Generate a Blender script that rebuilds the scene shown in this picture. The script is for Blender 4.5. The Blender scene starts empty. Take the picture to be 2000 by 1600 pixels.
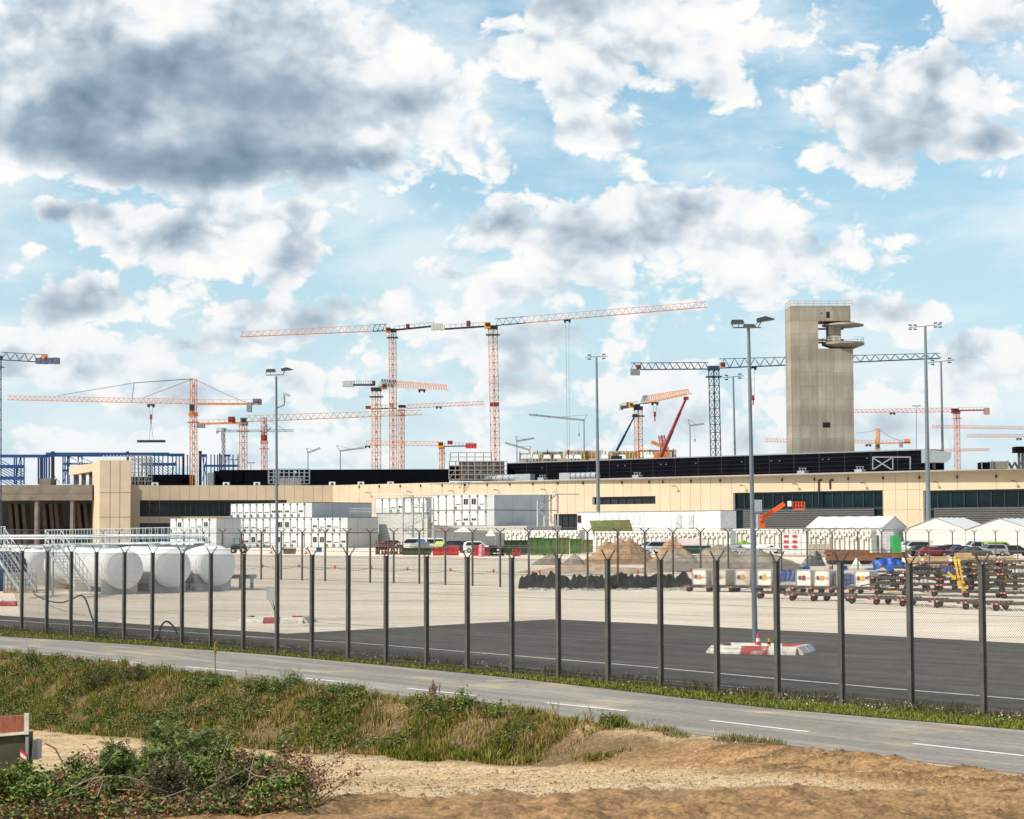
import bpy, math, random
import numpy as np
from mathutils import Vector, Matrix
random.seed(7); rng = np.random.default_rng(7)
R = math.radians
S = bpy.context.scene
COL = S.collection
# ---------------------------------------------------------------- camera
F = 3900.0; CAMZ = 4.0
PITCH = math.atan(236/F); ROLL = R(0.2)
cam = bpy.data.cameras.new('camera'); camo = bpy.data.objects.new('camera', cam); COL.objects.link(camo)
cam.sensor_width = 36; cam.lens = F/2000*36; cam.clip_start = 0.5; cam.clip_end = 6000
ROT = (Matrix.Rotation(math.pi/2+PITCH, 3, 'X') @ Matrix.Rotation(-ROLL, 3, 'Z'))
camo.matrix_world = Matrix.Translation((0, 0, CAMZ)) @ ROT.to_4x4()
S.camera = camo
S.cycles.max_bounces = 5; S.cycles.diffuse_bounces = 2; S.cycles.glossy_bounces = 2
# ---------------------------------------------------------------- light
SUN = Vector((-0.73, -0.42, 0.69)).normalized()
SUN_EL = math.asin(SUN.z); SUN_AZ = math.atan2(SUN.x, SUN.y)
sl = bpy.data.lights.new('sun', 'SUN'); so = bpy.data.objects.new('sun', sl); COL.objects.link(so)
sl.energy = 5.0; sl.angle = R(0.5); sl.color = (1, .91, .78)
so.rotation_euler = SUN.to_track_quat('Z', 'Y').to_euler()
S.view_settings.view_transform = 'Standard'; S.view_settings.look = 'None'
S.view_settings.exposure = 0.0; S.view_settings.gamma = 1
SKY_BLUE = 0.105
# ---------------------------------------------------------------- node helper
class NT:
    def __init__(s, tree): s.t = tree; s.n = tree.nodes; s.l = tree.links
    def new(s, ty, **kw):
        n = s.n.new(ty)
        for k, v in kw.items(): setattr(n, k, v)
        return n
    def put(s, sock, v):
        if v is None: return
        if hasattr(v, 'is_linked') or isinstance(v, bpy.types.NodeSocket): s.l.new(v, sock)
        else: sock.default_value = v
    def m(s, op, a, b=None, c=None, clamp=False):
        n = s.new('ShaderNodeMath', operation=op, use_clamp=clamp)
        s.put(n.inputs[0], a); s.put(n.inputs[1], b); s.put(n.inputs[2], c)
        return n.outputs[0]
    def ss(s, x, a, b, lo=0., hi=1.):
        n = s.new('ShaderNodeMapRange', interpolation_type='SMOOTHSTEP')
        s.put(n.inputs[0], x); n.inputs[1].default_value = a; n.inputs[2].default_value = b
        n.inputs[3].default_value = lo; n.inputs[4].default_value = hi
        return n.outputs[0]
    def mix(s, f, a, b, mode='MIX'):
        n = s.new('ShaderNodeMix', data_type='RGBA', blend_type=mode)
        s.put(n.inputs[0], f)
        for i, v in ((6, a), (7, b)):
            if isinstance(v, tuple): v = (v + (1,))[:4]
            s.put(n.inputs[i], v)
        return n.outputs[2]
    def noise(s, vec, scale, detail=4, rough=.55, dist=0.):
        n = s.new('ShaderNodeTexNoise'); s.put(n.inputs['Vector'], vec)
        n.inputs['Scale'].default_value = scale; n.inputs['Detail'].default_value = detail
        n.inputs['Roughness'].default_value = rough; n.inputs['Distortion'].default_value = dist
        return n.outputs[0]
    def xyz(s, x, y, z=0.):
        n = s.new('ShaderNodeCombineXYZ')
        s.put(n.inputs[0], x); s.put(n.inputs[1], y); s.put(n.inputs[2], z); return n.outputs[0]
# ---------------------------------------------------------------- sky
W = bpy.data.worlds.new('World'); S.world = W; W.use_nodes = True
t = NT(W.node_tree); t.n.clear()
out = t.new('ShaderNodeOutputWorld'); bg = t.new('ShaderNodeBackground')
t.l.new(bg.outputs[0], out.inputs[0])
sky = t.new('ShaderNodeTexSky', sky_type='NISHITA', sun_disc=False)
sky.sun_elevation = SUN_EL; sky.sun_rotation = SUN_AZ
tc = t.new('ShaderNodeTexCoord'); sep = t.new('ShaderNodeSeparateXYZ'); t.l.new(tc.outputs['Generated'], sep.inputs[0])
ay = t.m('MAXIMUM', t.m('ABSOLUTE', sep.outputs[1]), .05)
U = t.m('MULTIPLY', t.m('DIVIDE', sep.outputs[0], ay), 3.9)
V = t.m('MULTIPLY', t.m('DIVIDE', sep.outputs[2], ay), 3.9)
def kp(px, py): return ((px-1000)/1000, (1036-py)/1000)
CL = [  # px, py, rx, ry, weight of each cloud mass
 (200, 130, 430, 190, 1.7), (420, 270, 420, 110, 1.6), (700, 150, 300, 130, 1.4), (330, 40, 500, 130, 1.3), (30, 270, 180, 90, 1.2),
 (1250, 70, 340, 110, 1.4), (1400, 130, 190, 90, 1.0), (1150, 120, 200, 60, .8),
 (1790, 210, 190, 105, 1.7), (1900, 260, 130, 60, 1.2), (1640, 290, 120, 45, .9),
 (960, 285, 50, 60, .8), (1190, 260, 110, 70, .9),
 (1250, 440, 330, 110, 1.35), (1120, 540, 250, 90, 1.2), (1450, 500, 260, 90, 1.1), (1650, 480, 190, 60, 1.0),
 (400, 470, 220, 100, 1.6), (520, 440, 110, 60, 1.3), (150, 590, 140, 65, 1.4), (170, 400, 190, 40, 1.0), (320, 600, 160, 90, 1.0),
 (800, 405, 170, 40, .85), (745, 480, 50, 40, .6), (20, 510, 80, 40, .8),
 (150, 690, 300, 75, 1.1), (620, 640, 330, 80, 1.1), (1050, 680, 330, 80, 1.05), (1330, 640, 260, 60, .9), (1750, 610, 150, 60, 1.1),
 (1900, 720, 190, 70, 1.1), (450, 770, 450, 80, 1.0), (1200, 780, 500, 80, 1.0), (1750, 800, 320, 60, 1.05), (300, 870, 600, 60, 1.1), (1300, 870, 600, 50, .85), (1980, 40, 170, 90, 1.1)]
DK = [(370, 300, 300, 55, 1.25), (210, 140, 190, 80, .85), (480, 150, 140, 110, .7), (640, 175, 220, 42, .6), (60, 245, 130, 40, .6), (1010, 0, 160, 24, 1.5),
 (1770, 280, 150, 36, 1.0), (1960, 250, 60, 35, .7), (1740, 215, 90, 40, .5), (1430, 165, 160, 30, .4), (1270, 125, 160, 30, .25), (170, 612, 90, 22, .6), (1190, 455, 170, 30, .45), (1500, 465, 120, 26, .4),
 (1180, 565, 200, 28, .35), (1930, 90, 110, 40, .5), (620, 690, 180, 22, .4), (1080, 660, 150, 20, .35), (400, 570, 130, 26, .4), (560, 480, 60, 20, .3), (1900, 740, 120, 20, .35)]
WXY = (t.m('ADD', U, t.m('MULTIPLY', t.m('SUBTRACT', t.noise(t.xyz(U, V, 3.3), 5, 2), .5), .16)), t.m('ADD', V, t.m('MULTIPLY', t.m('SUBTRACT', t.noise(t.xyz(U, V, 8.3), 5, 2), .5), .12)))
def blobs(L, power=1):
    acc = None
    wx, wy = WXY
    for px, py, rx, ry, w in L:
        x0, y0 = kp(px, py)
        a = t.m('DIVIDE', t.m('SUBTRACT', wx, x0), rx/1000); b = t.m('DIVIDE', t.m('SUBTRACT', wy, y0), ry/1000)
        r = t.m('ADD', t.m('MULTIPLY', a, a), t.m('MULTIPLY', b, b))
        v = t.m('MULTIPLY', t.m('EXPONENT', t.m('MULTIPLY', r, -.9)), w)
        acc = v if acc is None else t.m('MAXIMUM', acc, v) if power else t.m('ADD', acc, v)
    return acc
mass = blobs(CL); dark = blobs(DK, 0)
Vs = t.m('MULTIPLY', V, 1.35)
def n2(vec, scale, detail, rough=.55, dist=0.):
    o = t.noise(vec, scale, detail, rough, dist); o.node.noise_dimensions = '2D'; return o
cv = t.xyz(U, Vs, 0)
n0 = n2(cv, 5.2, 8, .58, .3)
wv = t.new('ShaderNodeVectorMath', operation='ADD'); t.l.new(cv, wv.inputs[0])
nz = t.new('ShaderNodeTexNoise', noise_dimensions='2D'); nz.inputs['Scale'].default_value = 8; nz.inputs['Detail'].default_value = 3; t.l.new(cv, nz.inputs['Vector'])
sc = t.new('ShaderNodeVectorMath', operation='SCALE'); t.l.new(nz.outputs[1], sc.inputs[0]); sc.inputs['Scale'].default_value = .12
t.l.new(sc.outputs[0], wv.inputs[1])
def vor(scale, dx=0., dy=0.):
    vo = t.new('ShaderNodeTexVoronoi', feature='F1', voronoi_dimensions='2D'); vo.inputs['Scale'].default_value = scale
    ad = t.new('ShaderNodeVectorMath', operation='ADD'); t.l.new(wv.outputs[0], ad.inputs[0]); ad.inputs[1].default_value = (dx, dy, 0)
    t.l.new(ad.outputs[0], vo.inputs['Vector']); return vo.outputs['Distance']
v1 = vor(10); v2 = vor(26, .3, .7); v3 = vor(62, .9, .1)
puff = t.m('SUBTRACT', .52, t.m('ADD', t.m('ADD', t.m('MULTIPLY', v1, .75), t.m('MULTIPLY', v2, .36)), t.m('MULTIPLY', v3, .16)))
T = t.m('ADD', t.m('ADD', t.m('SUBTRACT', mass, .53), t.m('MULTIPLY', t.m('SUBTRACT', n0, .5), 2.0)), t.m('MULTIPLY', puff, .75))
alpha = t.ss(T, -.03, .26)
wisp = t.ss(n2(t.xyz(t.m('MULTIPLY', U, .6), t.m('MULTIPLY', V, 1.5)), 3.6, 6, .58, .15), .38, .70, 0, .75)
la = n2(t.xyz(U, Vs), 4.6, 3, .5); lb = n2(t.xyz(t.m('ADD', U, -.035), t.m('ADD', Vs, .06)), 4.6, 3, .5)
relief = t.m('ADD', t.m('MULTIPLY', t.m('SUBTRACT', la, lb), 1.25), t.m('ADD', t.m('MULTIPLY', t.m('SUBTRACT', n0, .5), .18), t.m('MULTIPLY', puff, .50)))
core = t.m('SUBTRACT', t.ss(T, .5, 1.6, 0, .14), t.ss(T, 0, .7, .14, 0))
relief = t.m('MULTIPLY', relief, t.m('SUBTRACT', 1.0, t.m('MULTIPLY', t.m('MINIMUM', dark, 1.0), .55)))
lit = t.m('SUBTRACT', t.m('ADD', .785, relief), core)
lit = t.m('SUBTRACT', lit, t.m('MULTIPLY', t.m('MINIMUM', dark, 1.3), t.ss(mass, .35, 1.05, .05, .37)), clamp=True)
cr = t.new('ShaderNodeValToRGB'); t.l.new(lit, cr.inputs[0])
e = cr.color_ramp.elements; e[0].position = 0; e[0].color = (.115, .17, .22, 1); e[1].position = 1; e[1].color = (1.0, .99, .96, 1)
for p, c in ((.22, (.19, .27, .36)), (.45, (.36, .46, .56)), (.66, (.62, .705, .78)), (.82, (.90, .925, .945))):
    q = e.new(p); q.color = c + (1,)
skc = t.mix(1.0, sky.outputs[0], (SKY_BLUE*.92, SKY_BLUE*1.40, SKY_BLUE*1.42), 'MULTIPLY')
hz = t.ss(sep.outputs[2], 0.0, .25, .90, .22)      # pale air towards the horizon is part of the sky itself
skc = t.mix(hz, skc, (.66, .80, .90))
skc = t.mix(wisp, skc, (.84, .92, .96))
lowfade = t.ss(sep.outputs[2], 0.0, .16, .50, 0)
cc = t.mix(lowfade, cr.outputs[0], (.80, .88, .93))
fin = t.mix(alpha, skc, cc)
t.l.new(fin, bg.inputs[0]); bg.inputs[1].default_value = 1.0
# ---------------------------------------------------------------- geometry of the view
def ray(px, py):
    d = ROT @ Vector(((px-1000)/F, (800-py)/F, -1)); return d
CAMP = Vector((0, 0, CAMZ))
def P(px, py, Y):
    d = ray(px, py); return CAMP + d*(Y/d.y)
def G(px, py, z=0.):
    d = ray(px, py); return CAMP + d*((z-CAMZ)/d.z)
def hit(px, py, A, B):       # point where the line of sight meets the upright plane through A and B
    d = ray(px, py); n = Vector((B[1]-A[1], A[0]-B[0], 0)); a = Vector((A[0], A[1], 0))
    return CAMP + d*(n.dot(a-CAMP)/n.dot(d))
# ---------------------------------------------------------------- materials
MC = {}
def M(name, c=(.5, .5, .5), rough=.7, var=.18, scale=2., bump=0., metal=0., stain=None, stain_amt=.5, stain_scale=.6, stretch=(1, 1, 1), attr=False, spec=.4, emit=None):
    if name in MC: return MC[name]
    m = bpy.data.materials.new(name); m.use_nodes = True; MC[name] = m
    k = NT(m.node_tree); b = k.n['Principled BSDF']
    b.inputs['Roughness'].default_value = rough; b.inputs['Metallic'].default_value = metal
    b.inputs['Specular IOR Level'].default_value = spec
    tcx = k.new('ShaderNodeTexCoord'); mp = k.new('ShaderNodeMapping'); mp.inputs['Scale'].default_value = stretch
    g = k.new('ShaderNodeNewGeometry'); k.l.new(g.outputs['Position'], mp.inputs[0]); v = mp.outputs[0]
    if attr:
        a = k.new('ShaderNodeAttribute', attribute_name='Col'); base = a.outputs[0]
    else: base = tuple(c)
    n1 = k.noise(v, scale, 6, .6)
    lo = k.ss(n1, .25, .75, 1-var, 1+var)
    rgb = k.xyz(lo, lo, lo)
    col = k.mix(1.0, base if not isinstance(base, tuple) else base, rgb, 'MULTIPLY')
    if stain:
        n2 = k.noise(v, stain_scale, 7, .65, .5); f = k.ss(n2, .50, .72, 0, stain_amt)
        col = k.mix(f, col, stain)
    k.l.new(col, b.inputs['Base Color'])
    if bump:
        bn = k.new('ShaderNodeBump'); bn.inputs['Strength'].default_value = .8; bn.inputs['Distance'].default_value = bump
        k.l.new(k.noise(v, scale*4, 6, .65), bn.inputs['Height']); k.l.new(bn.outputs[0], b.inputs['Normal'])
    return m
# ---------------------------------------------------------------- mesh builder
class MB:
    def __init__(s): s.v = []; s.f = []; s.m = []
    def add(s, vs, fs, mi=0):
        o = len(s.v); s.v += [tuple(x) for x in vs]; s.f += [tuple(i+o for i in f) for f in fs]; s.m += [mi]*len(fs); return s
    def quad(s, a, b, c, d, mi=0): return s.add([a, b, c, d], [(0, 1, 2, 3)], mi)
    def box(s, c, sz, ux=(1, 0, 0), uy=None, mi=0, taper=1.):   # c = centre
        c = Vector(c); ux = Vector(ux).normalized(); uz = Vector((0, 0, 1)); uy = Vector(uy).normalized() if uy else uz.cross(ux).normalized(); uz = ux.cross(uy)
        x, y, z = ux*sz[0]/2, uy*sz[1]/2, uz*sz[2]/2
        vs = [c-x-y-z, c+x-y-z, c+x+y-z, c-x+y-z, c-x*taper-y*taper+z, c+x*taper-y*taper+z, c+x*taper+y*taper+z, c-x*taper+y*taper+z]
        return s.add(vs, [(0, 3, 2, 1), (4, 5, 6, 7), (0, 1, 5, 4), (1, 2, 6, 5), (2, 3, 7, 6), (3, 0, 4, 7)], mi)
    def lo(s, c, sz, ux=(1, 0, 0), mi=0, taper=1.):            # c = middle of the base
        return s.box(Vector(c)+Vector((0, 0, sz[2]/2)), sz, ux, None, mi, taper)
    def cyl(s, p, q, r, r2=None, n=8, mi=0, cap=True):
        p = Vector(p); q = Vector(q); d = (q-p)
        if d.length < 1e-6: return s
        d.normalize(); a = d.orthogonal().normalized()
        if abs(d.z) < .9: a = d.cross(Vector((0, 0, 1))).normalized()
        b = d.cross(a); r2 = r if r2 is None else r2
        vs = []
        for k in range(n):
            t_ = 2*math.pi*(k+.5)/n; e_ = a*math.cos(t_)+b*math.sin(t_)
            vs += [p+e_*r, q+e_*r2]
        fs = [(2*k, 2*((k+1) % n), 2*((k+1) % n)+1, 2*k+1) for k in range(n)]
        if cap: fs += [tuple(2*k for k in range(n-1, -1, -1)), tuple(2*k+1 for k in range(n))]
        return s.add(vs, fs, mi)
    def bar(s, p, q, w, mi=0): return s.cyl(p, q, w*.7, None, 4, mi, True)
    def path(s, pts, r, n=6, mi=0):
        for a, b in zip(pts[:-1], pts[1:]): s.cyl(a, b, r, None, n, mi)
        return s
    def prism(s, poly, ext, mi=0):                            # flat outline pushed along a vector
        n = len(poly); e_ = Vector(ext); vs = [Vector(p) for p in poly]; vs += [p+e_ for p in vs[:n]]
        fs = [tuple(range(n-1, -1, -1)), tuple(range(n, 2*n))]+[(k, (k+1) % n, n+(k+1) % n, n+k) for k in range(n)]
        return s.add(vs, fs, mi)
    def build(s, name, mats, parent=None, org=None, smooth=False, at=None):
        if not isinstance(mats, (list, tuple)): mats = [mats]
        if parent is not None and org is None: org = ORG.get(parent.name, Vector())
        org = Vector(org) if org is not None else Vector()
        me = bpy.data.meshes.new(name); me.from_pydata([(a-org.x, b-org.y, c-org.z) for a, b, c in s.v], [], s.f)
        for m in mats: me.materials.append(m)
        me.polygons.foreach_set('material_index', s.m)
        if smooth:
            me.polygons.foreach_set('use_smooth', [True]*len(s.f))
        me.update()
        o = bpy.data.objects.new(name, me); COL.objects.link(o)
        if smooth: me.set_sharp_from_angle(angle=R(40))
        if parent is not None: o.parent = parent; ORG[o.name] = org
        else: o.location = org; ORG[o.name] = org
        return o
ORG = {}
def tag(o, label=None, cat=None, group=None, kind=None):
    for k, v in (('label', label), ('category', cat), ('group', group), ('kind', kind)):
        if v: o[k] = v
    return o
def thing(name, loc, label, cat, group=None, rz=0):
    o = bpy.data.objects.new(name, None); COL.objects.link(o); o.location = loc; o.rotation_euler.z = rz
    o.empty_display_size = .3; ORG[o.name] = Vector(loc); return tag(o, label, cat, group)
def dup(o, loc=None, rz=None, label=None, parent=None, group=None, swap=None, sc=None):
    c = o.copy(); COL.objects.link(c); ORG[c.name] = Vector(loc) if loc is not None else ORG.get(o.name, Vector())
    if parent is not None: c.parent = parent
    if loc is not None: c.location = loc
    if rz is not None: c.rotation_euler.z = rz
    if sc: c.scale = sc
    if label: c['label'] = label
    if group: c['group'] = group
    if swap and c.type == 'MESH':
        for sl_ in c.material_slots:
            if sl_.material and sl_.material.name in swap:
                m_ = swap[sl_.material.name]; sl_.link = 'OBJECT'; sl_.material = m_
    for ch in list(o.children): dup(ch, parent=c, swap=swap)
    return c
ORDN = ['first', 'second', 'third', 'fourth', 'fifth', 'sixth', 'seventh', 'eighth', 'ninth', 'tenth', 'eleventh', 'twelfth', 'thirteenth', 'fourteenth', 'fifteenth', 'sixteenth', 'seventeenth', 'eighteenth', 'nineteenth', 'twentieth']
# numpy noise
def _h(i, j, s): 
    x = np.sin(i*127.1+j*311.7+s*74.7)*43758.5453; return x-np.floor(x)
def vn(x, y, s=0):
    x = np.asarray(x, float); y = np.asarray(y, float)
    i = np.floor(x); j = np.floor(y); fx = x-i; fy = y-j; fx = fx*fx*(3-2*fx); fy = fy*fy*(3-2*fy)
    return (_h(i, j, s)*(1-fx)+_h(i+1, j, s)*fx)*(1-fy)+(_h(i, j+1, s)*(1-fx)+_h(i+1, j+1, s)*fx)*fy
def fbm(x, y, s=0, o=4):
    r = 0; a = .5
    for k in range(o): r = r+a*vn(np.asarray(x)*2**k, np.asarray(y)*2**k, s+k*13); a *= .5
    return r
def npmesh(name, verts, faces_n, mat, cols=None, smooth=False):    # verts (N,3); faces as groups of k consecutive or (M,k) index array
    me = bpy.data.meshes.new(name); me.vertices.add(len(verts)); me.vertices.foreach_set('co', np.asarray(verts, np.float32).ravel())
    m, k = faces_n.shape; me.loops.add(m*k); me.loops.foreach_set('vertex_index', faces_n.astype(np.int32).ravel())
    me.polygons.add(m); me.polygons.foreach_set('loop_start', np.arange(0, m*k, k, dtype=np.int32)); me.polygons.foreach_set('loop_total', np.full(m, k, np.int32))
    if smooth: me.polygons.foreach_set('use_smooth', np.ones(m, bool))
    me.materials.append(mat)
    if cols is not None:
        a = me.color_attributes.new('Col', 'FLOAT_COLOR', 'POINT'); c4 = np.ones((len(verts), 4), np.float32); c4[:, :3] = cols; a.data.foreach_set('color', c4.ravel())
    me.update(calc_edges=True); me.validate()
    o = bpy.data.objects.new(name, me); COL.objects.link(o); return o
#PART2
# ================================================================= GROUND
E0 = G(300, 1313); E1 = G(1900, 1500); TD = (E1-E0).normalized(); ND = Vector((TD.y, -TD.x, 0))
if ND.dot(CAMP-E0) < 0: ND = -ND
def AS(p): d = Vector(p)-E1; return d.dot(TD), d.dot(ND)      # along the road, distance in front of its near edge
def WA(a, s, z=0.): return E1+TD*a+ND*s+Vector((0, 0, z))
def terr(x, y):
    x = np.asarray(x, float); y = np.asarray(y, float)
    a = (x-E1.x)*TD.x+(y-E1.y)*TD.y; s = (x-E1.x)*ND.x+(y-E1.y)*ND.y
    drop = np.interp(a, [-60, -38, -27, -15, -10, -6, -1, 10], [1.5, 1.4, 1.2, .9, .7, .42, .12, .05])
    wid = np.interp(a, [-60, -38, -27, -15, -10, -6, 0, 10], [4.8, 4.6, 4.0, 2.6, 2.0, 1.6, 1.5, 3])
    u = np.clip((s-.15)/wid, 0, 1); sm = u*u*(3-2*u)
    z = -drop*sm
    on = np.clip((s-.1)/.8, 0, 1)
    bank = on*(1-np.clip((s-wid)/.8, 0, 1))
    z = z+bank*(fbm(a*.8, s*1.2, 3)-.47)*.34+on*(fbm(x*1.7, y*1.7, 5)-.47)*.07
    bare = np.clip((a+15)/2, 0, 1)*np.clip((6-a)/4, 0, 1)*np.clip((s-.2)/.4, 0, 1)*np.clip((36.6-y+(x<0)*0+np.clip(-a*.35, 0, 6))/1.5, 0, 1)*np.clip((wid+1.2-s)/.8, 0, 1)
    rg = 1-np.abs(fbm(x*.32+y*.5, y*2.3, 9, 3)*2.1-1); cl = fbm(x*5, y*5, 17, 4)-.47
    z = z+bare*(.02+rg**2*.17+cl*.05)+on*cl*.045
    rid = np.clip((31.9-.22*x+(fbm(x*.45, y*0, 21)-.5)*1.6-y)/.9, 0, 1); rid = rid*rid*(3-2*rid)*on
    rg2 = 1-np.abs(fbm(x*.6-y*.2, y*1.5, 12, 4)*2.1-1)
    z = z+rid*(.02+rg2**2*.22+(fbm(x*3.5, y*4, 19, 4)-.47)*.16)
    trk = on*(1-bank)*(1-rid)
    z = z+trk*(np.sin(y*3.3+fbm(x*.2, y*.2, 4)*4)*.015+(fbm(x*7, y*7, 6)-.47)*.045)
    return z, a, s, wid, bank, bare, rid
def tz(p): return float(terr([p[0]], [p[1]])[0][0])
ga = np.concatenate([-45-np.geomspace(6000, 2, 30), np.arange(-45, 14, .11), 14+np.geomspace(2, 6000, 30)])
gs = np.concatenate([-2-np.geomspace(6000, 2, 30), np.arange(-2, 11, .075), 11+np.geomspace(.4, 400, 26)])
A_, S_ = np.meshgrid(ga, gs); gx = E1.x+TD.x*A_+ND.x*S_; gy = E1.y+TD.y*A_+ND.y*S_
gz, a_, s_, w_, bk, br, rd = terr(gx.ravel(), gy.ravel())
gz = np.where(s_ <= .1, 0., gz)
nn = fbm(gx.ravel()*.9, gy.ravel()*.9, 31); nf = fbm(gx.ravel()*4, gy.ravel()*4, 33)
def colmix(c0, c1, f): return c0+(np.array(c1)-c0)*np.clip(f, 0, 1)[:, None]
c = np.tile(np.array([.62, .425, .24]), (len(gz), 1))                      # pale sand of the track
gX, gY = gx.ravel(), gy.ravel(); c = colmix(c, (.42, .285, .155), (nn-.35)*1.6); c = colmix(c, (.66, .49, .31), (fbm(gX*.25, gY*2.4, 88)-.42)*3.5); c = colmix(c, (.27, .18, .10), (fbm(gX*2.5, gY*6, 89)-.60)*6)
c = colmix(c, (.16, .105, .05), bk*.92)                                    # soil under the weeds
c = colmix(c, (.40, .235, .112), br*1.2*(.6+nn*.8)); c = colmix(c, (.17, .10, .055), br*np.clip((nf-.5)*4, 0, 1)*.8); rgc = 1-np.abs(fbm(gX*.32+gY*.5, gY*2.3, 9, 3)*2.1-1); c = colmix(c, (.13, .075, .038), br*np.clip((rgc-.82)*6, 0, .85)); c = colmix(c, (.52, .33, .17), br*np.clip((.55-rgc)*3, 0, .6))  # fresh soil bands along the ruts; rut shading also put into their colour
c = colmix(c, (.37, .22, .11), rd*1.0); c = colmix(c, (.14, .085, .045), rd*np.clip((nf-.48)*4, 0, .7))
far = (s_ < -1); c[far] = (.50, .44, .36)
nx, ns_ = len(ga), len(gs); I = (np.arange(ns_-1)[:, None]*nx+np.arange(nx-1)[None, :]).ravel()
quads = np.stack([I, I+1, I+nx+1, I+nx], 1)
gm = M('earth', rough=.95, var=.42, scale=13, bump=.035, attr=True, spec=.1)
g = npmesh('ground', np.stack([gx.ravel(), gy.ravel(), gz], 1), quads, gm, c, True); tag(g, kind='structure')
def sheet(name, pts, z, m, px=True, kind='structure'):
    v = [(*(G(*p) if px else Vector((p[0], p[1], 0))).xy, z) for p in pts]
    o = MB().add(v, [tuple(range(len(v)))]).build(name, m); tag(o, kind=kind); return o
# concrete apron: slabs with joints, tyre and rust stains
ap = M('apron_concrete', (.84, .71, .575), .9, .10, .35, stain=(.56, .42, .27), stain_amt=.8, stain_scale=.09, spec=.15, stretch=(.35, 1.5, 1))
k = NT(ap.node_tree); b = k.n['Principled BSDF']; src = b.inputs['Base Color'].links[0].from_socket
gp = k.new('ShaderNodeNewGeometry'); vr = k.new('ShaderNodeVectorRotate', rotation_type='Z_AXIS'); k.l.new(gp.outputs['Position'], vr.inputs[0]); vr.inputs['Angle'].default_value = -math.atan2(TD.y, TD.x)
bt = k.new('ShaderNodeTexBrick', offset=0.); k.l.new(vr.outputs[0], bt.inputs['Vector']); bt.inputs['Scale'].default_value = 1
bt.inputs['Brick Width'].default_value = 6; bt.inputs['Row Height'].default_value = 6; bt.inputs['Mortar Size'].default_value = .05; bt.inputs['Mortar Smooth'].default_value = .3
bt.inputs['Color1'].default_value = (1, 1, 1, 1); bt.inputs['Color2'].default_value = (.90, .89, .88, 1); bt.inputs['Mortar'].default_value = (.62, .58, .52, 1)
spk = k.ss(k.noise(gp.outputs['Position'], 2.6, 8, .7), .62, .70, 1, .72); c1 = k.mix(1., src, bt.outputs[0], 'MULTIPLY')
ms = k.new('ShaderNodeMapping'); ms.inputs['Scale'].default_value = (.05, 1.1, 1); k.l.new(vr.outputs[0], ms.inputs[0])
tyre = k.ss(k.noise(ms.outputs[0], 1.0, 6, .6, .3), .55, .68, 1, .80)
c1 = k.mix(1., c1, k.xyz(spk, spk, spk), 'MULTIPLY'); c1 = k.mix(1., c1, k.xyz(tyre, tyre, tyre), 'MULTIPLY'); k.l.new(c1, b.inputs['Base Color'])
sheet('apron', [(-90, 76), (-40, 62), tuple(G(541, 1262).xy), tuple(G(1400, 1325).xy), tuple(G(2100, 1385).xy), (60, 30), (400, 200), (500, 1200), (-500, 1200), (-300, 200)], .004, ap, px=False)
asp = M('apron_asphalt', (.105, .093, .080), .92, .20, 1.2, stain=(.16, .14, .12), stain_amt=.5, stain_scale=.35, bump=.004, spec=.2)
FAREDGE = [(-150, 1236), (0, 1243.5), (250, 1259), (500, 1277.5), (750, 1300), (1000, 1325), (1250, 1354), (1500, 1384), (1750, 1406), (2000, 1427), (2150, 1440)]
LINE2 = [(-150, 1213), (0, 1222), (250, 1240), (475, 1257), (600, 1269), (850, 1290), (1091, 1311), (1350, 1335), (1600, 1358), (1850, 1380), (2000, 1393), (2150, 1406)]
sheet('asphalt', [(-150, 1193), (0, 1202.5), (250, 1218), (430, 1230), (560, 1238), (600, 1236), (800, 1225), (940, 1217), (1080, 1210), (1300, 1220), (1600, 1235.5), (2000, 1257), (2150, 1265)]+[(x, y+3) for x, y in LINE2[::-1]], .010, asp)
k = NT(asp.node_tree); b = k.n['Principled BSDF']; src = b.inputs['Base Color'].links[0].from_socket
gp = k.new('ShaderNodeNewGeometry'); vr = k.new('ShaderNodeVectorRotate', rotation_type='Z_AXIS'); k.l.new(gp.outputs['Position'], vr.inputs[0]); vr.inputs['Angle'].default_value = -math.atan2(TD.y, TD.x)
ms = k.new('ShaderNodeMapping'); ms.inputs['Scale'].default_value = (.07, 1.3, 1); k.l.new(vr.outputs[0], ms.inputs[0])
st = k.ss(k.noise(ms.outputs[0], 1.0, 7, .65, .2), .36, .68, .74, 1.26); bt = k.new('ShaderNodeTexBrick', offset=.5); k.l.new(vr.outputs[0], bt.inputs['Vector']); bt.inputs['Scale'].default_value = 1
bt.inputs['Brick Width'].default_value = 22; bt.inputs['Row Height'].default_value = 3.6; bt.inputs['Mortar Size'].default_value = .025; bt.inputs['Color1'].default_value = (1, 1, 1, 1); bt.inputs['Color2'].default_value = (.86, .86, .87, 1); bt.inputs['Mortar'].default_value = (.6, .6, .6, 1)
pt_ = k.ss(k.noise(gp.outputs['Position'], 1.1, 5, .6), .62, .66, 1, .80); c1 = k.mix(1., src, k.xyz(st, st, st), 'MULTIPLY'); c1 = k.mix(1., c1, bt.outputs[0], 'MULTIPLY'); k.l.new(k.mix(1., c1, k.xyz(pt_, pt_, pt_), 'MULTIPLY'), b.inputs['Base Color'])
wl = M('worn_white_paint', (.66, .63, .57), .8, .25, 5)
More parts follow.
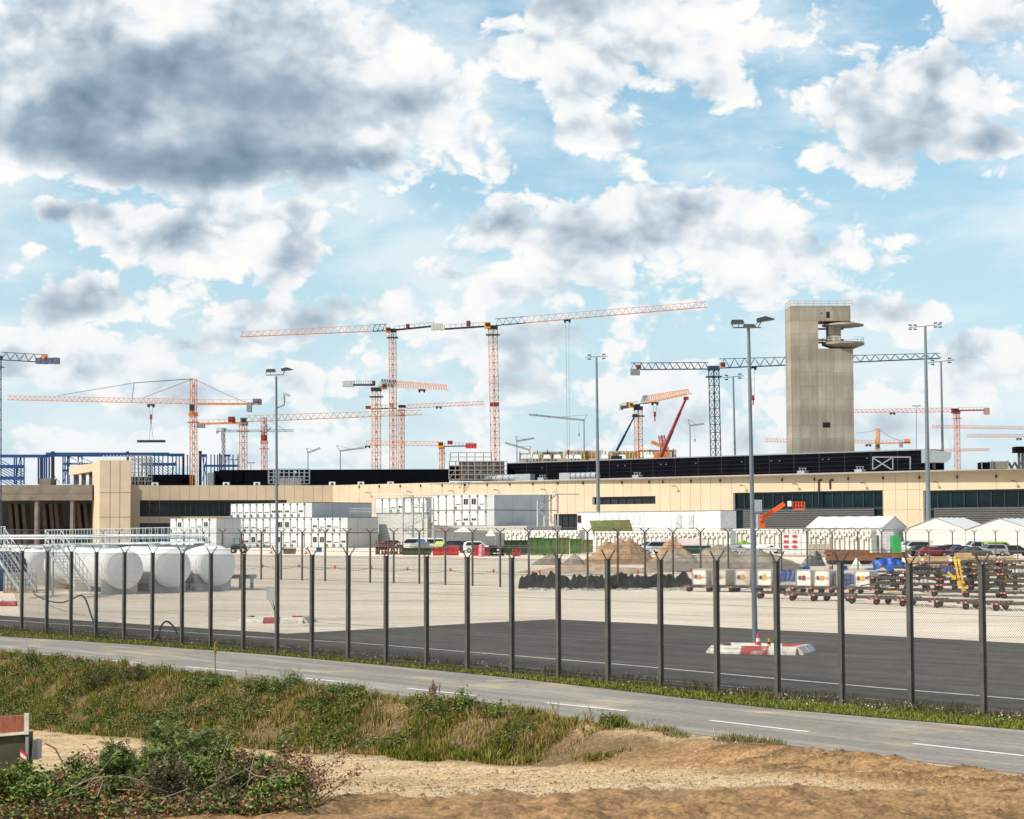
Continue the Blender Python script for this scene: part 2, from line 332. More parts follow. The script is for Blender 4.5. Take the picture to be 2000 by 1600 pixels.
def line(name, pts, w0, z, m=wl):
    P_ = [G(*p) for p in pts]; vs = []
    for i, p in enumerate(P_):
        d = (P_[min(i+1, len(P_)-1)]-P_[max(i-1, 0)]).normalized(); nn_ = Vector((-d.y, d.x, 0))*w0/2
        vs += [(p.x+nn_.x, p.y+nn_.y, z), (p.x-nn_.x, p.y-nn_.y, z)]
    fs = [(2*i, 2*i+1, 2*i+3, 2*i+2) for i in range(len(P_)-1)]
    return tag(MB().add(vs, fs).build(name, m), kind='structure')
line('asphalt_marking', [(-150, 1204), (0, 1212), (250, 1228), (500, 1245), (700, 1257), (1000, 1281), (1250, 1302), (1500, 1325), (1750, 1347), (2000, 1367), (2150, 1380)], .16, .014)
line('asphalt_edge_marking', LINE2, .12, .014)
for q, pts in enumerate([[(560, 1149), (900, 1153), (1300, 1166), (2000, 1192)], [(470, 1160), (640, 1166), (900, 1181), (1400, 1204)], [(860, 1128), (1010, 1128)]]):
    line('apron_marking', pts, .22, .009, M('faded_white_paint', (.68, .63, .56), .8, .3, 2))
NEAR = [(-150, 1276), (0, 1285), (150, 1298), (300, 1313.5), (450, 1329.5), (600, 1346.5), (800, 1370), (1000, 1393), (1200, 1417), (1400, 1440), (1600, 1464), (1900, 1500.5), (2150, 1532)]
rdm = M('road_asphalt', (.285, .255, .22), .9, .16, 6, stain=(.52, .40, .26), stain_amt=.75, stain_scale=.30, stretch=(1, 1, 1), bump=.003, spec=.2)
k = NT(rdm.node_tree); b = k.n['Principled BSDF']; src = b.inputs['Base Color'].links[0].from_socket
gp = k.new('ShaderNodeNewGeometry'); vr = k.new('ShaderNodeVectorRotate', rotation_type='Z_AXIS'); k.l.new(gp.outputs['Position'], vr.inputs[0]); vr.inputs['Angle'].default_value = -math.atan2(TD.y, TD.x)
ms = k.new('ShaderNodeMapping'); ms.inputs['Scale'].default_value = (.12, 1.6, 1); k.l.new(vr.outputs[0], ms.inputs[0])
st = k.ss(k.noise(ms.outputs[0], 1.0, 7, .65, .3), .40, .72, .82, 1.28); k.l.new(k.mix(1., src, k.xyz(st, st, st), 'MULTIPLY'), b.inputs['Base Color'])
sheet('road', FAREDGE+NEAR[::-1], .008, rdm)
for a, b_ in [((-40, 1268), (112, 1281)), ((190, 1288), (281, 1296)), ((365, 1303), (465, 1312)), ((565, 1322.5), (680, 1334)), ((795, 1345), (928, 1359.5)), ((1065, 1373.5), (1225, 1390)), ((1386, 1408), (1579, 1430.5)), ((1783, 1453.5), (2060, 1484))]:
    line('road_marking', [a, b_], .13, .013, M('road_paint', (.78, .75, .70), .8, .15, 6))
# verge between road and fence: dark soil with a mown strip and daisies
VS = M('verge_soil', (.085, .058, .038), .95, .35, 5, bump=.02, spec=.1)
sheet('verge', LINE2+FAREDGE[::-1], .016, VS)
mh = G(978, 1330.5); o = MB().cyl((mh.x, mh.y, .009), (mh.x, mh.y, .016), .42, None, 20).build('manhole_cover', M('cast_iron', (.33, .28, .22), .7), org=(mh.x, mh.y, 0)); tag(o, 'round pale manhole cover set in the grey road near the verge', 'manhole cover')
# ---- grass and weeds: many blades in one mesh
def blades(name, pts, hts, wid, cols, mat, lean=.45, seg=1):
    n = len(pts); ang = rng.uniform(0, 2*np.pi, n); la = rng.uniform(0, 2*np.pi, n); lm = rng.uniform(0, lean, n)*hts
    dx = np.stack([np.cos(ang), np.sin(ang), np.zeros(n)], 1)*(wid*np.ones(n))[:, None]/2
    tip = pts+np.stack([np.cos(la)*lm, np.sin(la)*lm, hts], 1)
    mid = pts*.5+tip*.5+np.array([0, 0, 1])*(hts*.08)[:, None]
    v = np.stack([pts-dx, pts+dx, mid+dx*.8, mid-dx*.8, tip], 1).reshape(-1, 3); i = np.arange(n)*5
    q = np.concatenate([np.stack([i, i+1, i+2], 1), np.stack([i, i+2, i+3], 1), np.stack([i+3, i+2, i+4], 1)])
    return npmesh(name, v, q, mat, np.repeat(cols, 5, 0))
GM = M('plant_blades', rough=.8, var=.15, scale=6, attr=True, spec=.15)
def pal(n, pl, jit=.25):
    pl = np.array(pl); c_ = pl[rng.integers(0, len(pl), n)]; return c_*(1+rng.uniform(-jit, jit, (n, 1)))
# bank weeds
N = 330000
aa = rng.uniform(-52, -6.2, N); wb = np.interp(aa, [-60, -38, -27, -15, -10, -6], [4.8, 4.6, 4.0, 2.6, 2.0, 1.6])
ss_ = rng.uniform(-.15, 1.12, N)*wb
edge = np.clip((-8.0-aa+(fbm(aa*1.2, ss_*1.2, 40)-.47)*7)/1.2-(ss_/wb)*.8, 0, 1)
dens = fbm(aa*1.3, ss_*1.3, 41); keep = (rng.uniform(0, 1, N) < np.clip((dens-.27)*3.2, .12, 1)*edge) & (ss_ > -.1+.35*(fbm(aa*1.5, 0*aa, 60)-.5))
aa, ss_, wb, dens = aa[keep], ss_[keep], wb[keep], dens[keep]; n = len(aa)
bx = E1.x+TD.x*aa+ND.x*ss_; by = E1.y+TD.y*aa+ND.y*ss_; bz = terr(bx, by)[0]
tone = fbm(aa*.55, ss_*.7, 43); t2 = fbm(aa*2.2, ss_*2.2, 47)
cG = pal(n, [(.14, .155, .02), (.19, .185, .025), (.10, .12, .018), (.24, .21, .035), (.06, .075, .014)])
cD = pal(n, [(.34, .235, .10), (.26, .15, .06), (.38, .29, .13), (.20, .10, .045), (.30, .24, .06)])
f = np.clip(.36+(tone-.47)*2.2+(t2-.47)*3.5+(fbm(aa*5, ss_*5, 91)-.47)*3+rng.uniform(-.35, .35, n), 0, 1)[:, None]
cc_ = cG*(1-f)+cD*f
hh = .85*(.05+.30*np.clip(fbm(aa*3.2, ss_*3.2, 92)*2-.55, 0, 1)**1.5+.10*dens)*rng.uniform(.4, 1.3, n)
o = blades('weed_bank', np.stack([bx, by, bz-.02], 1), hh, rng.uniform(.010, .026, n), cc_, GM, .7); tag(o, 'rough green and straw coloured weeds covering the slope below the road', 'weeds', kind='stuff')
# broad leaf clumps in the bank
n = 4200; aa = rng.uniform(-50, -9.5, n); wb = np.interp(aa, [-60, -38, -27, -15, -10], [4.8, 4.6, 4.0, 2.6, 2.0]); ss_ = rng.uniform(-.02, 1.0, n)*wb
kk = fbm(aa*.9, ss_*.9, 51) > .46; aa, ss_ = aa[kk], ss_[kk]
def leaves(name, cen, rad, per, size, cols, mat, flat=.5, shell=False):      # leaf faces scattered through lumps
    m_ = len(cen); idx = np.repeat(np.arange(m_), per); n_ = len(idx)
    d = rng.normal(size=(n_, 3)); d /= np.linalg.norm(d, axis=1)[:, None]; r = rng.uniform(.25 if shell else 0, 1, n_)**(.4)
    p = cen[idx]+d*r[:, None]*rad[idx]
    u = rng.normal(size=(n_, 3)); u[:, 2] *= flat; u /= np.linalg.norm(u, axis=1)[:, None]
    w = np.cross(u, rng.normal(size=(n_, 3))); w /= np.linalg.norm(w, axis=1)[:, None]
    sz = size*rng.uniform(.55, 1.3, n_)[:, None]
    v = np.stack([p-u*sz, p+w*sz*.42, p+u*sz, p-w*sz*.42], 1).reshape(-1, 3); i = np.arange(n_)*4
    q = np.stack([i, i+1, i+2, i+3], 1)
    return npmesh(name, v, q, mat, np.repeat(cols(n_) if callable(cols) else cols, 4, 0))
LM = M('leaf_faces', rough=.6, var=.15, scale=5, attr=True, spec=.3)
bx = E1.x+TD.x*aa+ND.x*ss_; by = E1.y+TD.y*aa+ND.y*ss_; bz = terr(bx, by)[0]; sz = rng.uniform(.10, .32, len(aa))
o = leaves('herb_clumps', np.stack([bx, by, bz+sz*.4], 1), np.stack([sz, sz, sz*.75], 1), 60, .035, lambda n_: pal(n_, [(.07, .10, .014), (.11, .14, .02), (.045, .065, .012), (.17, .17, .03)]), LM)
tag(o, 'low leafy green herbs growing among the dry grass of the slope', 'herbs', kind='stuff')
# mown strip along the far road edge and rough verge
def strip(n, e0, e1, lo, hi):
    x = rng.uniform(-60, 2060, n); ya = np.interp(x, *zip(*e0)); yb = np.interp(x, *zip(*e1)); f_ = rng.uniform(lo, hi, n)
    d = np.array([[*ray(a, b_)] for a, b_ in zip(x, ya+(yb-ya)*f_)]); tt = -CAMZ/d[:, 2]; return np.stack([d[:, 0]*tt, d[:, 1]*tt, np.full(n, .012)], 1)
p = strip(26000, LINE2, FAREDGE, .50, 1.0); nz_ = fbm(p[:, 0]*1.2, p[:, 1]*1.2, 70)
ff = rng.uniform(0, 1, len(p)) < .25+1.4*nz_; p = p[ff]; h = rng.uniform(.02, .085, len(p))
o = blades('grass_strip', p, h, .03, pal(len(p), [(.13, .16, .02), (.17, .19, .025), (.09, .12, .015), (.20, .19, .05)]), GM, .6); tag(o, 'bright green mown grass strip between road and fence', 'grass', kind='stuff')
p = strip(16000, LINE2, FAREDGE, .05, .62); kk = fbm(p[:, 0]*1.5, p[:, 1]*1.5, 71) > .47; p = p[kk]
o = blades('verge_weeds', p, rng.uniform(.04, .20, len(p)), .022, pal(len(p), [(.10, .12, .02), (.16, .14, .06), (.07, .055, .03), (.14, .10, .05)]), GM, .8); tag(o, 'sparse brown and green weeds on the dark soil under the fence', 'weeds', kind='stuff')
p = strip(1100, LINE2, FAREDGE, .25, .85); kk = (fbm(p[:, 0]*1.1, p[:, 1]*1.1, 72) > .50); p = p[kk]; p[:, 2] += rng.uniform(.06, .2, len(p))
o = leaves('daisies', p, np.full((len(p), 3), .03), 2, .020, lambda n_: pal(n_, [(.70, .68, .58)], .1), LM); tag(o, 'tiny white daisies dotted along the verge under the fence', 'flowers', kind='stuff')
# pebbles and clods
n = 9000; x = rng.uniform(0, 2000, n); y = 1440+160*rng.uniform(0, 1, n)**.7; mb = MB()
for a, b_ in zip(x, y):
    q = G(a, b_, -.45); A2, S2 = AS(q)
    if S2 < .5: continue
    z = tz(q); r_ = random.uniform(.004, .018)*(2.2 if random.random() < .06 else 1)
    mb.cyl((q.x, q.y, z-.01), (q.x+random.uniform(-.01, .01), q.y, z+r_*1.2), r_*1.2, r_*.5, 5, 0 if random.random() < .8 else 1)
o = mb.build('pebbles', [M('clod', (.26, .17, .10), .95), M('pebble', (.36, .29, .21), .9)]); tag(o, 'loose stones and soil clods scattered over the sandy track', 'stones', kind='stuff')
#PART3
# ================================================================= MATERIALS FOR BUILT THINGS
beige = M('beige_panel', (.54, .425, .305), .85, .07, .25, stain=(.50, .385, .26), stain_amt=.35, stain_scale=.22)
joint = M('panel_joint_dark', (.20, .15, .10), .9)
black = M('black_cladding', (.004, .004, .007), .9, .25, .3, spec=.04)
grey = M('mid_grey_metal', (.22, .23, .24), .6)
dgrey = M('dark_grey_metal', (.075, .08, .085), .6)
galv = M('galvanised_steel', (.33, .36, .38), .5, .2, 3, metal=.2)
white = M('white_metal', (.76, .76, .74), .6, .07, .6, stain=(.5, .48, .43), stain_amt=.35, stain_scale=.8)
glass = M('teal_glass', (.002, .011, .015), .15, .8, .12, spec=.28)
dglass = M('dark_glass', (.012, .014, .018), .15, .5, .5, spec=.5)
louv = M('grey_louvre', (.085, .083, .085), .6)
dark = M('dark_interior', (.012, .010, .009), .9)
conc = M('raw_concrete', (.30, .265, .22), .9, .16, .35, stain=(.15, .13, .11), stain_amt=.55, stain_scale=.12, stretch=(1, 1, .45))
concd = M('old_brown_concrete', (.20, .165, .135), .9, .22, .3, stain=(.09, .07, .06), stain_amt=.5, stain_scale=.15)
blue = M('blue_steel', (.010, .045, .17), .5, .25, .5)
navy = M('navy_crane_paint', (.018, .045, .085), .5, .2, 1)
orange = M('orange_paint', (.62, .20, .035), .5, .25, .8)
pale_or = M('faded_orange_paint', (.60, .235, .07), .6, .3, .8)
pink = M('haze_paled_red_paint', (.50, .22, .15), .6, .2, .8)  # red mixed paler, distance haze of the far cranes put into the colour
red = M('red_paint', (.42, .025, .025), .5, .25, 1)
dred = M('dark_red_paint', (.23, .025, .025), .5, .25, 1)
char = M('charcoal_paint', (.014, .018, .024), .5, .3, .8)
yel = M('yellow_paint', (.75, .42, .02), .5, .2, 1)
tyre = M('tyre_rubber', (.02, .02, .02), .9)
rust = M('rusty_steel', (.19, .075, .035), .85, .4, 2)
wood = M('timber', (.50, .34, .17), .8, .3, 3)
green = M('green_skip_paint', (.055, .13, .035), .6, .3, .8, stain=(.13, .10, .05), stain_amt=.6, stain_scale=.7)
olive = M('olive_skip_paint', (.13, .15, .045), .7, .35, .6, stain=(.17, .06, .02), stain_amt=.7, stain_scale=.35)
tarp = M('blue_tarpaulin', (.018, .085, .36), .45, .35, 1.5)
wire = M('fence_wire', (.10, .095, .09), .6)
postm = M('grey_post_paint', (.078, .072, .062), .8, .25, 3)
# ================================================================= TERMINAL BUILDING
zt = P(650, 948, 640).z
R0 = P(650, 948, 640); kk_ = (P(2000, 914, 1).z-4); R1 = P(2000, 914, (zt-4)/kk_)
RD = (R1-R0); RD.z = 0; RLEN = RD.length; RD.normalize(); RN = Vector((RD.y, -RD.x, 0))      # RN points towards the camera
L0 = P(262, 950, 632)
LD = (R0-L0); LD.z = 0; LLEN = LD.length; LD.normalize(); LN = Vector((LD.y, -LD.x, 0))
def rs(px, py=960): return (hit(px, py, R0, R1)-R0).dot(RD)
def rz(px, py): return hit(px, py, R0, R1).z
def ls(px, py=960): return (hit(px, py, L0, R0)-L0).dot(LD)
def lz(px, py): return hit(px, py, L0, R0).z
bld = thing('terminal_building', (R0.x, R0.y, 0), 'long low beige panelled terminal building with dark ribbon windows and black set-back storey', 'building')
def slab(mb, O, D, N, s0, s1, z0, z1, th=.6, off=0., mi=0):   # wall piece whose face stands off metres in front of line
    c = O+D*((s0+s1)/2)+N*(off-th/2); c = Vector((c.x, c.y, (z0+z1)/2)); mb.box(c, (s1-s0, th, z1-z0), D, None, mi); return mb
def facade(O, D, N, s0, s1, z1, holes, jts, name='wall'):
    mb = MB(); xs = sorted({s0, s1, *[h[0] for h in holes], *[h[1] for h in holes]})
    for a, b_ in zip(xs[:-1], xs[1:]):
        hs = sorted([h for h in holes if h[0] <= a+1e-6 and h[1] >= b_-1e-6], key=lambda h: h[2]); z = 0
        for h in hs:
            if h[2] > z: slab(mb, O, D, N, a, b_, z, h[2])
            z = h[3]
        if z < z1: slab(mb, O, D, N, a, b_, z, z1)
    for j in jts:
        zz = [(0, z1)]
        for h in holes:
            if h[0] < j < h[1]: zz = [(h[3], z1)]
        for a, b_ in zz: slab(mb, O, D, N, j-.05, j+.05, a+.03, b_-.1, .1, .004, 1)
    mb.build(name, [beige, joint], bld)
zo = rz(1580, 960); zlo = rz(1580, 1034)
W1 = (rs(1432), rs(1724), 1.2, zo); W2 = (rs(1803), RLEN+60, 1.2, zo-.3)
SL = (rs(1157), rs(1280), rz(1220, 985), rz(1220, 970)); DR = (rs(1082), rs(1127), 0.6, rz(1105, 1004))
jts = [rs(x) for x in (662, 682, 702, 722, 741, 761, 782, 802, 822, 843, 864, 886, 908, 930, 952, 973, 996, 1018, 1041, 1064, 1087, 1108, 1124, 1141, 1158, 1199, 1217, 1234, 1252, 1270, 1289, 1309, 1329, 1349, 1368, 1388, 1408, 1429, 1528, 1591, 1657, 1725, 1749, 1772, 1796, 1870, 1946)]
facade(R0, RD, RN, 0, RLEN+60, zt, [W1, W2, SL, DR], jts)
for zz in (zo, rz(1760, 996)): slab(MB(), R0, RD, RN, rs(1725), rs(1800), zz-.05, zz+.05, .1, .004).build('joint_line', joint, bld)
def ribbon(O, D, N, s0, s1, z0, z1, zmid, n, gl=None):
    mb = MB(); slab(mb, O, D, N, s0, s1, z0, z1, .3, -1.0); w_ = mb.build('window', gl or glass, bld)
    fr = MB()
    for i in range(n+1): s_ = s0+(s1-s0)*i/n; slab(fr, O, D, N, max(s0, s_-.14), min(s1, s_+.14), z0, z1, .2, -.78)
    slab(fr, O, D, N, s0, s1, z1-.5, z1-.004, .3, -.7)
    if zmid: slab(fr, O, D, N, s0, s1, zmid-.3, zmid+.3, .3, -.72)
    fr.build('frame', char, w_)
    return w_
zm = rz(1580, 994)
ribbon(R0, RD, RN, W1[0], W1[1], 1.2, zo, zm, 15); ribbon(R0, RD, RN, W2[0], W2[1], 1.2, zo-.3, rz(1900, 994), 24)
ribbon(R0, RD, RN, SL[0], SL[1], SL[2], SL[3], None, 8, dglass); ribbon(R0, RD, RN, DR[0], DR[1], DR[2], DR[3], None, 4, dglass)
for a, b_ in ((rs(1450), rs(1706)), (rs(1823), RLEN+60)):
    mb = MB(); z = 3.2
    while z < zm-.4: slab(mb, R0, RD, RN, a, b_, z, z+.42, .5, -.15); z += .56
    mb.build('louvre_screen', louv, bld)
# left wing
lw1 = (ls(273), ls(560), lz(360, 1009), lz(360, 977)); lw2 = (ls(273), ls(332), 0.8, lz(300, 1022))
facade(L0, LD, LN, -3.2, LLEN, zt, [lw1, lw2], [ls(x) for x in (292, 312, 332, 351, 370, 389, 409, 428, 447, 465, 483, 501, 519, 537, 556, 575, 593, 612, 630)])
ribbon(L0, LD, LN, lw1[0], lw1[1], lw1[2], lw1[3], None, 26); ribbon(L0, LD, LN, lw2[0], lw2[1], .8, lw2[3], None, 5, dglass)
mb = MB(); Bk = Vector((.35, 1, 0)).normalized()               # roofs
mb.prism([(L0.x, L0.y+1, zt-.5), (R0.x, R0.y+1, zt-.5), (R1.x+50, R1.y-50, zt-.5), (R1.x+120, R1.y+150, zt-.5), (L0.x, L0.y+150, zt-.5)], (0, 0, .3))
mb.build('roof', grey, bld)
# tall end block with lit return and projecting canopy
tb = thing('stair_tower_block', (P(220, 1030, 600).x, 600, 0), 'tall beige panelled block with projecting canopy at the left end of the terminal', 'building')
a0 = P(195, 899, 600); a1 = P(255.5, 900, 601); zb = a0.z; D = (a1-a0); D.z = 0; wd = D.length; D.normalize(); N_ = Vector((D.y, -D.x, 0))
bkv = (P(180.5, 902, 625)-a0); bkv.z = 0
mb = MB(); mb.prism([(a0.x, a0.y, 0), (a1.x, a1.y, 0), (a1.x+bkv.x*.9, a1.y+bkv.y*.9, 0), (a0.x+bkv.x, a0.y+bkv.y, 0)], (0, 0, zb))
for px in (215, 234): h_ = hit(px, 950, a0, a1); mb.box((h_.x, h_.y, zb/2), (.12, .1, zb-.3), D, None, 1)
for zz in (P(220, 962, 600).z, P(220, 1010, 600).z): mb.box((a0.x+D.x*wd/2, a0.y+D.y*wd/2, zz), (wd, .1, .12), D, None, 1)
mb.build('wall', [beige, joint], tb)
c0 = P(135, 911, 690); cz0 = P(137, 928, 690).z; b0 = a0+bkv
mb = MB(); dd = Vector((c0.x-b0.x, c0.y-b0.y, 0)); nn_ = Vector((6, 3, 0))
p1 = Vector((b0.x, b0.y, zb-.1)); p2 = Vector((c0.x, c0.y, c0.z)); z1_ = P(181, 921, 625).z
mb.prism([(p1.x, p1.y, z1_), (p1.x, p1.y, p1.z), (p2.x, p2.y, p2.z), (p2.x, p2.y, cz0)], nn_); mb.build('canopy', beige, tb)
mb = MB()
for f_ in (.02, .3, .62, .97):
    q = p1.lerp(p2, f_); mb.box((q.x+2, q.y+.5, (cz0+8)/2), (1.4, 1.4, cz0-8), dd, None, 0)
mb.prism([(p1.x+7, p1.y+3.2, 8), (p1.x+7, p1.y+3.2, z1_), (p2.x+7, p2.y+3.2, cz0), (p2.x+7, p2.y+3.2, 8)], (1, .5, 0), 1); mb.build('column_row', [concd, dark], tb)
mb = MB(); pq = None
for f_ in np.linspace(.05, .98, 9):
    q = p1.lerp(p2, f_); mb.bar((q.x+1, q.y, q.z), (q.x+1.6, q.y, q.z+1.7), .12)
    if pq: mb.bar((pq.x+1.6, pq.y, pq.z+1.7), (q.x+1.6, q.y, q.z+1.7), .10)
    pq = q
mb.build('canopy_railing', M('pale_tube', (.6, .6, .6)), tb); mb = MB()
for px in np.linspace(200, 253, 9): q = P(px, 900, 602); mb.bar((q.x, q.y, zb), (q.x+.4, q.y, zb+1.6), .12)
q0 = P(200, 895, 603); q1 = P(254, 895, 603); mb.bar((q0.x, q0.y, zb+1.3), (q1.x, q1.y, zb+1.3), .1); mb.build('roof_railing', M('pale_tube', (.6, .6, .6)), tb)
# concrete portal structure at far left
Yc = 618
pc = thing('concrete_portal_frame', (P(90, 1030, Yc).x, Yc, 0), 'raw brown concrete frame with open dark bays at the far left', 'building')
def XZ(px, py, Y): q = P(px, py, Y); return q.x, q.z
def pbox(mb, x0, x1, y0, y1, Y, dep=4., mi=0):                # upright box seen between picture columns and rows, at depth Y
    a = P(x0, y1, Y); b_ = P(x1, y0, Y); zlo_ = max(a.z, 0) if y1 < 1100 else 0
    mb.box(((a.x+b_.x)/2, Y+dep/2, (zlo_+b_.z)/2), (b_.x-a.x, dep, b_.z-zlo_), (1, 0, 0), None, mi); return mb
mb = MB(); pbox(mb, -60, 180, 947, 978, Yc, 14); pbox(mb, -60, 180, 966, 977.8, Yc-.4, .35)
for x0, x1 in ((-10, 0), (65, 74), (135, 143)): pbox(mb, x0, x1, 978, 1200, Yc, 3)
mb.build('beam_and_columns', concd, pc)
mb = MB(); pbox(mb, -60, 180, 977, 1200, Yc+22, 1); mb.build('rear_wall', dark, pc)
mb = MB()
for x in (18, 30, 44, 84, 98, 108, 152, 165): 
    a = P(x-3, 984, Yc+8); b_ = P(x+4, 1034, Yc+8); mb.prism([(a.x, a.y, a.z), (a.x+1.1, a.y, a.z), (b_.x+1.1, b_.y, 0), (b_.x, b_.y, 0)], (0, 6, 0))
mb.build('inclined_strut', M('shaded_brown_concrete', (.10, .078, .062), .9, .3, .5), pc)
mb = MB(); pbox(mb, 76, 99, 935, 948, Yc+3, 8); o = mb.build('roof_box', concd, org=(P(88, 940, Yc).x, Yc+7, P(88, 947, Yc).z)); tag(o, 'small dark concrete box on top of the brown portal frame', 'roof box')
# black set-back storeys
def bandR(x0, x1, y0, y1, off, name, m, th=8., zb_=None, parent=None):
    A = R0-RN*off; B_ = R1-RN*off; p0 = hit(x0, y0, A, B_); p1_ = hit(x1, y1, A, B_); z1 = (p0.z+p1_.z)/2
    mb = MB(); s0 = (p0-A).dot(RD); s1 = (p1_-A).dot(RD); slab(mb, A, RD, RN, s0, s1, zt-.6, z1, th, 0)
    return mb, A, s0, s1, z1
mb, A, s0, s1, z1 = bandR(990, 1806, 904, 881.5, 14, '', black, 10)
w_ = (s1-s0)/18
for i in range(19): slab(mb, A, RD, RN, s0+w_*i-.07, s0+w_*i+.07, zt-.5, z1, .1, .05, 1)
for zz in np.linspace(zt, z1, 6)[1:-1]: slab(mb, A, RD, RN, s0, s1, zz-.03, zz+.03, .1, .03, 1)
slab(mb, A, RD, RN, s0, s1, z1, z1+.3, 10.2, .12, 3)
for px in (1060, 1208, 1222, 1292, 1302, 1360, 1450, 1508, 1524, 1608, 1620, 1695):
    h_ = hit(px, 912, A, A+RD); mb.box((h_.x+RN.x*.15, h_.y+RN.y*.15, (zt+z1)/2+1.2), (.55, .3, .32), RD, None, 2)
mb.build('set_back_storey', [black, char, dgrey, grey, white], bld)
mb = MB(); D2 = Vector((1, 0, 0)); yb = 668
for x0, x1, y0 in ((430, 432, 918), (432, 604, 918), (604, 875, 917.5)): pbox(mb, x0, x1, y0, 952, yb, 12)
pbox(mb, 405, 417, 923, 952, yb-3, 10, 1); pbox(mb, 417, 431, 920, 952, yb+.5, 10); pbox(mb, 256, 298, 932, 951, yb+4, 8); pbox(mb, 288, 372, 927, 951, yb, 10)
pbox(mb, 429, 876, 916.6, 918, yb-.2, 13, 2)
mb.build('set_back_storey', [black, grey, dgrey], bld)
# wall lamps and small fittings on the facade
def on_r(px, py): return hit(px, py, R0, R1)
lampn = 0
for px, py in [(724, 963), (804, 962), (886, 960), (974, 958), (1066, 957), (1322, 951), (1455, 950), (1558, 947), (1690, 945), (1831, 943), (1985, 941)]:
    q = on_r(px, py)+RN*.02; mb = MB(); a = q; b_ = q+RN*1.6+Vector((0, 0, .25)); mb.bar(a, b_, .12); mb.box(b_+Vector((0, 0, -.05)), (.8, .5, .22), RD)
    o = mb.build('wall_lamp', char, org=q); tag(o, f'small dark lamp on a bracket, {ORDN[lampn]} from the left along the upper beige wall', 'lamp', 'bracket lamps on the terminal wall'); lampn += 1
mb = MB()
for px in (702, 741, 782, 822, 864, 908, 952, 996, 1041, 1090, 1139, 1215, 1268, 1295, 1350, 1407, 1528, 1591, 1657, 1725, 1796, 1870, 1946):
    q = on_r(px, 948-(px-700)*.0165+3)+RN*.15; MB().box(q, (.35, .3, .7), RD).build('wall_fitting', char, bld)
for i, px in enumerate((1600, 1622)):
    q = on_r(px, 938)+RN*.2; z0 = on_r(px, 985-i*30).z; mb = MB(); mb.bar((q.x, q.y, z0), (q.x, q.y, q.z), .35); b_ = q+RD*.9; mb.bar(q, b_, .4)
    o = mb.build('drain_pipe', char, org=(q.x, q.y, z0)); tag(o, ['long', 'short'][i]+' black pipe with hooked top on the beige wall above the big window', 'pipe', 'black pipes on the terminal wall')
# roof clutter
for i, (px, w2) in enumerate(((1245, 14), (1568, 15), (1680, 16), (1060, 10))):
    A2 = R0-RN*3; q = hit(px, 925, A2, A2+RD); mb = MB(); mb.lo((q.x, q.y, zt-.2), (2.2, 2, 1.0), RD)
    for dx in (-.7, 0, .7): mb.cyl((q.x+dx, q.y, zt+.8), (q.x+dx, q.y, zt+1.5), .15); mb.cyl((q.x+dx, q.y, zt+1.4), (q.x+dx, q.y, zt+1.55), .4)
    o = mb.build('roof_vent', galv, org=(q.x, q.y, zt-.2)); tag(o, ['roof vent with three caps near the middle of the beige roof edge', 'roof vent with three caps left of the concrete tower base', 'roof vent with three caps right below the concrete tower', 'small roof vent between two silver ducts'][i], 'vent', 'roof vents')
for i, (x0, x1, xm) in enumerate(((947, 1040, 1010), (1097, 1166, 1117))):
    A2 = R0-RN*5; a = hit(x0, 930, A2, A2+RD); b_ = hit(x1, 930, A2, A2+RD); m_ = hit(xm, 930, A2, A2+RD); z = zt+1.0; mb = MB()
    sl_ = (1, 2) if i == 0 else (2, 1)
    ca, cb, ba, bb = (a, m_, m_, b_) if i == 0 else (m_, b_, a, m_)
    mb.cyl((ca.x, ca.y, z), (cb.x, cb.y, z), 1.05, None, 12)
    for f_ in np.linspace(0, 1, 6): q = ca.lerp(cb, f_); mb.cyl((q.x, q.y, z), (q.x+RD.x*.25, q.y+RD.y*.25, z), 1.2, None, 12, 1)
    mid = (ba+bb)/2; mb.box((mid.x, mid.y, z), ((bb-ba).length, 2.2, 2.1), RD)
    o = mb.build('ventilation_duct', [galv, grey], org=(mid.x, mid.y, z-1)); tag(o, ['fat silver duct lying on the roof beside the scaffolded block', 'fat silver duct lying on the roof left of a tall light mast'][i], 'duct', 'silver roof ducts')
for i, px in enumerate((303, 442, 502, 649, 705, 763)):
    a = P(px, 948, 645); mb = MB(); mb.lo((a.x, 645, zt-.2), (2.0, 1.6, 1.4)); mb.cyl((a.x, 644.1, zt+.5), (a.x, 644.2, zt+.5), .5, None, 10, 1)
    o = mb.build('air_conditioner', [white, dgrey], org=(a.x, 645, zt-.2)); tag(o, f'small white rooftop unit, {ORDN[i]} from the left on the left wing roof', 'roof unit', 'white rooftop units')
# X braced frame and gondola at right end
A2 = R0-RN*9; mb = MB()
def r9(px, py): return hit(px, py, A2, A2+RD)
for a, b_ in (((1705, 893), (1779, 893)), ((1706, 895), (1741, 917)), ((1741, 895), (1706, 917)), ((1744, 893), (1744, 918)), ((1705, 893), (1705, 917)), ((1778, 893), (1778, 917))): mb.bar(r9(*a), r9(*b_), .26)
q = r9(1744, 918); o = mb.build('braced_frame', M('silver_steel', (.26, .27, .28), .5), org=(q.x, q.y, zt)); tag(o, 'silver steel frame with crossed braces against the black storey', 'steel frame')
Yg = 470; mb = MB(); q = P(1837, 893, Yg); x0 = P(1808, 893, Yg).x; x1 = P(1859, 893, Yg).x
mb.prism([(x0, Yg, P(0, 886, Yg).z+.3), (x1, Yg, q.z+1.1), (x1-.3, Yg, q.z-.4), (x1-1.3, Yg, q.z-1.2), (x0, Yg, q.z-1.2)], (0, 5, 0)); mb.cyl((q.x-1, Yg+2.5, zt-.4), (q.x-1, Yg+2.5, q.z-1), .35, None, 8, 1)
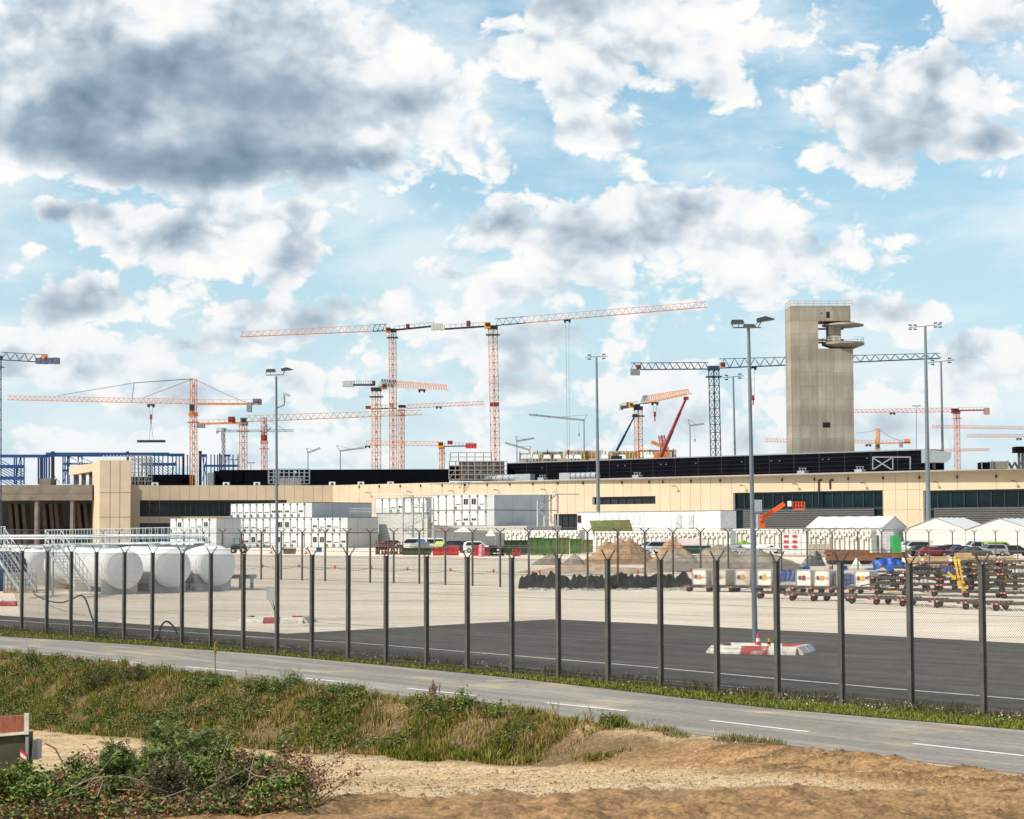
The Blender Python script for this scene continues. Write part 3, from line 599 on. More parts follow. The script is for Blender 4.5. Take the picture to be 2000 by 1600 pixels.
o = mb.build('observation_balcony', [galv, dgrey], org=(q.x, Yg, zt)); tag(o, 'grey metal balcony on a post at the right end of the black storey', 'balcony')
for i, (x0, x1, y0, m_) in enumerate(((1917, 1936, 903, black), (1937, 1970, 901, M('brown_cladding', (.20, .165, .14))))):
    mb = MB(); pbox(mb, x0, x1, y0, 916, 470, 4); a = P(x0, 916, 470); 
    for x in (x0+1, x1-1): pbox(mb, x-.6, x+.6, y0-2, 916, 469.5, .3, 1)
    o = mb.build('plant_cabin', [m_, grey], org=(a.x, 470, a.z)); tag(o, ['low black cabin on the roof at far right', 'low brown cabin on the roof at far right'][i], 'roof cabin')
mb = MB(); pbox(mb, 1985, 2040, 872, 884, 470, 4); pbox(mb, 1990, 1993, 884, 916, 472, 1, 1); pbox(mb, 1997, 2000, 884, 916, 472, 1, 1); a = P(1990, 916, 470)
for k_ in range(5): mb.bar(P(1970+k_*6, 903+(k_ % 2)*12, 472), P(1976+k_*6, 903+((k_+1) % 2)*12, 472), .4, 1)
o = mb.build('roof_portal', [black, dgrey], org=(a.x, 470, a.z)); tag(o, 'black topped steel portal on the roof at the right edge of the view', 'steel frame')
# scaffolded block
Ys = 600; sc = thing('scaffolded_block', (P(930, 935, Ys).x, Ys, zt-1), 'brown block wrapped in scaffolding and netting on the roof, left of the long black storey', 'building')
mb = MB(); pbox(mb, 896, 985, 902, 938, Ys+3, 10); mb.build('netting_wall', M('brown_netting', (.12, .10, .09), .9, .35, .6, stain=(.26, .23, .2), stain_amt=.6, stain_scale=.3), sc)
mb = MB(); pbox(mb, 877, 896, 909, 938, Ys+5, 8); mb.build('dark_side', black, sc)
def scaff(x0, x1, y0, y1, Y, nx_, ny_, th=.18, dep=2., mat_=galv, parent=None, diag=True, rnd=0.):
    mb = MB()
    for k_ in range(nx_+1):
        x = x0+(x1-x0)*k_/nx_; top = y0+random.uniform(0, rnd)
        for d_ in (0, dep): a = P(x, y1, Y); b_ = P(x, top, Y); mb.bar((a.x, Y+d_, a.z), (b_.x, Y+d_, b_.z), th)
    for j_ in range(ny_+1):
        y = y0+(y1-y0)*j_/ny_; a = P(x0, y, Y); b_ = P(x1, y, Y)
        for d_ in (0, dep): mb.bar((a.x, Y+d_, a.z), (b_.x, Y+d_, b_.z), th)
    if diag:
        for k_ in range(0, nx_, 2): mb.bar(P(x0+(x1-x0)*k_/nx_, y1, Y), P(x0+(x1-x0)*(k_+1)/nx_, (y0+y1)/2, Y), th)
    return mb
mb = scaff(877, 990, 901, 936, Ys, 9, 4); mb2 = scaff(879, 960, 884, 901, Ys+2, 5, 2, .15, 2, diag=False)
mb.v, mb.f, mb.m = mb.v+mb2.v, mb.f+[tuple(i+len(mb.v) for i in f_) for f_ in mb2.f], mb.m+mb2.m
mb.build('scaffold', M('scaffold_tube', (.28, .26, .24), .6), sc)
for i, (x0, x1, y0, y1, Y_, nx_, ny_, m_, lab) in enumerate([(524, 604, 916, 945, 655, 8, 4, galv, 'grey scaffolding in front of the black storey behind the left light mast'), (256, 296, 890, 948, 655, 6, 7, M('scaffold_tube'), 'tall grey scaffolding beside the tall beige block')]):
    mb = scaff(x0, x1, y0, y1, Y_, nx_, ny_, .16, 2, rnd=4 if i else 0); a = P((x0+x1)/2, y1, Y_); o = mb.build('scaffolding', m_, org=(a.x, Y_, a.z)); tag(o, lab, 'scaffolding')
mb = MB(); pbox(mb, 545, 588, 933, 948, 662, 4); a = P(566, 948, 662); o = mb.build('concrete_core', conc, org=(a.x, 662, a.z)); tag(o, 'grey concrete stair head behind the scaffolding on the left wing roof', 'concrete block')
# concrete floors under construction behind
cf = thing('unfinished_floor', (P(1160, 898, 760).x, 760, 20), 'unfinished concrete storeys with props and white sacks behind the black storey', 'building')
mb = MB(); Yf = 700
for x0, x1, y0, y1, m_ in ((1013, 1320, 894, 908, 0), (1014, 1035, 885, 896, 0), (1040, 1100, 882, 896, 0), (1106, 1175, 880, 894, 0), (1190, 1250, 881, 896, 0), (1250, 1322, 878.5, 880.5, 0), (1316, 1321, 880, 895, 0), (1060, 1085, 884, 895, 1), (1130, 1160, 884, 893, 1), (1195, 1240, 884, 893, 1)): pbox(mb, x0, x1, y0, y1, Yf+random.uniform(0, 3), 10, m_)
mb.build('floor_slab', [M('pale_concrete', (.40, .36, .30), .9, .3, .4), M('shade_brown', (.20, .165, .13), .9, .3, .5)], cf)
mb = MB()
for x in list(np.linspace(1016, 1316, 46)): mb.bar(P(x, 900, Yf-1), P(x+random.uniform(-1, 1), random.uniform(876, 888), Yf-1), .22, random.randint(0, 1))
mb.build('formwork_prop', [yel, rust], cf)
mb = MB()
for x in (1024, 1030, 1045, 1068, 1088, 1112, 1128, 1180, 1215, 1265, 1275, 1290): a = P(x, 896, Yf-3); mb.lo((a.x, a.y, a.z), (2.6, 2, 1.4), mi=0, taper=.75)
mb.build('white_sack', white, cf)
# ================================================================= CONTROL TOWER SHELL
Yt = 545
tw = thing('concrete_tower', (P(1610, 885, Yt).x, Yt, 0), 'tall raw concrete tower with a square opening and two round platforms near the top', 'tower')
a0 = P(1547, 885, Yt); a1 = P(1669, 885, Yt+.5); D = a1-a0; D.z = 0; wt = D.length; D.normalize(); N_ = Vector((D.y, -D.x, 0)); dep = 9
def tp(px, py): return hit(px, py, a0, a1)
ztop = tp(1605, 597).z; zl = tp(1640, 681).z; zu = tp(1640, 627).z
sO = (tp(1598, 650)-a0).dot(D)
def tpc(mb, s0, s1, z0, z1, mi=0, d0=0, d1=dep):
    c = a0+D*((s0+s1)/2)-N_*((d0+d1)/2); mb.box((c.x, c.y, (z0+z1)/2), (s1-s0, d1-d0, z1-z0), D, None, mi)
wleft = (tp(1543, 720)-a0).dot(D)
cw = M('tower_concrete', (.36, .31, .25), .9, .12, .3, stain=(.155, .13, .10), stain_amt=.6, stain_scale=.10, stretch=(1, 1, .35), bump=.03)
k = NT(cw.node_tree); b = k.n['Principled BSDF']; src = b.inputs['Base Color'].links[0].from_socket
gp = k.new('ShaderNodeNewGeometry'); sp = k.new('ShaderNodeSeparateXYZ'); k.l.new(gp.outputs['Position'], sp.inputs[0]); hx = k.m('ADD', sp.outputs[0], k.m('MULTIPLY', sp.outputs[1], 1.0))
bt = k.new('ShaderNodeTexBrick', offset=0.); k.l.new(k.xyz(hx, sp.outputs[2]), bt.inputs['Vector']); bt.inputs['Scale'].default_value = 1; bt.inputs['Brick Width'].default_value = 2.4; bt.inputs['Row Height'].default_value = 3.6; bt.inputs['Mortar Size'].default_value = .05
bt.inputs['Color1'].default_value = (1, 1, 1, 1); bt.inputs['Color2'].default_value = (.84, .83, .82, 1); bt.inputs['Mortar'].default_value = (.66, .64, .62, 1)
ms = k.xyz(k.m('MULTIPLY', hx, 1.3), k.m('MULTIPLY', sp.outputs[2], .05)); st = k.ss(k.noise(ms, 1., 6, .6), .38, .68, .93, 1.05)
bd = k.noise(k.xyz(0., k.m('MULTIPLY', sp.outputs[2], .16)), 1., 2); bd = k.ss(bd, .35, .65, .86, 1.1)
c1 = k.mix(1., src, bt.outputs[0], 'MULTIPLY'); c1 = k.mix(1., c1, k.xyz(st, st, st), 'MULTIPLY'); c1 = k.mix(1., c1, k.xyz(bd, bd, bd), 'MULTIPLY'); k.l.new(c1, b.inputs['Base Color'])
mb = MB(); tpc(mb, 0, wt, 0, zl); tpc(mb, 0, sO, zl, zu); tpc(mb, 0, wt-.6, zu, ztop)
mb.build('shaft', cw, tw)
wv_ = tp(1614, 830); 
for q, w_, h_ in ((wv_, 2.0, 1.4), (tp(1617, 615), .9, 1.7), (tp(1604, 612), .3, .3)): MB().box(q, (w_, .12, h_), D).build('opening', dark, tw)
q = tp(1652, 660)-N_*(dep*.45)
def disc(mb, zc, r, up): 
    if up: prof = [(0, 1.2), (r*.3, 1.2), (r*.3, .7), (r, -.3), (r, -.62), (r*.5, -1.0), (0, -1.0)]
    else: prof = [(0, .1), (r, .1), (r, -.5), (r*.45, -1.7), (0, -1.7)]
    for (r1, z1), (r2, z2) in zip(prof[:-1], prof[1:]):
        mb.cyl((q.x, q.y, zc+z1), (q.x, q.y, zc+z2-1e-4), r1, r2, 40, 0, False)
kT = Yt/F; rdisc = 41*kT
mb = MB(); disc(mb, tp(1646, 634).z+.6, rdisc, True); mb.build('upper_platform', cw, tw, smooth=True)
zlow = tp(1646, 668).z; mb = MB(); disc(mb, zlow, rdisc*1.02, False); mb.build('lower_platform', cw, tw, smooth=True)
mb = MB(); mb.box((q.x-2.6, q.y, (zlow+tp(0, 640).z)/2), (3.4, 4, tp(0, 634).z-zlow), D); mb.build('core', cw, tw)
mb = MB()
for k_ in range(20):
    t_ = k_*math.pi/10; t2_ = (k_+1)*math.pi/10; x, y = q.x+math.cos(t_)*rdisc, q.y+math.sin(t_)*rdisc; x2, y2 = q.x+math.cos(t2_)*rdisc, q.y+math.sin(t2_)*rdisc
    mb.bar((x, y, zlow), (x, y, zlow+1.4), .07)
    for hz_ in (.7, 1.4): mb.bar((x, y, zlow+hz_), (x2, y2, zlow+hz_), .07)
mb.build('platform_railing', M('pale_tube'), tw)
mb = MB()
for zz in (tp(0, 641).z, tp(0, 663).z, tp(0, 668).z): 
    a = a0+D*(sO-.5)-N_*3; mb.box(((a.x+q.x)/2, (a.y+q.y)/2, zz), ((q-a).xy.length, 1.2, .4), D)
mb.build('link_beam', rust, tw)
mb = MB()
for k_ in range(9):
    c = a0+D*(wt*k_/8)-N_*.2; mb.bar((c.x, c.y, ztop), (c.x, c.y, ztop+1.3), .1)
for zz in (.6, 1.3): a = a0-N_*.2; b_ = a0+D*wt-N_*.2; mb.bar((a.x, a.y, ztop+zz), (b_.x, b_.y, ztop+zz), .12); c = a0-N_*dep; mb.bar((a.x, a.y, ztop+zz), (c.x, c.y, ztop+zz), .12)
mb.build('roof_railing', pink, tw)
#PART4
# ================================================================= BLUE STEEL SKELETON (left)
def steel(x0, x1, y0, y1, Y, cols, rows, diag, lab, thick=.35):
    mb = MB(); a = P((x0+x1)/2, y1, Y)
    for x in cols: mb.bar(P(x, y1, Y), P(x, y0, Y), thick)
    for y, xa, xb, th in rows: mb.bar(P(xa, y, Y), P(xb, y, Y+.5), th)
    for d_ in diag: mb.bar(P(*d_[0], Y+.8), P(*d_[1], Y+.8), thick*.6)
    o = mb.build('steel_skeleton', blue, org=(a.x, Y, a.z)); tag(o, lab, 'steel structure'); return o
ry = lambda k_: [((2, 893+k_*9), (47, 914+k_*9))]
steel(0, 48, 890, 946, 720, (28, 32, 41, 47), [(891, 0, 85, 1.1), (911.5, 0, 46, 1.2), (934, 0, 46, 1.2)], [((2, 899+k_*5), (46, 924+k_*5)) for k_ in range(9)]+[((30, 946), (40, 890)), ((41, 890), (32, 925))], 'blue steel bays with sloping rods at the far left edge')
steel(75, 97, 888, 946, 730, (75, 81, 83, 87, 91, 96), [(891, 75, 97, 1.0)], [], 'tight row of blue steel columns left of the beige canopy', .45)
steel(97, 330, 886, 946, 740, (123, 127, 132, 135, 153, 160), [(887.5, 90, 330, 1.3), (890, 97, 260, .8), (906, 123, 180, .7), (919, 123, 138, .7)], [((123, 925), (135, 890)), ((123, 945), (135, 905)), ((136, 892), (178, 915)), ((150, 890), (200, 912)), ((106, 930), (118, 945)), ((97, 893), (97, 946))], 'long blue steel roof beam behind the tall beige block')
steel(258, 372, 888, 930, 740, (262, 270, 278, 286, 294, 302, 310, 318, 328, 337, 344, 350, 366, 371), [(888, 258, 360, .8), (907, 275, 345, 1.1), (889.5, 330, 360, .8)], [((258+k_*7, 895), (300+k_*7, 928)) for k_ in range(8)]+[((335, 928), (345, 895))], 'blue steel lattice between the beige block and the orange crane', .3)
steel(395, 466, 888, 948, 740, (398, 403, 412, 419, 425, 432, 440, 447, 455, 465), [(890, 392, 404, 1.0), (910, 397, 466, .8), (890, 438, 450, .8)], [((395, 892), (404, 940)), ((404, 892), (395, 940)), ((440, 905), (448, 890))], 'thin blue steel uprights right of the orange crane mast', .3)
for i, (x, y0, w2, lab) in enumerate(((80, 892, 5, 'left of the two thick pillars'), (103, 884, 7, 'tallest at the left'), (249, 884, 6, 'rising behind the beige block'), (358, 889, 5, 'left of the orange crane mast'), (391, 883, 6, 'right of the orange crane mast'), (429, 888, 3, 'thin one beside the grey cladding'))):
    a = P(x, 948, 745); b_ = P(x, y0, 745); o = MB().cyl(a, b_, w2/2*745/F, None, 10).cyl(b_-Vector((0, 0, .5)), b_+Vector((0, 0, .4)), w2/2*745/F*1.15, None, 10).build('steel_pillar', M('black_pillar', (.015, .017, .025), .6), org=a); tag(o, f'round black pillar, {lab}', 'pillar', 'black pillars of the unfinished hall')
# ================================================================= CRANES
def truss(mb, p, q, w, h=None, n=None, r=.12, tri=False, mi=0, up=None, h2=None):
    p = Vector(p); q = Vector(q); h = h or w; h2 = h2 or h; d = (q-p); L = d.length; d.normalize()
    if abs(d.z) > .8: u = Vector((.8, .6, 0)); v_ = d.cross(u).normalized(); u = v_.cross(d)
    else: v_ = Vector((0, 0, 1)); v_ = (v_-d*v_.dot(d)).normalized(); u = v_.cross(d).normalized()
    n = n or max(3, int(L/(h*1.05)))
    def pt(i, a, b_): f_ = i/n; hh_ = h+(h2-h)*f_; return p+d*(L*f_)+u*(a*w/2)+v_*(b_*hh_)
    if tri:
        ch = [(-1, 0), (1, 0), (0, 1)]
    else: ch = [(-1, -.5), (1, -.5), (1, .5), (-1, .5)]
    for a, b_ in ch:
        mb.cyl(pt(0, a, b_), pt(n, a, b_), r, None, 4, mi)
    m_ = len(ch)
    for i in range(n):
        for c_ in range(m_):
            A_, B_ = ch[c_], ch[(c_+1) % m_]
            if tri and c_ > 0:
                if c_ == 1: mb.cyl(pt(i, *A_), pt(i+.5, *B_), r*.62, None, 3, mi, False); mb.cyl(pt(i+.5, *B_), pt(i+1, *A_), r*.62, None, 3, mi, False)
                else: mb.cyl(pt(i, *B_), pt(i+.5, *A_), r*.62, None, 3, mi, False); mb.cyl(pt(i+.5, *A_), pt(i+1, *B_), r*.62, None, 3, mi, False)
            else:
                if i % 2: A_, B_ = B_, A_
                mb.cyl(pt(i, *A_), pt(i+1, *B_), r*.62, None, 3, mi, False)
                if not tri: mb.cyl(pt(i, *A_), pt(i, *B_), r*.6, None, 3, mi, False)
    return mb
def crane(lab, Y, mx, my0, mx1, my1, mw, cm, jib, jh, jy=0., jm=None, cj=None, cw_=None, cwm=None, cab=None, cabm=None, winch=None, apex=None, ties=(), trolley=None, hook=None, load=None, dk=0, cjm=None, r=None, jh2=None, bandy=None, group='tower cranes around the airport site', name='tower_crane'):
    k_ = Y/F; r = r or max(.12, .66*k_); jm = jm or cm
    base = P(mx1, my1, Y); top = P(mx, my0, Y); bz = Vector((base.x, base.y, 0)) if True else base
    low = base+(base-top).normalized()*(base.z if base.z > 0 else 0)
    t_ = thing(name, (low.x, low.y, 0), lab, 'crane', group)
    mb = truss(MB(), (low.x, low.y, max(0, low.z)), top, mw*k_*.78, None, None, r*.95)
    mb.build('mast', cm, t_)
    mb = MB(); mb.box(top+Vector((0, 0, .4)), (mw*k_*1.25, mw*k_*1.25, 1.2)); MB().box(top+Vector((0, 0, -2.2)), (mw*k_*1.7, mw*k_*1.7, .25)).build('service_platform', char if dk else cm, t_)
    mb.build('slewing_ring', char if dk else cm, t_)
    (x0, y0), (x1, y1) = jib; a = P(x0, y0, Y); b_ = P(x1, y1, Y+jy)
    mb = MB()
    if dk:
        m_ = a.lerp(b_, dk); truss(mb, a, m_, jh*k_*.8, jh*k_, None, r*1.1, True, 1, h2=(jh+((jh2 or jh)-jh)*dk)*k_); truss(mb, m_, b_, jh*k_*.8, (jh+((jh2 or jh)-jh)*dk)*k_, None, r*.85, True, 0, h2=(jh2 or jh)*(Y+jy)/F)
    else: truss(mb, a, b_, jh*k_*.8, jh*k_, None, r*.85, True, 0, h2=(jh2 or jh)*(Y+jy)/F)
    mb.build('jib', [jm, char], t_)
    if cj:
        (x0, y0), (x1, y1), hh_ = cj; a = P(x0, y0, Y); b_ = P(x1, y1, Y-jy*.25); mb = MB(); d_ = (b_-a); mid = (a+b_)/2
        if hh_ < 0: truss(mb, a, b_, -hh_*k_*.8, -hh_*k_, None, r, True)
        else:
            mb.box(mid, (d_.length, 1.6, hh_*k_), d_, None); sd = Vector((0, 1, 0)).cross(d_).normalized()
            for f_ in np.linspace(0, 1, 9): q_ = a.lerp(b_, f_); mb.bar(q_, q_+Vector((0, 0, 1.4)), .1)
            mb.bar(a+Vector((0, 0, 1.4)), b_+Vector((0, 0, 1.4)), .1)
        mb.build('counter_jib', cjm or cm, t_)
    if cw_:
        x0, x1, y0, y1 = cw_; mb = MB(); Yw = Y-jy*.25; a = P(x0, y1, Yw); b_ = P(x1, y0, Yw); n_ = 4
        for i in range(n_): w2 = (b_.x-a.x)/n_; mb.box((a.x+w2*(i+.5), Yw, (a.z+b_.z)/2), (w2*.92, 2.2, (b_.z-a.z)*(1 if i % 2 else .94)))
        mb.build('counterweight', cwm or grey, t_)
    if cab:
        x0, x1, y0, y1 = cab; a = P(x0, y1, Y-2); b_ = P(x1, y0, Y-2); mb = MB(); mb.box(((a.x+b_.x)/2, Y-2.4, (a.z+b_.z)/2), (b_.x-a.x, 1.8, b_.z-a.z)); mb.box(((a.x+b_.x)/2+.1, Y-3.4, (a.z*.4+b_.z*.6)), ((b_.x-a.x)*.7, .3, (b_.z-a.z)*.5), mi=1)
        mb.build('cab', [cabm or white, dglass], t_)
    if winch:
        x0, x1, y0, y1 = winch[:4]; a = P(x0, y1, Y); b_ = P(x1, y0, Y); mb = MB(); mb.box(((a.x+b_.x)/2, Y, (a.z+b_.z)/2), (b_.x-a.x, 1.6, b_.z-a.z)); mb.cyl(((a.x+b_.x)/2, Y-1.4, (a.z+b_.z)/2), ((a.x+b_.x)/2, Y-.7, (a.z+b_.z)/2), (b_.z-a.z)*.35, None, 8)
        mb.build('winch', winch[4] if len(winch) > 4 else dred, t_)
    if apex:
        ax, ay = apex; A_ = P(ax, ay, Y); mb = MB(); truss(mb, top+Vector((0, 0, .6)), A_, mw*k_*.75, None, 5, r); mb.build('apex', cm, t_)
        mb = MB()
        for q_ in ties:
            for u_, v_ in zip(([apex]+list(q_))[:-1], q_): mb.cyl(P(*u_, Y), P(*v_, Y), .14, None, 4)
        mb.build('tie_rod', grey, t_)
    if trolley:
        x, y = trolley; q_ = P(x, y, Y+jy*.5); mb = MB(); mb.box(q_, (2.4, 1.4, .5)); 
        for dx in (-.8, .8): mb.cyl(q_+Vector((dx, -.8, -.5)), q_+Vector((dx, .8, -.5)), .35, None, 6)
        mb.build('trolley', char, t_)
        if hook:
            hx_, hy_ = hook; mb = MB(); e_ = P(hx_, hy_, Y+jy*.5)
            for dx in (-.55, .55): mb.cyl(q_+Vector((dx, 0, 0)), e_+Vector((dx*.6, 0, 0)), .045, None, 4)
            mb.build('hoist_rope', dgrey, t_)
            mb = MB(); mb.box(e_, (.9, .7, 1.5), taper=.6); mb.cyl(e_-Vector((0, 0, 2.2)), e_, .2, None, 6); mb.build('hook_block', dred, t_)
            if load:
                (x0, x1, y) = load; a = P(x0, y, Y+jy*.5); b_ = P(x1, y, Y+jy*.5); mb = MB(); mb.box((a+b_)/2, ((b_-a).length, .6, .8)); 
                for f_ in (.42, .58): mb.cyl(e_-Vector((0, 0, 2)), a.lerp(b_, f_), .05, None, 4)
                o = mb.build('hoisted_beam', char, org=(a+b_)/2); tag(o, 'long dark beam hanging level from the crane hook above the beige block', 'beam')
    if bandy:
        mb = MB(); f_ = P(mx+(mx1-mx)*(bandy-my0)/(my1-my0), bandy, Y); mb.box(f_, (mw*k_, mw*k_, 1.3)); mb.build('mast_collar', dred, t_)
    return t_
crane('dark blue tower crane half cut off by the left edge of the view', 560, -4, 702, -4, 945, 12, navy, ((-6, 700), (-120, 695)), 18, jm=navy, cj=((2, 703), (92, 708), -15), cw_=(70, 116, 699, 711), cwm=M('purple_weight', (.09, .09, .16)), winch=(82, 92, 694, 703, orange))
crane('orange tower crane with pointed apex and stay rods above the beige block', 660, 377.5, 812, 378.5, 945, 13, orange, ((372, 789), (15, 781)), 9, cj=((384, 789), (511, 789), 3.5), cw_=(482, 492, 786, 805), winch=(494, 510, 779, 788, M('slate_blue_paint', (.10, .12, .25))), apex=(378, 740), ties=([(262, 748), (112, 773)], [(280, 777)], [(430, 765), (480, 786)], [(262, 748), (257, 786)]), cab=(371, 379, 790, 804), cabm=dgrey, trolley=(295, 791), hook=(295, 814), load=(268, 323, 862), jh2=8)
crane('orange flat-top crane with red winch box and long jib passing behind the left light mast', 700, 475, 830, 475, 914, 14, pale_or, ((480, 824), (824, 810)), 12, jh2=9, cj=((470, 826), (386, 828), 3.5), cw_=(386, 400, 829, 836), winch=(446, 459, 814, 825), cab=(470, 482, 816, 829), cabm=grey, cjm=orange)
crane('tall flat-top crane with pale orange jib reaching left, left of the two highest', 720, 766.5, 648, 768, 916, 13, pale_or, ((757, 646), (469, 658)), 13, jh2=9, dk=.10, cj=((770, 645), (848, 637), 3), cjm=char, winch=(793, 800, 633, 640), cab=(753, 763, 640, 650), cabm=orange, bandy=None)
crane('tallest flat-top crane with orange jib reaching up right and two hoist ropes', 690, 962.5, 642, 967.5, 898, 16, pale_or, ((968, 636), (1380, 600)), 13, jh2=11, dk=.14, cj=((958, 637), (868, 643), 3), cjm=char, cw_=(842, 866, 632, 645), cwm=M('white_and_grey_weight', (.5, .5, .48)), winch=(911, 919, 627, 637), cab=(946, 958, 630, 642), cabm=M('orange_cab', (.8, .30, .03)), trolley=(1108, 626), hook=(1110, 883), bandy=790)
crane('short-jibbed orange crane with white counterweight, in front of the tall left crane', 690, 735, 763, 735, 916, 16, orange, ((744, 755), (873, 762)), 14, jh2=10, jy=-60, dk=.25, cj=((728, 752), (692, 752), 4), cjm=char, cw_=(669, 692, 744, 756), cwm=M('white_and_grey_weight'), winch=(727, 733, 744, 752), cab=(745, 756, 750, 761), cabm=M('orange_cab'), trolley=(824, 762), jm=pale_or)
crane('pale orange crane with grey and orange cab, just right of the tall left crane mast', 800, 784, 801, 784, 916, 11, pale_or, ((795, 798), (946, 790)), 8, jh2=6, cj=((782, 797), (724, 799), 2), cjm=char, cw_=(714, 724, 793, 799), cwm=dred, winch=(762, 769, 788, 795), cab=(775, 795, 790, 800), cabm=white, trolley=(857, 795))
crane('low orange crane with a jib reaching left behind the masts and red counterweight', 850, 863, 876, 863, 914, 9, pale_or, ((858, 871), (714, 869)), 8, cj=((868, 872), (926, 871), 2), cjm=char, cw_=(909, 931, 866, 876), cwm=red, winch=(874, 884, 861, 868), cab=(855, 866, 863, 874), cabm=M('orange_cab'), trolley=(718, 872))
crane('dark red crane with a short raised jib, left of the left light mast', 800, 516, 866, 516, 914, 11, pink, ((513, 850), (529, 836)), 9, cj=((516, 856), (510, 846), 4), winch=(510, 521, 850, 862, dred), apex=(515, 815), ties=([(522, 838)], [(560, 842)]), jm=dred)
crane('thin grey crane behind the blue steel, beside the orange flat-top mast', 900, 436, 848, 437, 914, 6, grey, ((440, 844), (573, 843)), 4, cj=((436, 843), (423, 842), 2), apex=(438, 836), ties=([(450, 842)],), cw_=(423, 426, 843, 847), jm=grey)
crane('orange crane with steep foreshortened jib near the middle right', 660, 1246.5, 800, 1247.5, 888, 14, orange, ((1255, 789), (1345, 769)), 15, jh2=9, jy=-55, dk=.12, cj=((1246, 792), (1215, 796), 5), cjm=char, cw_=(1209, 1217, 790, 801), cwm=M('white_and_grey_weight'), cab=(1228, 1236, 787, 797), cabm=yel, winch=(1224, 1230, 786, 794), trolley=(1279, 787), hook=(1279, 809), jm=pale_or)
crane('dark blue heavy lattice crane whose jib passes behind the concrete tower', 600, 1394, 722, 1398, 892, 18, navy, ((1406, 719), (1837, 700)), 18, jh2=10, cj=((1384, 721), (1232, 722), -13), cw_=(1231, 1250, 722, 733), cwm=grey, winch=(1243, 1252, 713, 720, dred), cab=(1405, 1416, 708, 720), cabm=M('red_white_cab', (.5, .25, .2)), trolley=(1470, 718), hook=(1471, 777), r=.16)
crane('haze-pale red crane standing alone at the right with jib pointing left', 900, 1868.5, 808, 1870, 916, 10, pink, ((1860, 805), (1668, 806)), 8, jh2=6, cj=((1872, 802), (1930, 801), 2.5), cw_=(1922, 1932, 797, 810), cwm=M('brown_weight', (.35, .22, .16)), cab=(1858, 1872, 798, 808), cabm=dred, cjm=dred, trolley=(1743, 807))
crane('small orange crane with an apex low behind the black storey, right of the tower', 880, 1714, 866, 1714, 895, 7, orange, ((1710, 866), (1494, 863)), 6, jh2=6, cj=((1716, 866), (1778, 865), 2.5), cw_=(1757, 1763, 863, 874), winch=(1766, 1776, 858, 866, orange), apex=(1715, 837), ties=([(1700, 843), (1672, 846)], [(1740, 855), (1762, 862)]), cab=(1711, 1717, 868, 876), cabm=dgrey, trolley=(1696, 869), jm=pale_or)
for lab, x0, y0, x1, y1, mx_ in (('upper of three distant haze-pale red jibs crossing at the right edge', 1820, 836, 2040, 839, 2036), ('middle of three distant haze-pale red jibs crossing at the right edge', 1888, 854, 2050, 854, 2046), ):
    crane(lab, 1000, mx_, y1, mx_, 914, 8, pink, ((mx_-4, y1), (x0, y0)), 5.5, trolley=(1990, 857) if y0 > 850 else None)
crane('lowest distant haze-pale red jib crossing behind the lone right crane', 1000, 1790, 882, 1790, 914, 7, pink, ((1792, 883), (1933, 880)), 5, jh2=4)
# light folding cranes
def small_crane(lab, Y, x, y0, y1, tip, forks, w2=2.4, cnt=None):
    a = P(x, y1, Y); b_ = P(x-.5, y0, Y); t_ = thing('folding_crane', (a.x, a.y, 0), lab, 'crane', 'small grey cranes on the skyline'); k_ = Y/F
    MB().cyl((a.x, a.y, 0), b_, w2*k_*.6, w2*k_*.4, 6).build('mast', grey, t_)
    mb = MB(); tt = P(*tip, Y); truss(mb, b_, tt, 1.8*k_, 2.4*k_, None, .13, True); mb.build('jib', grey, t_)
    mb = MB()
    for f_ in forks: mb.cyl(b_, P(*f_, Y), .22, .12, 4); mb.cyl(P(*f_, Y), b_.lerp(tt, .55), .08, None, 3)
    if cnt: mb.cyl(P(*cnt[0], Y), P(*cnt[1], Y), .08, None, 3); mb.cyl(P(*cnt[1], Y)+Vector((0, 0, 1)), P(*cnt[1], Y), .3, None, 5)
    mb.build('stay', grey, t_)
small_crane('small grey folding crane right of the left light mast', 780, 602, 886, 914, (626, 876), [(599, 875)])
small_crane('small grey folding crane with forked top, left of the orange crane group', 780, 665, 882, 914, (711, 876), [(657, 870)])
small_crane('grey folding crane with long jib reaching left above the unfinished storeys', 700, 1141, 822, 888, (1033, 811), [(1147, 810)], 3, ((1131, 824), (1131, 852)))
small_crane('grey folding crane with raised jib behind the scaffolded block', 720, 1010, 863, 900, (1044, 857), [(1007, 852)])
small_crane('low grey folding crane with drooping jib beside the scaffolded block', 720, 1034, 880, 900, (986, 866), [(1037, 872)])
small_crane('grey folding crane standing between red boom and blue crane', 720, 1348, 833, 892, (1375, 829), [(1344, 819)], 3, ((1357, 834), (1357, 863)))
def boom(lab, Y, a, b_, w2, m_, name='mobile_crane'):
    p = P(*a, Y); q_ = P(*b_, Y); t_ = thing(name, (p.x, p.y, p.z-1), lab, 'crane'); k_ = Y/F
    for i, (u_, v_, s_) in enumerate(((0, .45, 1), (.45, .75, .8), (.75, 1, .6))): MB().cyl(p.lerp(q_, u_), p.lerp(q_, v_), w2*k_*s_*.6, None, 6).build('boom_section', m_, t_)
    MB().box(p-Vector((0, 0, 2.4)), (3.5, 2.2, 1.6)).build('carrier', m_, t_); MB().box(q_, (1.6, 1, 1)).build('boom_head', m_, t_)
boom('red telescopic boom leaning right beside the orange crane', 640, (1290, 893), (1340, 778), 7, dred); boom('dark slanting boom crossing the orange crane mast from lower left', 640, (1204, 881), (1240, 812), 4, char)
tt = thing('piling_rig', P(1288, 893, 650), 'small orange rig with a slanted arm beside the red boom', 'machine')
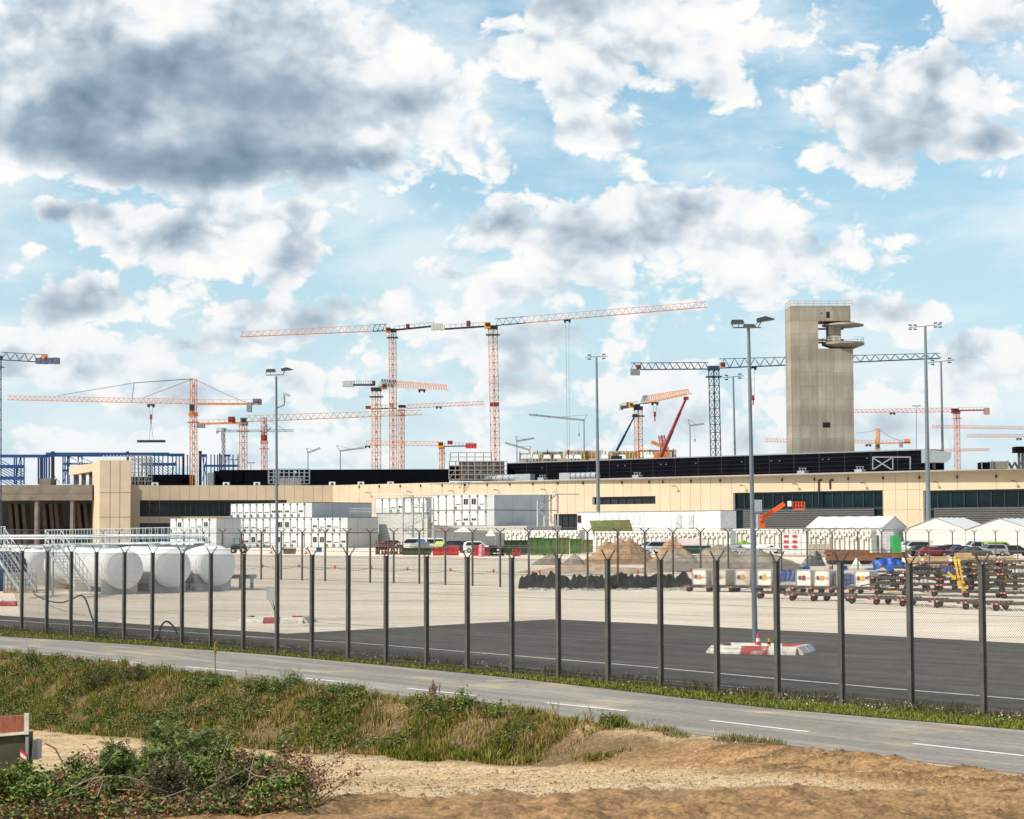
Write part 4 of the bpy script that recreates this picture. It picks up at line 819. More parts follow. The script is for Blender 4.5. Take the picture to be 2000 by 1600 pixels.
MB().bar(P(1272, 863, 650), P(1306, 877, 650), 1.1).build('arm', pale_or, tt); truss(MB(), P(1298, 893, 650), P(1292, 850, 650), 1.4, None, 8, .15).build('mast', red, tt); MB().box(P(1292, 890, 650), (5, 3, 2.2)).build('body', orange, tt)
# ================================================================= LIGHT MASTS
lmast = M('mast_grey_paint', (.17, .20, .225), .45, .12, 1.5, metal=.3)
lhead = M('floodlight_casing', (.05, .06, .07), .5)
def mast(lab, x0, y0, x1, y1, Y, w0, w1, heads, arms, kind=0, z0=0.):
    p = P(x0, y0, Y); q_ = P(x1, y1, Y); k_ = Y/F; d_ = (p-q_).normalized(); bz = p+d_*((p.z-z0)/max(1e-3, -d_.z)) if p.z > z0 else p
    t_ = thing('light_mast', (bz.x, bz.y, z0), lab, 'light mast', 'floodlight masts')
    MB().cyl(bz, q_, w0*k_/2, w1*k_/2, 16).build('pole', lmast, t_, smooth=True)
    mb = MB()
    for a, b_, r_ in arms: mb.cyl(P(*a, Y), P(*b_, Y), r_*k_, None, 6)
    mb.build('crossarm', lmast, t_)
    for hd in heads:
        x, y, w2, h2, tilt, ty = hd; c = P(x, y, Y); mb = MB(); ux = Vector((math.cos(tilt), 0, math.sin(tilt)))
        if ty == 'box':
            mb.box(c, (w2*k_, w2*k_*.55, h2*k_), ux, (0, 1, 0), taper=.85); mb.box(c-Vector((0, 0, h2*k_*.55)), (w2*k_*.85, w2*k_*.45, h2*k_*.15), ux, (0, 1, 0), 1)
        else:    # wedge shaped head seen from the side
            a = c-ux*w2*k_/2; b_ = c+ux*w2*k_/2; up = Vector((-ux.z, 0, ux.x)); wd_ = w2*k_*.5
            pts = [a-up*h2*k_*.5, a+up*h2*k_*.35, (a+b_)/2+up*h2*k_*.55, b_-up*h2*k_*.35, b_-up*h2*k_*.5]; pts = [v_-Vector((0, wd_/2, 0)) for v_ in pts]; mb.prism(pts[::-1], (0, wd_, 0))
        mb.build('lamp_head', [lhead, M('lamp_lens', (.5, .5, .48), .3)], t_)
    return t_
m1 = mast('slim light mast with two lamp heads and a camera arm, at left of the apron', 541.5, 1214, 539.5, 735, 84, 7, 4.2, [(529, 724, 19, 6, 0, 'box'), (561, 721, 23, 6, .10, 'wedge')], [((520, 733), (554, 732), .9), ((520, 733), (519, 727), .7), ((528, 734), (528, 726), .6), ((553, 732), (556, 722), 1.0)])
mb = MB(); mb.path([P(541, 797, 84), P(555, 791, 84), P(556, 785, 84)], .025); mb.build('camera_arm', lmast, m1)
mb = MB(); mb.cyl(P(555, 785, 84), P(554, 772, 84), .055, None, 8); mb.box(P(560, 771, 84), (.30, .12, .10), (1, 0, -.3), (0, 1, 0)); mb.build('surveillance_camera', M('camera_housing', (.45, .43, .38)), m1)
m2 = mast('closest light mast standing in a ring of red and white blocks on the asphalt', 1475, 1264, 1462, 640, 68, 11, 6, [(1440, 629, 26, 8, 0, 'box'), (1463, 637, 24, 7, 0, 'box'), (1495, 623, 34, 9, .16, 'wedge')], [((1432, 640), (1487, 640), 1.2), ((1432, 640), (1429, 632), 1.0), ((1443, 641), (1443, 632), .9), ((1480, 640), (1488, 626), 1.1), ((1474, 640), (1481, 627), .9)])
def star(cx, cy, w2, n_, tl=0.): 
    hs = []; ar = [((cx-w2/2, cy+tl), (cx+w2/2, cy-tl), .7)]
    for sx in (-1, 1):
        for k_ in range(n_):
            x = cx+sx*(w2*.28+w2*.15*k_); y = cy-sx*tl*.7
            for dy in (-4, 4): hs.append((x+sx*2, y+dy, 7, 2.2, .1*sx, 'box')); ar.append(((x, y), (x, y+dy), .5))
    return hs, ar
for lab, x0, y0, x1, y1, Y, w0, w1, sw, nh, tl in (('light mast with a narrow star of lamps in front of the slot window', 1168.5, 1000, 1165, 697, 395, 8.5, 4, 44, 1, 1), ('thick light mast between the two large ribbon windows', 1813.5, 1016, 1807, 637, 380, 10.5, 5, 64, 2, 3), ('thinner light mast behind the right end of the black storey', 1841.5, 912, 1838, 706, 560, 6.5, 3.5, 52, 1, 3), ('slender light mast right of the dark blue crane', 1435.5, 888, 1432, 736, 620, 5, 3, 40, 1, 2)):
    hs, ar = star(x1, y1, sw, nh, tl); mast(lab, x0, y0, x1, y1, Y, w0, w1, hs, ar)
for lab, x, y0 in (('tiny light mast far off behind the haze-pale crane jib', 1790, 793), ('tiny light mast far off right of the steel skeleton', 490, 904), ('tiny light mast far off between the thin blue uprights', 457, 898)):
    mast(lab, x, 914, x, y0, 1000 if x < 1000 else 1100, 1.6, 1.2, [(x-5, y0, 6, 1.6, 0, 'box'), (x+5, y0, 6, 1.6, 0, 'box')], [((x-8, y0), (x+8, y0), .5)])
#PART5
# ================================================================= FENCES
FP = [(-8, 1229), (42, 1233), (91, 1237), (138, 1241), (187, 1246), (242, 1248), (297, 1252), (355, 1255), (411, 1259), (475, 1264), (541, 1271), (609, 1277), (680, 1282), (754, 1290), (833, 1297), (913, 1304), (1000, 1310), (1091, 1319), (1188, 1327), (1291, 1338), (1401, 1343), (1519, 1358), (1645, 1371), (1780, 1382), (1922, 1399), (2070, 1413)]
q0 = G(42, 1233); q1 = G(1922, 1399); fd = (q1-q0); fd.z = 0; fd.normalize(); fn = Vector((-fd.y, fd.x, 0)); FH = 3.22
def online(px, py, a, b_): h_ = hit(px, py, a, b_); return Vector((h_.x, h_.y, 0))
fp = [online(x, y, q0, q1) for x, y in FP]
fe = thing('security_fence', q0, 'tall chain link fence on grey posts with forked tops along the near road', 'fence')
for p in fp:
    mb = MB(); mb.lo((p.x, p.y, 0), (.112, .112, FH), fd); mb.lo((p.x, p.y, FH), (.14, .14, .02), fd)
    po = mb.build('post', postm, fe)
    for s_ in (-1, 1): MB().bar((p.x, p.y, FH-.05), (p.x+fd.x*.04+fn.x*.0+s_*.18, p.y+fn.y*s_*.13, FH+.26), .028).build('fork_arm', postm, po)
a, b_ = fp[0], fp[-1]; L_ = (b_-a).length; n = int((L_+FH)/.062); v = []; wr = .0045
for k_ in range(n):
    for sg in (1, -1):
        s0 = k_*.062-(FH if sg > 0 else 0); e0, e1 = max(0, s0), min(L_, s0+FH) 
        if e1 <= e0: continue
        z0 = (e0-s0) if sg > 0 else FH-(e0-s0); z1 = (e1-s0) if sg > 0 else FH-(e1-s0)
        A_ = a+fd*e0; B_ = a+fd*e1; o_ = fn*wr
        v.append([(A_.x, A_.y, z0+wr), (A_.x, A_.y, z0-wr), (B_.x, B_.y, z1-wr), (B_.x, B_.y, z1+wr)])
        v.append([(A_.x+o_.x, A_.y+o_.y, z0), (A_.x-o_.x, A_.y-o_.y, z0), (B_.x-o_.x, B_.y-o_.y, z1), (B_.x+o_.x, B_.y+o_.y, z1)])
v = np.array(v).reshape(-1, 3); v -= np.array(q0); me_o = npmesh('chain_link', v, np.arange(len(v)).reshape(-1, 4), wire); me_o.parent = fe
mb = MB()
for z in (.12, 1.1, 2.15, FH-.05): mb.cyl((a.x, a.y, z), (b_.x, b_.y, z), .006, None, 4)
for s_ in (-1, 1):
    for f_ in (.45, .95): mb.cyl((a.x+s_*.2*f_, a.y+fn.y*s_*.14*f_, FH+.32*f_), (b_.x+s_*.2*f_, b_.y+fn.y*s_*.14*f_, FH+.32*f_), .006, None, 3)
mb.build('tension_wire', wire, fe)
BP = [(-20, 1110), (19, 1112), (47, 1114), (76, 1116), (106, 1118), (137, 1119), (168, 1120), (200, 1121.5), (232, 1123), (262, 1124), (294, 1125), (326, 1126.5), (359, 1128), (397, 1129), (434, 1130), (471, 1131.5), (510, 1132), (549, 1133), (590, 1134), (635, 1135.5), (678, 1137), (723, 1138.5), (769, 1139.5), (819, 1141), (870, 1143), (923, 1145), (977, 1147), (1033, 1149), (1089, 1151), (1148, 1153.5), (1207, 1151.5), (1260, 1149), (1315, 1147), (1369, 1143), (1423, 1139), (1476, 1135), (1527, 1130), (1577, 1125), (1626, 1119), (1676, 1113), (1723, 1110), (1770, 1107), (1815, 1104), (1861, 1101), (1904, 1098), (1945, 1096), (1988, 1093), (2030, 1091)]
bp = [G(*p) for p in BP]; ft = thing('perimeter_fence', bp[29], 'further thin wire fence with Y topped posts crossing the pale apron', 'fence')
hs = []
for p, (px, py) in zip(bp, BP):
    zt_ = P(px, 1040, p.y).z; hs.append(zt_); MB().cyl((p.x, p.y, 0), (p.x, p.y, zt_), .075, None, 6).cyl((p.x, p.y, zt_), (p.x-.33, p.y-.1, zt_+.30), .045, None, 4).cyl((p.x, p.y, zt_), (p.x+.33, p.y+.1, zt_+.30), .045, None, 4).build('post', postm, ft)
mb = MB()
for i in range(len(bp)-1):
    for f_ in (.02, .28, .52, .76, .98): mb.cyl((bp[i].x, bp[i].y, hs[i]*f_), (bp[i+1].x, bp[i+1].y, hs[i+1]*f_), .014, None, 3)
    for s_ in (-1, 1): 
        for f_ in (.5, 1): mb.cyl((bp[i].x+s_*.33*f_, bp[i].y, hs[i]+.3*f_), (bp[i+1].x+s_*.33*f_, bp[i+1].y, hs[i+1]+.3*f_), .014, None, 3)
    A_, B_ = bp[i], bp[i+1]; L2 = (B_-A_).length; m_ = int(L2/.34)
    for j_ in range(m_):
        u_ = A_.lerp(B_, (j_+.5)/m_); mb.cyl((u_.x, u_.y, .03), (u_.x, u_.y, hs[i]-.02), .004, None, 3, 0, False)
mb.build('wire_mesh', wire, ft)
# cable with red markers
cb = [G(x, y+16) for x, y in ((455, 1100), (513, 1098), (584, 1098), (654, 1101), (725, 1102), (796, 1105), (880, 1107), (964, 1110), (1054, 1112), (1148, 1113), (1246, 1112), (1349, 1108), (1447, 1106), (1540, 1105), (1622, 1103))]
mb = MB()
for i in range(len(cb)-1):
    pts = [Vector((*cb[i].lerp(cb[i+1], f_).xy, .42-1.0*f_*(1-f_))) for f_ in np.linspace(0, 1, 7)]; mb.path(pts, .02, 3)
o = mb.build('slack_cable', char, org=cb[0]); tag(o, 'thin slack cable strung with red markers in front of the further fence', 'cable')
for i, p in enumerate(cb[1:]):
    z = P(1000, 0, 1).z*0+.35; o = MB().cyl((p.x, p.y, .28), (p.x, p.y, .56), .07, .10, 8).cyl((p.x, p.y, .56), (p.x, p.y, .60), .11, .11, 8).build('red_marker', M('marker_red', (.62, .02, .015), .5), org=(p.x, p.y, 0)); tag(o, f'small red marker bucket, {ORDN[i]} from the left along the slack cable', 'marker', 'red markers on the cable')
# ================================================================= TANKS
def tank(lab, cx, cyb, ct, Yb, dia_px, ang, L_, dark_=0):
    k_ = Yb/F; r = dia_px*k_/2; c = P(cx, ct, Yb); ax = Vector((-math.sin(ang), math.cos(ang), 0)); c0 = c; zb_ = max(c.z, r+.25)
    c0 = Vector((c.x, c.y, c.z)); t_ = thing('storage_tank', (c0.x, c0.y, 0), lab, 'tank', 'white storage tanks'); mb = MB(); N = 48
    prof = [(0, r*.0001), (-.0, 0)]; prof = [(-.16, .02*r), (-.15, .5*r), (-.09, .86*r), (0, r), (.12, r*1.012), (.14, r)]+[(L_*f_, r) for f_ in (.33,)]+[(L_*.33+.05, r*1.008), (L_*.33+.1, r), (L_*.66, r), (L_*.66+.05, r*1.008), (L_*.66+.1, r), (L_-.14, r), (L_, r*1.01), (L_+.09, r*.86), (L_+.15, r*.5), (L_+.16, .02*r)]
    for (d0, r0_), (d1, r1_) in zip(prof[:-1], prof[1:]): mb.cyl(c0+ax*d0, c0+ax*(d1+1e-4), r0_, r1_, N, 0, False)
    mb.build('shell', M('tank_white', (.88, .88, .87), .42, .03, .5, stain=(.74, .72, .67), stain_amt=.3, stain_scale=1.2, stretch=(1, 1, .35)), t_, smooth=True)
    sd = Vector((ax.y, -ax.x, 0))
    for f_ in (.02, .34, .67): MB().cyl(c0+ax*(L_*f_), c0+ax*(L_*f_+.07), r*1.012, None, N, 0, False).build('weld_seam', M('seam_grey', (.55, .54, .50), .6), t_)
    for f_ in (.06, .5, .93):
        q_ = c0+ax*(L_*f_); mb = MB(); mb.box((q_.x, q_.y, (c0.z-r*.45)/2), (r*1.75, .55, c0.z-r*.45), sd)
        mb.build('saddle', M('tank_saddle', (.82, .80, .76), .8), t_)
    mb = MB()
    for f_ in (.25, .75): q_ = c0+ax*(L_*f_)+Vector((0, 0, r)); mb.cyl(q_-Vector((0, 0, .1)), q_+Vector((0, 0, .25)), .35, None, 12)
    mb.build('manway', galv, t_); return c0, ax, r
T1 = tank('white horizontal tank nearest to the camera, with a stair in front', 241, 1152, 1111, 128, 79, R(27), 15.5)
T2 = tank('middle one of the white horizontal tanks, partly hidden behind the nearest', 335, 1148, 1108, 131, 78, R(27), 15.5)
T3 = tank('white horizontal tank at the right end of the tank row', 423, 1143, 1104.5, 135, 77, R(27), 15.5)
T4 = tank('white tank in shade at the left, behind the metal stairs', 88, 1152, 1112, 150, 76, R(27), 8)
o = MB().cyl(P(30, 1118, 136), P(-30, 1118, 137), 1.4, None, 24).build('blue_tank', M('deep_blue_paint', (.008, .035, .13), .5), org=P(10, 1150, 136)); tag(o, 'dark blue tank end at the left edge behind the stairs', 'tank')
# gantry over the tanks
gw = thing('pipe_gantry', P(240, 1060, 139), 'long galvanised walkway with handrails and silver pipes above the white tanks', 'gantry')
def rail(a, b_, n_, h_, r_=.022, low=True, tops=1):
    mb = MB()
    for i in range(n_+1): p = a.lerp(b_, i/n_); mb.cyl(p, p+Vector((0, 0, h_)), r_, None, 4)
    for f_ in ((1., .5) if low else (1.,)): mb.cyl(a+Vector((0, 0, h_*f_)), b_+Vector((0, 0, h_*f_)), r_*1.2, None, 4)
    return mb
Yg = 137; ga_ = P(92, 1064, Yg+6); gb_ = P(405, 1059, Yg)
gal = M('bright_galvanised', (.50, .53, .54), .45, .15, 3, metal=.1)
mb = MB(); d_ = gb_-ga_; mb.box((ga_+gb_)/2, (d_.length, .9, .13), d_, None); mb.build('walkway_deck', gal, gw)
rail(ga_+Vector((0, -.45, 0)), gb_+Vector((0, -.45, 0)), 26, 1.05).build('front_handrail', gal, gw); rail(ga_+Vector((0, .45, 0)), gb_+Vector((0, .45, 0)), 26, 1.05).build('rear_handrail', gal, gw)
mb = MB()
for y, r_, yy in ((1047, .085, .9), (1052, .07, 1.2), (1068, .10, .6)): mb.cyl(P(-40, y, Yg+8), P(400, y-1, Yg+yy), r_, None, 8)
mb.build('pipe', [M('silver_pipe', (.62, .64, .66), .35, .1, 2)], gw)
mb = MB()
for x in (98, 150, 205, 260, 315, 370, 400): a = P(x, 1066, Yg+2); mb.bar((a.x, a.y, 0), (a.x, a.y, a.z), .09); mb.bar((a.x, a.y, a.z-.4), (a.x+.5, a.y, a.z), .06)
mb.build('support_leg', galv, gw)
MB().box(P(272, 1070, Yg+3), (11.8, .15, .32)).build('cable_tray', M('blue_grey_tray', (.22, .28, .31), .5), gw)
def stair(lab, top, bot, Y0, Y1, w2=.95, n_=15):
    a = P(*top, Y0); b_ = P(*bot, Y1); b_.z = max(b_.z, .1); t_ = thing('metal_stair', (b_.x, b_.y, 0), lab, 'stairs'); d_ = b_-a; hd = Vector((d_.x, d_.y, 0)).normalized(); sd = Vector((-hd.y, hd.x, 0))
    for s_ in (-1, 1):
        MB().box((a+b_)/2+sd*w2/2*s_, (d_.length, .05, .22), d_, None).build('stringer', gal, t_)
        mb = rail(a+sd*w2/2*s_, b_+sd*w2/2*s_, 8, 1.0, .022); mb.build('handrail', gal, t_)
    mb = MB()
    for i in range(n_): q_ = a.lerp(b_, (i+.5)/n_); mb.box(q_, (.24, w2, .035), hd)
    mb.build('tread', gal, t_)
    return t_
stair('steep galvanised stair leading down in front of the nearest white tank', (103, 1066), (162, 1155), 127, 122, 1.0)
stair('steep galvanised stair at the far left beside the white liquid container', (-8, 1062), (54, 1153), 126, 121, 1.0)
mb = MB(); a = P(104, 1066, 126); mb.bar((a.x, a.y, 0), a, .1); mb.box(a+Vector((-.9, .6, .0)), (2.0, 1.6, .1)); o = mb.build('stair_landing', gal, org=(a.x, a.y, 0)); tag(o, 'small steel landing on a post at the top of the stair by the nearest tank', 'landing')
mb = rail(P(-30, 1063, 124), P(10, 1060, 124), 5, 1.0); o = mb.build('landing_rail', gal, org=P(-10, 1062, 124)); tag(o, 'short handrail beside the far left stair top', 'railing')
ib = G(40, 1158); it = thing('liquid_container', ib, 'caged translucent white liquid container on a pallet under the far left stair', 'container')
MB().lo((ib.x, ib.y, .16), (1.85, 1.3, 1.15)).build('bottle', M('translucent_plastic', (.62, .58, .50), .4), it)
mb = MB()
for i in range(9):
    x = ib.x-.95+i*.2375; mb.cyl((x, ib.y-.68, .1), (x, ib.y-.68, 1.36), .02, None, 4)
for z in (.3, .6, .9, 1.2, 1.36): mb.cyl((ib.x-.95, ib.y-.68, z), (ib.x+.95, ib.y-.68, z), .02, None, 4)
mb.build('cage', galv, it); MB().lo((ib.x, ib.y, 0), (1.95, 1.4, .14)).build('pallet', wood, it)
# hoses over the fence
def hose(lab, pts, Y):
    P_ = [P(x, y, yy) for (x, y), yy in zip(pts, Y)]; out_ = []
    for i in range(len(P_)-1):
        p0_, p1_, p2_, p3_ = P_[max(i-1, 0)], P_[i], P_[i+1], P_[min(i+2, len(P_)-1)]
        for t_ in np.linspace(0, 1, 8)[:-1]: out_.append(.5*((2*p1_)+(p2_-p0_)*t_+(2*p0_-5*p1_+4*p2_-p3_)*t_*t_+(3*p1_-p0_-3*p2_+p3_)*t_**3))
    out_.append(P_[-1]); o = MB().path(out_, .035, 6).build('rubber_hose', tyre, org=P_[0], smooth=True); tag(o, lab, 'hose')
hose('long black hose looping from the white container over to the fence foot', [(66, 1160), (92, 1173), (120, 1177), (141, 1170), (158, 1163), (168, 1173), (180, 1207), (192, 1230), (208, 1245)], [112, 105, 98, 92, 88, 85, 80, 76, 73.5])
hose('short black hose hooping up from the verge at the fence', [(302, 1251), (310, 1240), (316, 1221), (326, 1214), (338, 1223), (347, 1238)], [71.5, 72, 73, 74, 74, 73])
# grey steel trestle beside tank 3
mb = MB(); a = G(440, 1150); b_ = G(500, 1150)
mb.box(((a.x+b_.x)/2, a.y, .85), (b_.x-a.x, .25, .28)); 
for x in (447, 470, 492): q_ = G(x, 1150); mb.lo((q_.x, q_.y, 0), (.22, .22, .72))
o = mb.build('steel_trestle', galv, org=a); tag(o, 'low grey steel trestle beside the right end of the tank row', 'trestle')
# ================================================================= BARRIER BLOCK RINGS
def block_proto(m1, m2):
    ob = []
    for mm in (m1, m2):
        mb = MB(); L2, w2, h2 = 1.0, .52, .26
        pr = [(-w2/2, 0, 0), (-w2/2, 0, .07), (-w2*.18, 0, h2), (w2*.18, 0, h2), (w2/2, 0, .07), (w2/2, 0, 0)]
        mb.prism([(y, -L2/2, z) for y, _, z in pr], (0, L2, 0)); ob.append(mb)
    return ob
rw = M('chipped_red_paint', (.34, .05, .055), .7, .3, 4, stain=(.6, .5, .45), stain_amt=.8, stain_scale=2.5); wwb = M('chipped_white_paint', (.70, .66, .58), .8, .2, 4, stain=(.35, .26, .2), stain_amt=.7, stain_scale=3)
bl = block_proto(rw, wwb); pr_r = bl[0].build('barrier_block', rw); pr_w = bl[1].build('barrier_block', wwb); used = [0, 0]
def ring(cx, cy, hx_, hy_, ex, nm, gname):
    c = G(cx, cy); ey = Vector((-ex.y, ex.x, 0)); i = 0; tot = []
    for (sx, sy, horiz) in ((0, -1, 1), (1, 0, 0), (0, 1, 1), (-1, 0, 0)):
        ln = hx_ if horiz else hy_; n_ = max(2, round(2*ln/1.02))
        for k_ in range(n_):
            u_ = (-ln+(k_+.5)*2*ln/n_); p = c+(ex*u_+ey*(sy*hy_) if horiz else ex*(sx*hx_)+ey*u_); tot.append((p, math.atan2(ex.y, ex.x)+(math.pi/2 if horiz else 0)+random.uniform(-.06, .06)))
    tot.sort(key=lambda q_: q_[0].x/q_[0].y)
    for i, (p, rz_) in enumerate(tot):
        w_ = (i % 3 != 1); base = pr_w if w_ else pr_r; lab = f"{'white' if w_ else 'faded red'} kerb block, {ORDN[min(i, 19)]} from the left round the {nm}"
        if not used[w_]: o = base; o.location = p; o.rotation_euler.z = rz_; tag(o, lab, 'barrier block', gname); used[w_] = 1; ORG[o.name] = p
        else: dup(base, loc=p, rz=rz_, label=lab, group=gname)
ring(541, 1216, 1.3, .8, Vector((1, -.12, 0)).normalized(), 'slim left light mast', 'kerb blocks round the light masts')
ring(1487, 1275, 1.35, .85, Vector((.93, -.37, 0)).normalized(), 'closest light mast', 'kerb blocks round the light masts')
a = G(-10, 1182); dup(pr_w, loc=a, rz=1.2, label='dirty white concrete block lying at the left edge of the apron', group='kerb blocks round the light masts'); dup(pr_r, loc=G(14, 1184), rz=1.6, label='faded red concrete block lying at the left edge of the apron', group='kerb blocks round the light masts')
# cones
def cone(lab, p, h_, m_a, m_b, r_=.14):
    t_ = thing('traffic_cone', p, lab, 'cone'); bands = [0, .2, .38, .56, .74, 1]
    MB().lo((p.x, p.y, 0), (r_*2.5, r_*2.5, .03)).build('base', m_a, t_)
    mb = MB()
    for i in range(5): z0, z1 = .03+h_*bands[i], .03+h_*bands[i+1]; mb.cyl((p.x, p.y, z0), (p.x, p.y, z1), r_*(1-bands[i]*.78), r_*(1-bands[i+1]*.78), 14, i % 2, i == 4)
    mb.build('cone_body', [m_a, m_b], t_)
p = G(1481, 1276); cone('red and white striped cone among the kerb blocks of the closest light mast', p, .62, M('cone_red', (.75, .05, .02), .5), M('cone_white', (.8, .8, .78), .5))
p = G(1502, 1274); cone('smaller yellow and black striped cone beside the red one', p, .42, M('cone_yellow', (.75, .40, .02), .5), tyre, .10)
# switch box on left mast
p = P(530, 1159, 83.6); t_ = thing('switch_box', (p.x, p.y, p.z-.3), 'pale grey switch box with hanging cables fixed to the left light mast', 'electrical box')
MB().box(p, (.40, .22, .55)).build('housing', M('pale_grey_paint', (.55, .57, .58), .5), t_); MB().path([P(532, 1172, 83.6), P(536, 1186, 83.7), P(537, 1206, 83.8)], .02, 4).path([P(527, 1172, 83.6), P(535, 1190, 83.7), P(539, 1206, 83.8)], .015, 4).build('cable', char, t_)
# ================================================================= OFFICE CONTAINERS
CW, CH, CD = 2.44, 3.62, 7.6
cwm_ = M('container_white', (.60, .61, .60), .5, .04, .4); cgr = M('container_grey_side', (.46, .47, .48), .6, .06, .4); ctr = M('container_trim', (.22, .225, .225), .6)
def cont_proto(kind):
    t_ = thing('office_container', (0, 0, 0), '', 'container'); mb = MB()
    mb.lo((CW/2, CD/2, .06), (CW-.12, CD, CH-.12)); mb.lo((CW/2, CD/2, 0), (CW-.02, CD+.05, .16), mi=1); mb.lo((CW/2, CD/2, CH-.17), (CW-.02, CD+.05, .15), mi=1)
    for x in (.06, CW-.06): mb.lo((x+(.06 if x < 1 else -.06), -.01, .16), (.06, .06, CH-.34), mi=1)
    mb.build('shell', [cwm_, ctr], t_); 
    for dx in ((-.07, .07) if kind != 'x' else ()): MB().box((CW-.12+dx*2.6, -.06, CH-.45), (.13, .10, .34)).build('bracket', char, t_)
    w2 = 1.5
    if kind == 'open':
        f_ = MB().box((CW/2, -.03, 1.95), (w2+.16, .06, 1.5)).build('window', cwm_, t_)
        for s_ in (-1, 1): MB().box((CW/2+s_*.36, -.07, 1.95), (.60, .03, 1.30)).build('pane', dglass, f_)
    elif kind == 'half':
        f_ = MB().box((CW/2, -.03, 1.95), (w2+.16, .06, 1.5)).build('window', cwm_, t_)
        for s_ in (-1, 1): MB().box((CW/2+s_*.36, -.07, 1.52), (.60, .03, .50)).build('pane', dglass, f_)
        mb = MB(); 
        for z in np.arange(1.8, 2.66, .09): mb.box((CW/2, -.075, z), (w2, .04, .075))
        mb.build('shutter', M('shutter_white', (.74, .74, .73), .5), f_)
    elif kind == 'slit':
        f_ = MB().box((CW/2, -.03, 1.95), (w2+.16, .06, 1.5)).build('window', cwm_, t_)
        for s_ in (-1, 1): MB().box((CW/2+s_*.36, -.07, 1.34), (.58, .03, .20)).build('pane', dglass, f_)
        mb = MB()
        for z in np.arange(1.48, 2.66, .09): mb.box((CW/2, -.075, z), (w2, .04, .075))
        mb.build('shutter', M('shutter_white'), f_)
    elif kind == 'shut':
        f_ = MB().box((CW/2, -.03, 1.95), (w2+.16, .06, 1.5)).build('window', cwm_, t_); mb = MB()
        for z in np.arange(1.28, 2.66, .09): mb.box((CW/2, -.075, z), (w2, .04, .075))
        mb.build('shutter', M('shutter_white'), f_)
    if kind in ('slit', 'half'):
        ac = MB().box((.45, -.2, .62), (.55, .32, .45)).build('air_conditioner', ctr, t_); MB().cyl((.45, -.385, .62), (.45, -.365, .62), .17, None, 10).build('fan', dgrey, ac)
    return t_
cp = {k_: cont_proto(k_) for k_ in ('open', 'half', 'slit', 'shut')}; cused = {}
DESC = {'open': 'with open window', 'half': 'with half shutter', 'slit': 'with window slit', 'shut': 'with closed shutter'}
GC = {}
def place_cont(kind, loc, rz_, lab, grp):
    if kind not in cused: o = cp[kind]; o.location = loc; o.rotation_euler.z = rz_; tag(o, lab, None, grp); cused[kind] = 1; ORG[o.name] = Vector(loc); return o
    return dup(cp[kind], loc=loc, rz=rz_, label=lab, group=grp)
rzc = math.atan2(RD.y, RD.x)
def cont_rows(org, rows, where, grp, z0=0.):
    for ri, (skip, pat) in enumerate(rows):
        for i, ch in enumerate(pat):
            kd = {'o': 'open', 'h': 'half', 's': 'slit', 'c': 'shut'}.get(ch)
            if not kd: continue
            p = Vector((org.x, org.y, z0+ri*CH))+RD*(CW*(i+skip)); lv = ['bottom', 'middle', 'top'][ri] if len(rows) == 3 else ['bottom', 'top'][ri] if len(rows) == 2 else 'only'
            place_cont(kd, p, rzc, f'container {DESC[kd]}, {ORDN[i]} in the {lv} row {where}', grp)
oA = G(450, 1069.5); cont_rows(oA, [(0, 's' 'chohscoshcc' 'oohsh'), (0, 'osss' 'cscooscchshs' ), (0, 'sssssshhhsh')], 'of the tall block', 'white office containers of the three storey block')
oB = G(332, 1070.5); cont_rows(oB, [(0, 'shhhoo'), (0, 'socshocc'[0:6])], 'of the small block', 'white office containers of the small left block')
oC = oA+RD*(CW*10.6)+(-RN)*14; hc = P(845, 1026, oA.y).z
# right two storey row set back on top
qC = hit(842, 1028, oA-RN*9, oA-RN*9+RD); cont_rows(Vector((qC.x, qC.y, 0)), [(0, 'sccshhcs'[0:7]), (0, 'cccsooss'[0:7])], 'of the raised block', 'white office containers of the raised right block', z0=qC.z)
qD_ = hit(733, 1003, oA-RN*12, oA-RN*12+RD); q_ = Vector((qC.x, qC.y, 0)); c = q_+RD*(CW*6)-RN*6; mb = MB(); mb.box((c.x, c.y, qC.z/2-.02), (CW*12, 12, qC.z-.04), RD); c2 = Vector((qD_.x, qD_.y, 0))+RD*(CW*3.5)-RN*4; mb.box((c2.x, c2.y, qD_.z/2), (CW*7, 7.6, qD_.z-.02), RD)
o = mb.build('storage_plinth', M('dull_white', (.42, .41, .39), .8), org=(c.x, c.y, 0)); tag(o, 'long low pale store under the raised right container block', 'store')
qD = hit(733, 1003, oA-RN*12, oA-RN*12+RD); cont_rows(Vector((qD.x, qD.y, 0)), [(0, 'ccshcsc')], 'of the railed block', 'white office containers of the upper middle block', z0=qD.z)
# long plain grey sides of the blocks (rear container rows seen from the side)
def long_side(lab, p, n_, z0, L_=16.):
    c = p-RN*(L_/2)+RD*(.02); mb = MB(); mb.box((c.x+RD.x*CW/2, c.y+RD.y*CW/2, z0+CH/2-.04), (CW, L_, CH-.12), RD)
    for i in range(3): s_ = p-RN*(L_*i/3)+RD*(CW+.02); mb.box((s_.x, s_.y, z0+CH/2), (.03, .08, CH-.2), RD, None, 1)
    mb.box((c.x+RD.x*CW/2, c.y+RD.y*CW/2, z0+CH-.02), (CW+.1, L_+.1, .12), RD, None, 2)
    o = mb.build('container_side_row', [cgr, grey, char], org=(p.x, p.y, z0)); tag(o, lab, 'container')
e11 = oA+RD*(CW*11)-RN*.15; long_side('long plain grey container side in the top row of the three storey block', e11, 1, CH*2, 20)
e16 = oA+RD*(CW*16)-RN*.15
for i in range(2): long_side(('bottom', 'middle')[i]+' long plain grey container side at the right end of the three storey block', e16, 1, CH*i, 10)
eB = oB+RD*(CW*6)-RN*.15
